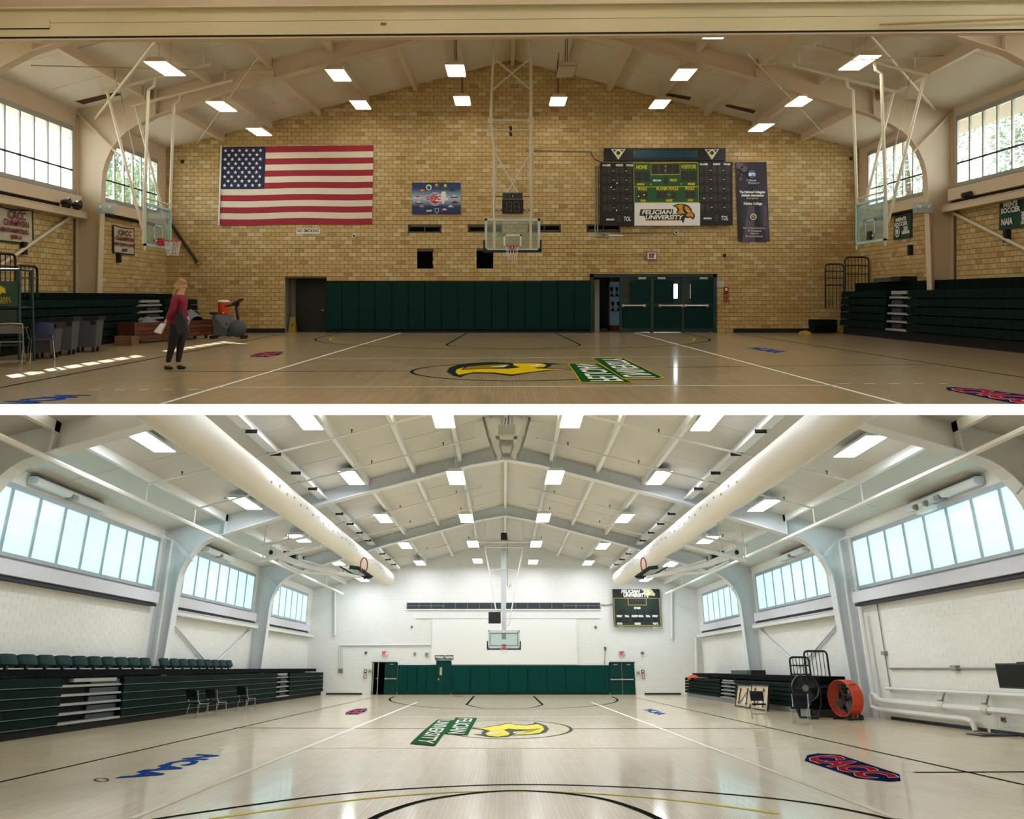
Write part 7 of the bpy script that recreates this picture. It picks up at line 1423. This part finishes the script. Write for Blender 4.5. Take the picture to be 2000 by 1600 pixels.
# ================================================================== hall B: bleachers, seats, gear
bleacher('B', 1, -12.0, XLB + 0.05, 16.0, 63.2, 0.2, 0.234, 5, 1.42, 1.6, [(26.0, 30.2), (50.4, 53.4)], bgrB, mat('bleacher_black', '#0a100f', 0.7, spec=0.05), 'long folded bleachers along the left white wall', dark, 0.9, mat('nosing_green_grey', '#4e655a', 0.5))
bleacher('B', -1, 11.4, XRB - 0.05, 36.0, 60.3, 0.2, 0.175, 5, 1.12, 1.33, [(47.4, 50.6)], bgrB, MATS['bleacher_black'], 'short folded bleachers along the right white wall', mat('plinth_grey', '#8b9094', 0.5), 0.9)
def rowseat(i, n, y, wd, label):
    t = bthing('stadium_seat', label, 'seat', (-12.62, y, 1.6), 'green stadium seats on the left bleachers'); m_ = mat('seat_green', '#0b302d', 0.6, spec=0.1); mb = MB(); nx, ny = 6, 6; vs = []
    for lay in (0, 1):
        for j in range(ny + 1):
            for k in range(nx + 1):
                s = -1 + 2 * k / nx; q = j / ny; w_ = wd * (0.46 + 0.03 * math.sin(math.pi * q)); z = 1.70 + 0.27 * q - 0.035 * (s ** 4) * (q > 0.6) * 1.0
                vs.append((-12.6 + 0.10 * math.cos(s * 1.2) - 0.1 * q + (-0.05 if lay else 0.0), y + w_ * s, z))
    N = (nx + 1) * (ny + 1); f = []
    for lay in (0, 1): f += [(lay * N + j * (nx + 1) + k, lay * N + j * (nx + 1) + k + 1, lay * N + (j + 1) * (nx + 1) + k + 1, lay * N + (j + 1) * (nx + 1) + k) for j in range(ny) for k in range(nx)]
    ed = [j * (nx + 1) for j in range(ny + 1)] + [ny * (nx + 1) + k for k in range(1, nx + 1)] + [j * (nx + 1) + nx for j in range(ny - 1, -1, -1)] + [k for k in range(nx - 1, 0, -1)]
    f += [(ed[i_], ed[(i_ + 1) % len(ed)], N + ed[(i_ + 1) % len(ed)], N + ed[i_]) for i_ in range(len(ed))]
    mb.add(vs, f); obj('backrest', mb, m_, t, smooth=True); mb = MB(); mb.box(-12.66, -12.6, y - 0.06, y + 0.06, 1.6, 1.74); obj('support', mb, black, t); mb = MB(); mb.box(-12.95, -12.62, y - wd * 0.4, y + wd * 0.4, 1.63, 1.70); obj('folded_pan', mb, m_, t)
on = ['first', 'second', 'third', 'fourth', 'fifth', 'sixth', 'seventh', 'eighth', 'ninth', 'tenth', 'eleventh']
ya, yb_ = pb(-6, 1295, X=-12.6).y, pb(296, 1295, X=-12.6).y
for i in range(10): w_ = (yb_ - ya) / 10; rowseat(i, 10, ya + (i + 0.5) * w_, w_, 'green stadium seat, %s from the viewer in the near row' % on[i])
ya, yb_ = pb(313, 1295, X=-12.6).y, pb(455, 1295, X=-12.6).y
for i in range(9): w_ = (yb_ - ya) / 9; rowseat(i, 9, ya + (i + 0.5) * w_, w_, 'green stadium seat, %s from the viewer beyond the white post' % on[i])
# chrome legged chairs
def stackchair(label, u, v, rz, arm, sc_=1.0, grp='chrome legged chairs of the lower hall'):
    t = bthing('stacking_chair', label, 'chair', (0, 0, 0), grp); sm = mat('chair_navy', '#10141d', 0.6, spec=0.15)
    mb = MB(); mb.prism([(-0.24, -0.24, 0.44), (0.24, -0.24, 0.44), (0.22, 0.22, 0.43), (-0.22, 0.22, 0.43)], (0, 0, 0.05)); obj('seat', mb, sm, t)
    mb = MB(); n = 6; vs = []
    for j in range(4):
        for i in range(n + 1): s = -1 + 2 * i / n; vs.append((0.23 * s, 0.24 + 0.03 * j - 0.04 * (1 - s * s) + 0.05, 0.56 + 0.105 * j))
    m_ = len(vs); vs += [(x, y + 0.03, z) for x, y, z in vs]; f = [(k * m_ + j * (n + 1) + i, k * m_ + j * (n + 1) + i + 1, k * m_ + (j + 1) * (n + 1) + i + 1, k * m_ + (j + 1) * (n + 1) + i) for k in (0, 1) for j in range(3) for i in range(n)]
    f += [(i, i + 1, m_ + i + 1, m_ + i) for i in range(n)] + [(3 * (n + 1) + i, 3 * (n + 1) + i + 1, m_ + 3 * (n + 1) + i + 1, m_ + 3 * (n + 1) + i) for i in range(n)] + [(j * (n + 1) + e, (j + 1) * (n + 1) + e, m_ + (j + 1) * (n + 1) + e, m_ + j * (n + 1) + e) for j in range(3) for e in (0, n)]
    mb.add(vs, f); obj('backrest', mb, sm, t, smooth=True)
    for sx in (-1, 1):
        seg('front_leg', [(sx * 0.24, -0.2, 0.46), (sx * 0.25, -0.26, 0)], 0.014, t, chrome); seg('rear_leg', [(sx * 0.25, 0.32, 0.85), (sx * 0.24, 0.24, 0.56), (sx * 0.24, 0.16, 0.43), (sx * 0.25, 0.28, 0)], 0.014, t, chrome)
        seg('seat_rail', [(sx * 0.24, -0.2, 0.43), (sx * 0.24, 0.2, 0.43)], 0.012, t, chrome)
    seg('stretcher', [(-0.25, 0.26, 0.14), (0.25, 0.26, 0.14)], 0.01, t, chrome); seg('stretcher', [(-0.25, -0.24, 0.14), (0.25, -0.24, 0.14)], 0.01, t, chrome)
    p = fb(u, v); place(t, (p.x, p.y, 0), rz, sc=sc_); return t
stackchair('first dark chair before the left bleachers, left of the close pair', 384, 1402, math.radians(150), 0, 1.05); stackchair('dark chair before the left bleachers, right of the close pair', 421, 1398, math.radians(150), 0, 1.05); stackchair('dark chair before the left bleachers, standing apart', 480, 1388, math.radians(150), 0, 1.05)
stackchair('dark chair in front of the leaning folded tables', 1484, 1404, math.radians(-10), 0, 1.0, 'dark chairs by the fans'); stackchair('dark chair in front of the black drum fan', 1566, 1414, math.radians(-25), 0, 1.0, 'dark chairs by the fans')
# folded tables leaning on the bleachers
def ftable(label, u0, u1, v, hgt, lean):
    p0 = Vector((10.72, u0, 0)); p1 = Vector((10.72, u1, 0)); t = bthing('folded_table', label, 'table', (0, 0, 0), 'folded tables leaning by the right bleachers'); ln = (Vector((p1.x, p1.y, 0)) - Vector((p0.x, p0.y, 0))).length; h2 = ln / 2
    tan = mat('table_underside', '#d8c2a0', 0.6, var=0.08, scale=5); mb = MB(); mb.box(-h2 + 0.03, h2 - 0.03, 0, 0.025, 0.03, hgt - 0.03); obj('tabletop', mb, tan, t)
    for q in ((-h2, h2, 0, 0.05), (-h2, h2, hgt - 0.05, hgt), (-h2, -h2 + 0.05, 0, hgt), (h2 - 0.05, h2, 0, hgt)): mb = MB(); mb.box(q[0], q[1], -0.03, 0.03, q[2], q[3]); obj('edge_frame', mb, black, t)
    for sx in (-1, 1):
        x = sx * h2 * 0.5; seg('folded_leg', [(x, -0.03, 0.12), (x, -0.03, hgt - 0.12)], 0.022, t, black); seg('leg_bar', [(x - 0.2, -0.03, 0.18), (x + 0.2, -0.03, 0.18)], 0.018, t, black); seg('leg_bar', [(x - 0.2, -0.03, hgt - 0.2), (x + 0.2, -0.03, hgt - 0.2)], 0.018, t, black)
    seg('brace', [(-h2 * 0.3, -0.03, 0.2), (h2 * 0.4, -0.03, hgt - 0.3)], 0.014, t, black)
    mb = MB(); mb.box(h2 * 0.05, h2 * 0.4, -0.004, 0.0, 0.12, 0.42); obj('paper_label', mb, wht, t)
    ang = math.atan2(p1.y - p0.y, p1.x - p0.x); place(t, ((p0.x + p1.x) / 2, (p0.y + p1.y) / 2, 0), ang, tilt=Matrix.Rotation(math.radians(-lean), 4, 'X'))
ftable('folded table with pale underside leaning at the left', 44.6, 42.0, 0, 0.95, 14); ftable('folded table with pale underside leaning at the right', 41.9, 39.2, 0, 0.98, 10)
# drum fans
def fan(label, u, v, R_, wd, rz, shell, hub, blade, base):
    t = bthing('drum_fan', label, 'fan', (0, 0, 0), 'drum fans by the right wall'); zc_ = R_ + 0.12; n = 28; mb = MB()
    pr = [(R_, -wd / 2), (R_ + 0.02, -wd / 2), (R_ + 0.02, wd / 2), (R_, wd / 2)]; vs = []
    for r, y in pr: vs += [(r * math.cos(2 * math.pi * i / n), y, zc_ + r * math.sin(2 * math.pi * i / n)) for i in range(n)]
    mb.add(vs, [(j * n + i, j * n + (i + 1) % n, ((j + 1) % 4) * n + (i + 1) % n, ((j + 1) % 4) * n + i) for j in range(4) for i in range(n)]); obj('drum', mb, shell, t, smooth=False)
    for y in (-wd / 2 + 0.02, wd / 2 - 0.02):
        g = MB()
        for rr in (0.3, 0.5, 0.7, 0.88, 1.0): g.ring((0, y, zc_), R_ * rr, 0.006, 'Y', 24, 4)
        for i in range(8): a = 2 * math.pi * i / 8; g.tube([(0.1 * math.cos(a), y, zc_ + 0.1 * math.sin(a)), (R_ * math.cos(a), y, zc_ + R_ * math.sin(a))], 0.006, 4)
        obj('guard_grille', g, blackm, t)
    mb = MB(); mb.lathe([(0.1, -0.12), (0.12, 0), (0.1, 0.12)], (0, 0, zc_), 12, axis='Y'); obj('motor_hub', mb, hub, t)
    for i in range(4):
        a = 2 * math.pi * i / 4 + 0.5; r1 = R_ * 0.92; d = Vector((math.cos(a), 0, math.sin(a))); e = Vector((-math.sin(a), 0, math.cos(a))); c0 = Vector((0, 0, zc_)); mb = MB()
        mb.add([c0 + d * 0.1 - e * 0.06 + Vector((0, -0.05, 0)), c0 + d * 0.1 + e * 0.06 + Vector((0, 0.05, 0)), c0 + d * r1 + e * 0.17 + Vector((0, 0.08, 0)), c0 + d * r1 - e * 0.12 + Vector((0, -0.08, 0))], [(0, 1, 2, 3)]); obj('blade', mb, blade, t)
    if base:
        for x in (-R_ * 0.6, R_ * 0.6): seg('foot_tube', [(x, -wd / 2 - 0.1, 0.04), (x, wd / 2 + 0.1, 0.04)], 0.03, t, blackm); seg('foot_post', [(x, -wd / 2 + 0.03, 0.04), (x, -wd / 2 + 0.03, zc_ - math.sqrt(R_ ** 2 - x ** 2))], 0.02, t, blackm); seg('foot_post', [(x, wd / 2 - 0.03, 0.04), (x, wd / 2 - 0.03, zc_ - math.sqrt(R_ ** 2 - x ** 2))], 0.02, t, blackm)
        for y in (-wd / 2, wd / 2): mb = MB(); mb.lathe([(0.09, -0.03), (0.09, 0.03)], (R_ * 0.6, y, 0.09), 12, axis='X'); obj('wheel', mb, black, t)
        seg('lift_handle', [(R_ * 0.72, -0.12, zc_ + R_ * 0.73), (R_ * 0.8, -0.1, zc_ + R_ * 0.8), (R_ * 0.8, 0.1, zc_ + R_ * 0.8), (R_ * 0.72, 0.12, zc_ + R_ * 0.73)], 0.015, t, blackm)
    p = (u, v); place(t, (u, v, 0), rz); return t
fan('large orange drum fan beside the white post', 11.75, 33.0, 0.56, 0.5, math.radians(-66), mat('fan_orange', '#cf3f0e', 0.4), blackm, mat('blade_grey', '#585c60', 0.4), True)
fn = fan('black drum fan on a tall stand beside the guard rails', 10.6, 33.9, 0.44, 0.35, math.radians(-12), black, mat('hub_grey', '#7c8084', 0.4), mat('blade_dark', '#3a3d3c', 0.5), False)
place(fn, (10.6, 33.6, 0.42), math.radians(-12))
mb_ = MB(); mb_.box(-0.3, 0.3, -0.25, 0.25, -0.42, -0.34); obj('stand_base', mb_, black, fn)
for sx in (-0.35, 0.35): seg('stand_post', [(sx * 0.8, 0, -0.38), (sx * 1.35, 0, 0.1), (sx * 1.42, 0, 0.6)], 0.03, fn, black)
p0 = pb(1547, 1330, Y=37.5); p1 = pb(1579, 1284, Y=37.5); railing('B', 37.5, p0.x, p1.x, 0.9, p1.z, 5, [p1.z - 0.3, p1.z - 0.62, p1.z - 0.94], 'lower black guard rail at the end of the right bleachers', 'guard rails of the lower hall', r=0.04, ax='X')
p0 = pb(1576, 1325, Y=36.6); p1 = pb(1614, 1272, Y=36.6); railing('B', 36.6, p0.x, p1.x, 1.05, p1.z, 5, [1.15], 'taller black guard rail beside the white post', 'guard rails of the lower hall', r=0.04, ax='X')
t = bthing('bleacher_cart', 'dark open seat frame at the near end of the right bleachers', 'frame', (11.6, 34.8, 0))
for z in (0.3, 0.6, 0.9): mb = MB(); mb.box(10.9, 12.6, 34.3, 35.9, z, z + 0.09); obj('seat_board', mb, MATS['bleacher_black'], t)
for x in (10.95, 12.5):
    for y in (34.35, 35.8): mb = MB(); mb.box(x - 0.04, x + 0.04, y - 0.05, y + 0.05, 0, 1.0); obj('post', mb, black, t)
t = bthing('equipment_case', 'grey flat case lying on the right bleachers of the lower hall', 'case', (12.6, 49.5, 1.33)); mb = MB(); mb.box(12.25, 12.95, 47.8, 51.2, 1.33, 1.52); obj('body', mb, mat('case_green_grey', '#4a5a56', 0.5), t); mb = MB(); mb.box(12.24, 12.96, 47.0, 47.8, 1.33, 1.53); obj('dark_end', mb, black, t)
t = bthing('orange_cloth', 'crumpled orange cloth on the far end of the right bleachers', 'cloth', (11.6, 59, 1.08)); mb = MB(); n = 10; vs = []
for i in range(n + 1):
    for j in range(n + 1): s, q = i / n, j / n; vs.append((11.35 + 0.65 * q, 57.6 + 2.4 * s, 1.085 + 0.2 * math.sin(math.pi * s) * math.sin(math.pi * q) * (0.7 + 0.3 * math.sin(13 * s + 7 * q))))
mb.add(vs, [(i * (n + 1) + j, i * (n + 1) + j + 1, (i + 1) * (n + 1) + j + 1, (i + 1) * (n + 1) + j) for i in range(n) for j in range(n)]); obj('folds', mb, mat('cloth_orange', '#d4501a', 0.7), t, smooth=True)
mb = MB(); mb.box(11.3, 11.34, 57.8, 58.6, 0.98, 1.08); obj('hanging_edge', mb, MATS['cloth_orange'], t)
# television on its wall arm
XW = XRB; tv = bthing('wall_television', 'black television on a wall arm at the right edge', 'television', (XW - 0.6, 24.0, 1.45))
a = pb(1945, 1296, X=XW - 0.75); b = pb(1949, 1344, X=XW - 0.75); y0, y1 = a.y, a.y - 2.6; mb = MB(); mb.box(XW - 0.78, XW - 0.7, y1, y0, b.z, a.z); obj('cabinet', mb, black, tv, clip=True); mb = MB(); mb.box(XW - 0.795, XW - 0.78, y1 + 0.06, y0 - 0.06, b.z + 0.04, a.z - 0.04); obj('screen', mb, mat('tv_screen', '#050506', 0.3, spec=0.15), tv)
mb = MB(); mb.bar((XW, y0 - 1.0, (a.z + b.z) / 2), (XW - 0.7, y0 - 0.8, (a.z + b.z) / 2), 0.1, 0.16); obj('wall_arm', mb, blackm, tv); mb = MB(); mb.box(XW - 0.76, XW - 0.72, y0 - 1.6, y0 - 1.0, a.z, a.z + 0.03); obj('top_strip', mb, black, tv); mb = MB(); mb.tube([(XW - 0.7, y0 - 1.4, b.z), (XW - 0.5, y0 - 1.5, b.z - 0.15), (XW - 0.1, y0 - 1.6, b.z - 0.1)], 0.02, 6); obj('cable', mb, conduit, tv)
# heating pipes on the right wall
def rp(u, v, d=0.25): p = pb(u, v, X=XW - d); return p
def zz(u, v, d): return pb(u, v, X=XW - d).z
v1 = rp(1690, 1358, 0.28)
bpipe('heating_riser', [(XW - 0.28, 34.0, 3.6), (XW - 0.28, 34.0, 0.82), (XW - 0.28, 33.6, 0.62), (XW - 0.28, 33.2, 0.58), (XW - 0.28, 14.0, 0.58)], 0.085, 'thick white heating pipe dropping and running along the right wall')
bpipe('return_pipe', [(XW - 0.25, 34.4, 0.75), (XW - 0.25, 34.4, 0.36), (XW - 0.25, 33.9, 0.30), (XW - 0.25, 27.6, 0.30), (XW - 0.25, 27.2, 0.26), (XW - 0.25, 27.1, 0.02)], 0.075, 'lower white return pipe bending into the floor by the right wall')
bpipe('upper_pipe', [(XW - 0.12, 33.2, 0.98), (XW - 0.12, 14.0, 0.98)], 0.05, 'thin upper white pipe along the right wall')
bpipe('wall_conduit', [(XW - 0.05, 32.8, 1.62), (XW - 0.05, 24.6, 1.62), (XW - 0.05, 24.0, 1.55)], 0.03, 'grey conduit running along the right wall to the television', 'conduit', conduit)
bpipe('riser_conduit', [(XW - 0.05, 33.0, 0.9), (XW - 0.05, 33.0, 4.0)], 0.02, 'thin grey riser conduit beside the right steel post', 'conduit', conduit)
for y, z, s, lb in ((28.0, 1.56, 0.12, 'grey junction box on the right wall conduit'), (33.0, 2.05, 0.10, 'grey junction box on the riser conduit by the right post')): t = bthing('junction_box', lb, 'junction box', (XW - 0.06, y, z)); mb = MB(); mb.box(XW - 0.12, XW, y - s * 1.6, y + s * 1.6, z, z + s * 1.2); obj('box', mb, conduit, t); mb = MB(); mb.box(XW - 0.13, XW - 0.12, y - s * 1.2, y + s * 1.2, z + 0.02, z + s); obj('cover', mb, mat('steel_plate', '#a3a6a8', 0.35, metal=0.5), t)
for y, lb in ((26.2, 'valve joining the two white pipes, nearer the television'), (28.8, 'valve on the thick white pipe, nearer the steel post')):
    t = bthing('pipe_valve', lb, 'valve', (XW - 0.28, y, 0.5)); mb = MB(); mb.lathe([(0.1, -0.16), (0.13, -0.1), (0.13, 0.1), (0.1, 0.16)], (XW - 0.28, y, 0.58), 12, axis='Y'); obj('body', mb, mat('pipe_cream_b', '#ddd8c4', 0.5), t); mb = MB(); mb.tube([(XW - 0.28, y, 0.65), (XW - 0.2, y, 0.85), (XW - 0.14, y, 0.95)], 0.03, 6); obj('link', mb, conduit, t)
    mb = MB(); mb.ring((XW - 0.3, y, 0.74), 0.08, 0.014, 'Z', 14, 5); obj('hand_wheel', mb, conduit, t)
for n_, (y0, y1) in enumerate(((26.9, 33.4), (24.6, 26.7), (14, 23.9))): mb = MB(); mb.box(XW - 0.03, XW - 0.008, y0, y1, 0, 0.09); obj('baseboard_right', mb, mat('baseboard_navy', '#171a33', 0.5), room='B', kind='structure', label=['navy baseboard along the right wall by the post', 'short navy baseboard below the valves', 'navy baseboard along the right wall below the television'][n_])
t = bthing('floor_plate', 'small dark plate on the floor by the navy baseboard', 'plate', (12.4, 25.6, 0)); mb = MB(); mb.box(12.35, 13.3, 25.2, 26.0, 0, 0.03); obj('plate', mb, blackm, t); mb = MB(); mb.box(12.6, 13.1, 25.4, 25.8, 0.03, 0.04); obj('lid', mb, black, t)
t = bthing('wall_outlet', 'small grey outlet low on the right wall', 'outlet', (XW - 0.02, pb(1962, 1412, X=XW).y, 0.3)); y = OFF[t.name].y; mb = MB(); mb.box(XW - 0.03, XW - 0.007, y - 0.12, y + 0.12, 0.3, 0.42); obj('plate', mb, conduit, t); mb = MB(); mb.box(XW - 0.036, XW - 0.03, y - 0.06, y + 0.06, 0.33, 0.39); obj('socket', mb, black, t)
t = bthing('emergency_light', 'white twin emergency light over the right frosted windows', 'emergency light', pb(1810, 1000, X=XRB - 0.4)); p = OFF[t.name]; mb = MB(); mb.box(p.x - 0.1, p.x + 0.1, p.y - 0.5, p.y + 0.5, p.z, p.z + 0.14); obj('battery_box', mb, white, t)
for sy in (-0.35, 0.35): mb = MB(); mb.lathe([(0.05, -0.1), (0.1, 0.02), (0.1, 0.04)], (p.x - 0.15, p.y + sy, p.z + 0.2), 12, axis='X'); obj('lamp_head', mb, conduit, t)
# ---- boards missing from the ceiling of hall A (bare brown deck shows)
def on_roof(u, v):
    d = ray(u, v); lo, hi = 5.0, 40.0
    for _ in range(60):
        m = (lo + hi) / 2; p = CAM + d * m
        if p.z > roofz('A', p.x) - 0.04: hi = m
        else: lo = m
    p = CAM + d * lo; return Vector((p.x, p.y, roofz('A', p.x) - 0.04))
for k, q in enumerate((((147, 198), (163, 204), (238, 185), (224, 180)), ((1293, 181), (1350, 190), (1346, 196), (1289, 185)), ((1420, 204), (1476, 216), (1472, 222), (1415, 208)))):
    mb = MB(); mb.poly([on_roof(*p) for p in q]); o = obj('bare_deck_patch', mb, mat('bare_deck', '#4a2e1a', 0.8, var=0.2), ceilA); o['label'] = 'brown gap of a missing ceiling board'
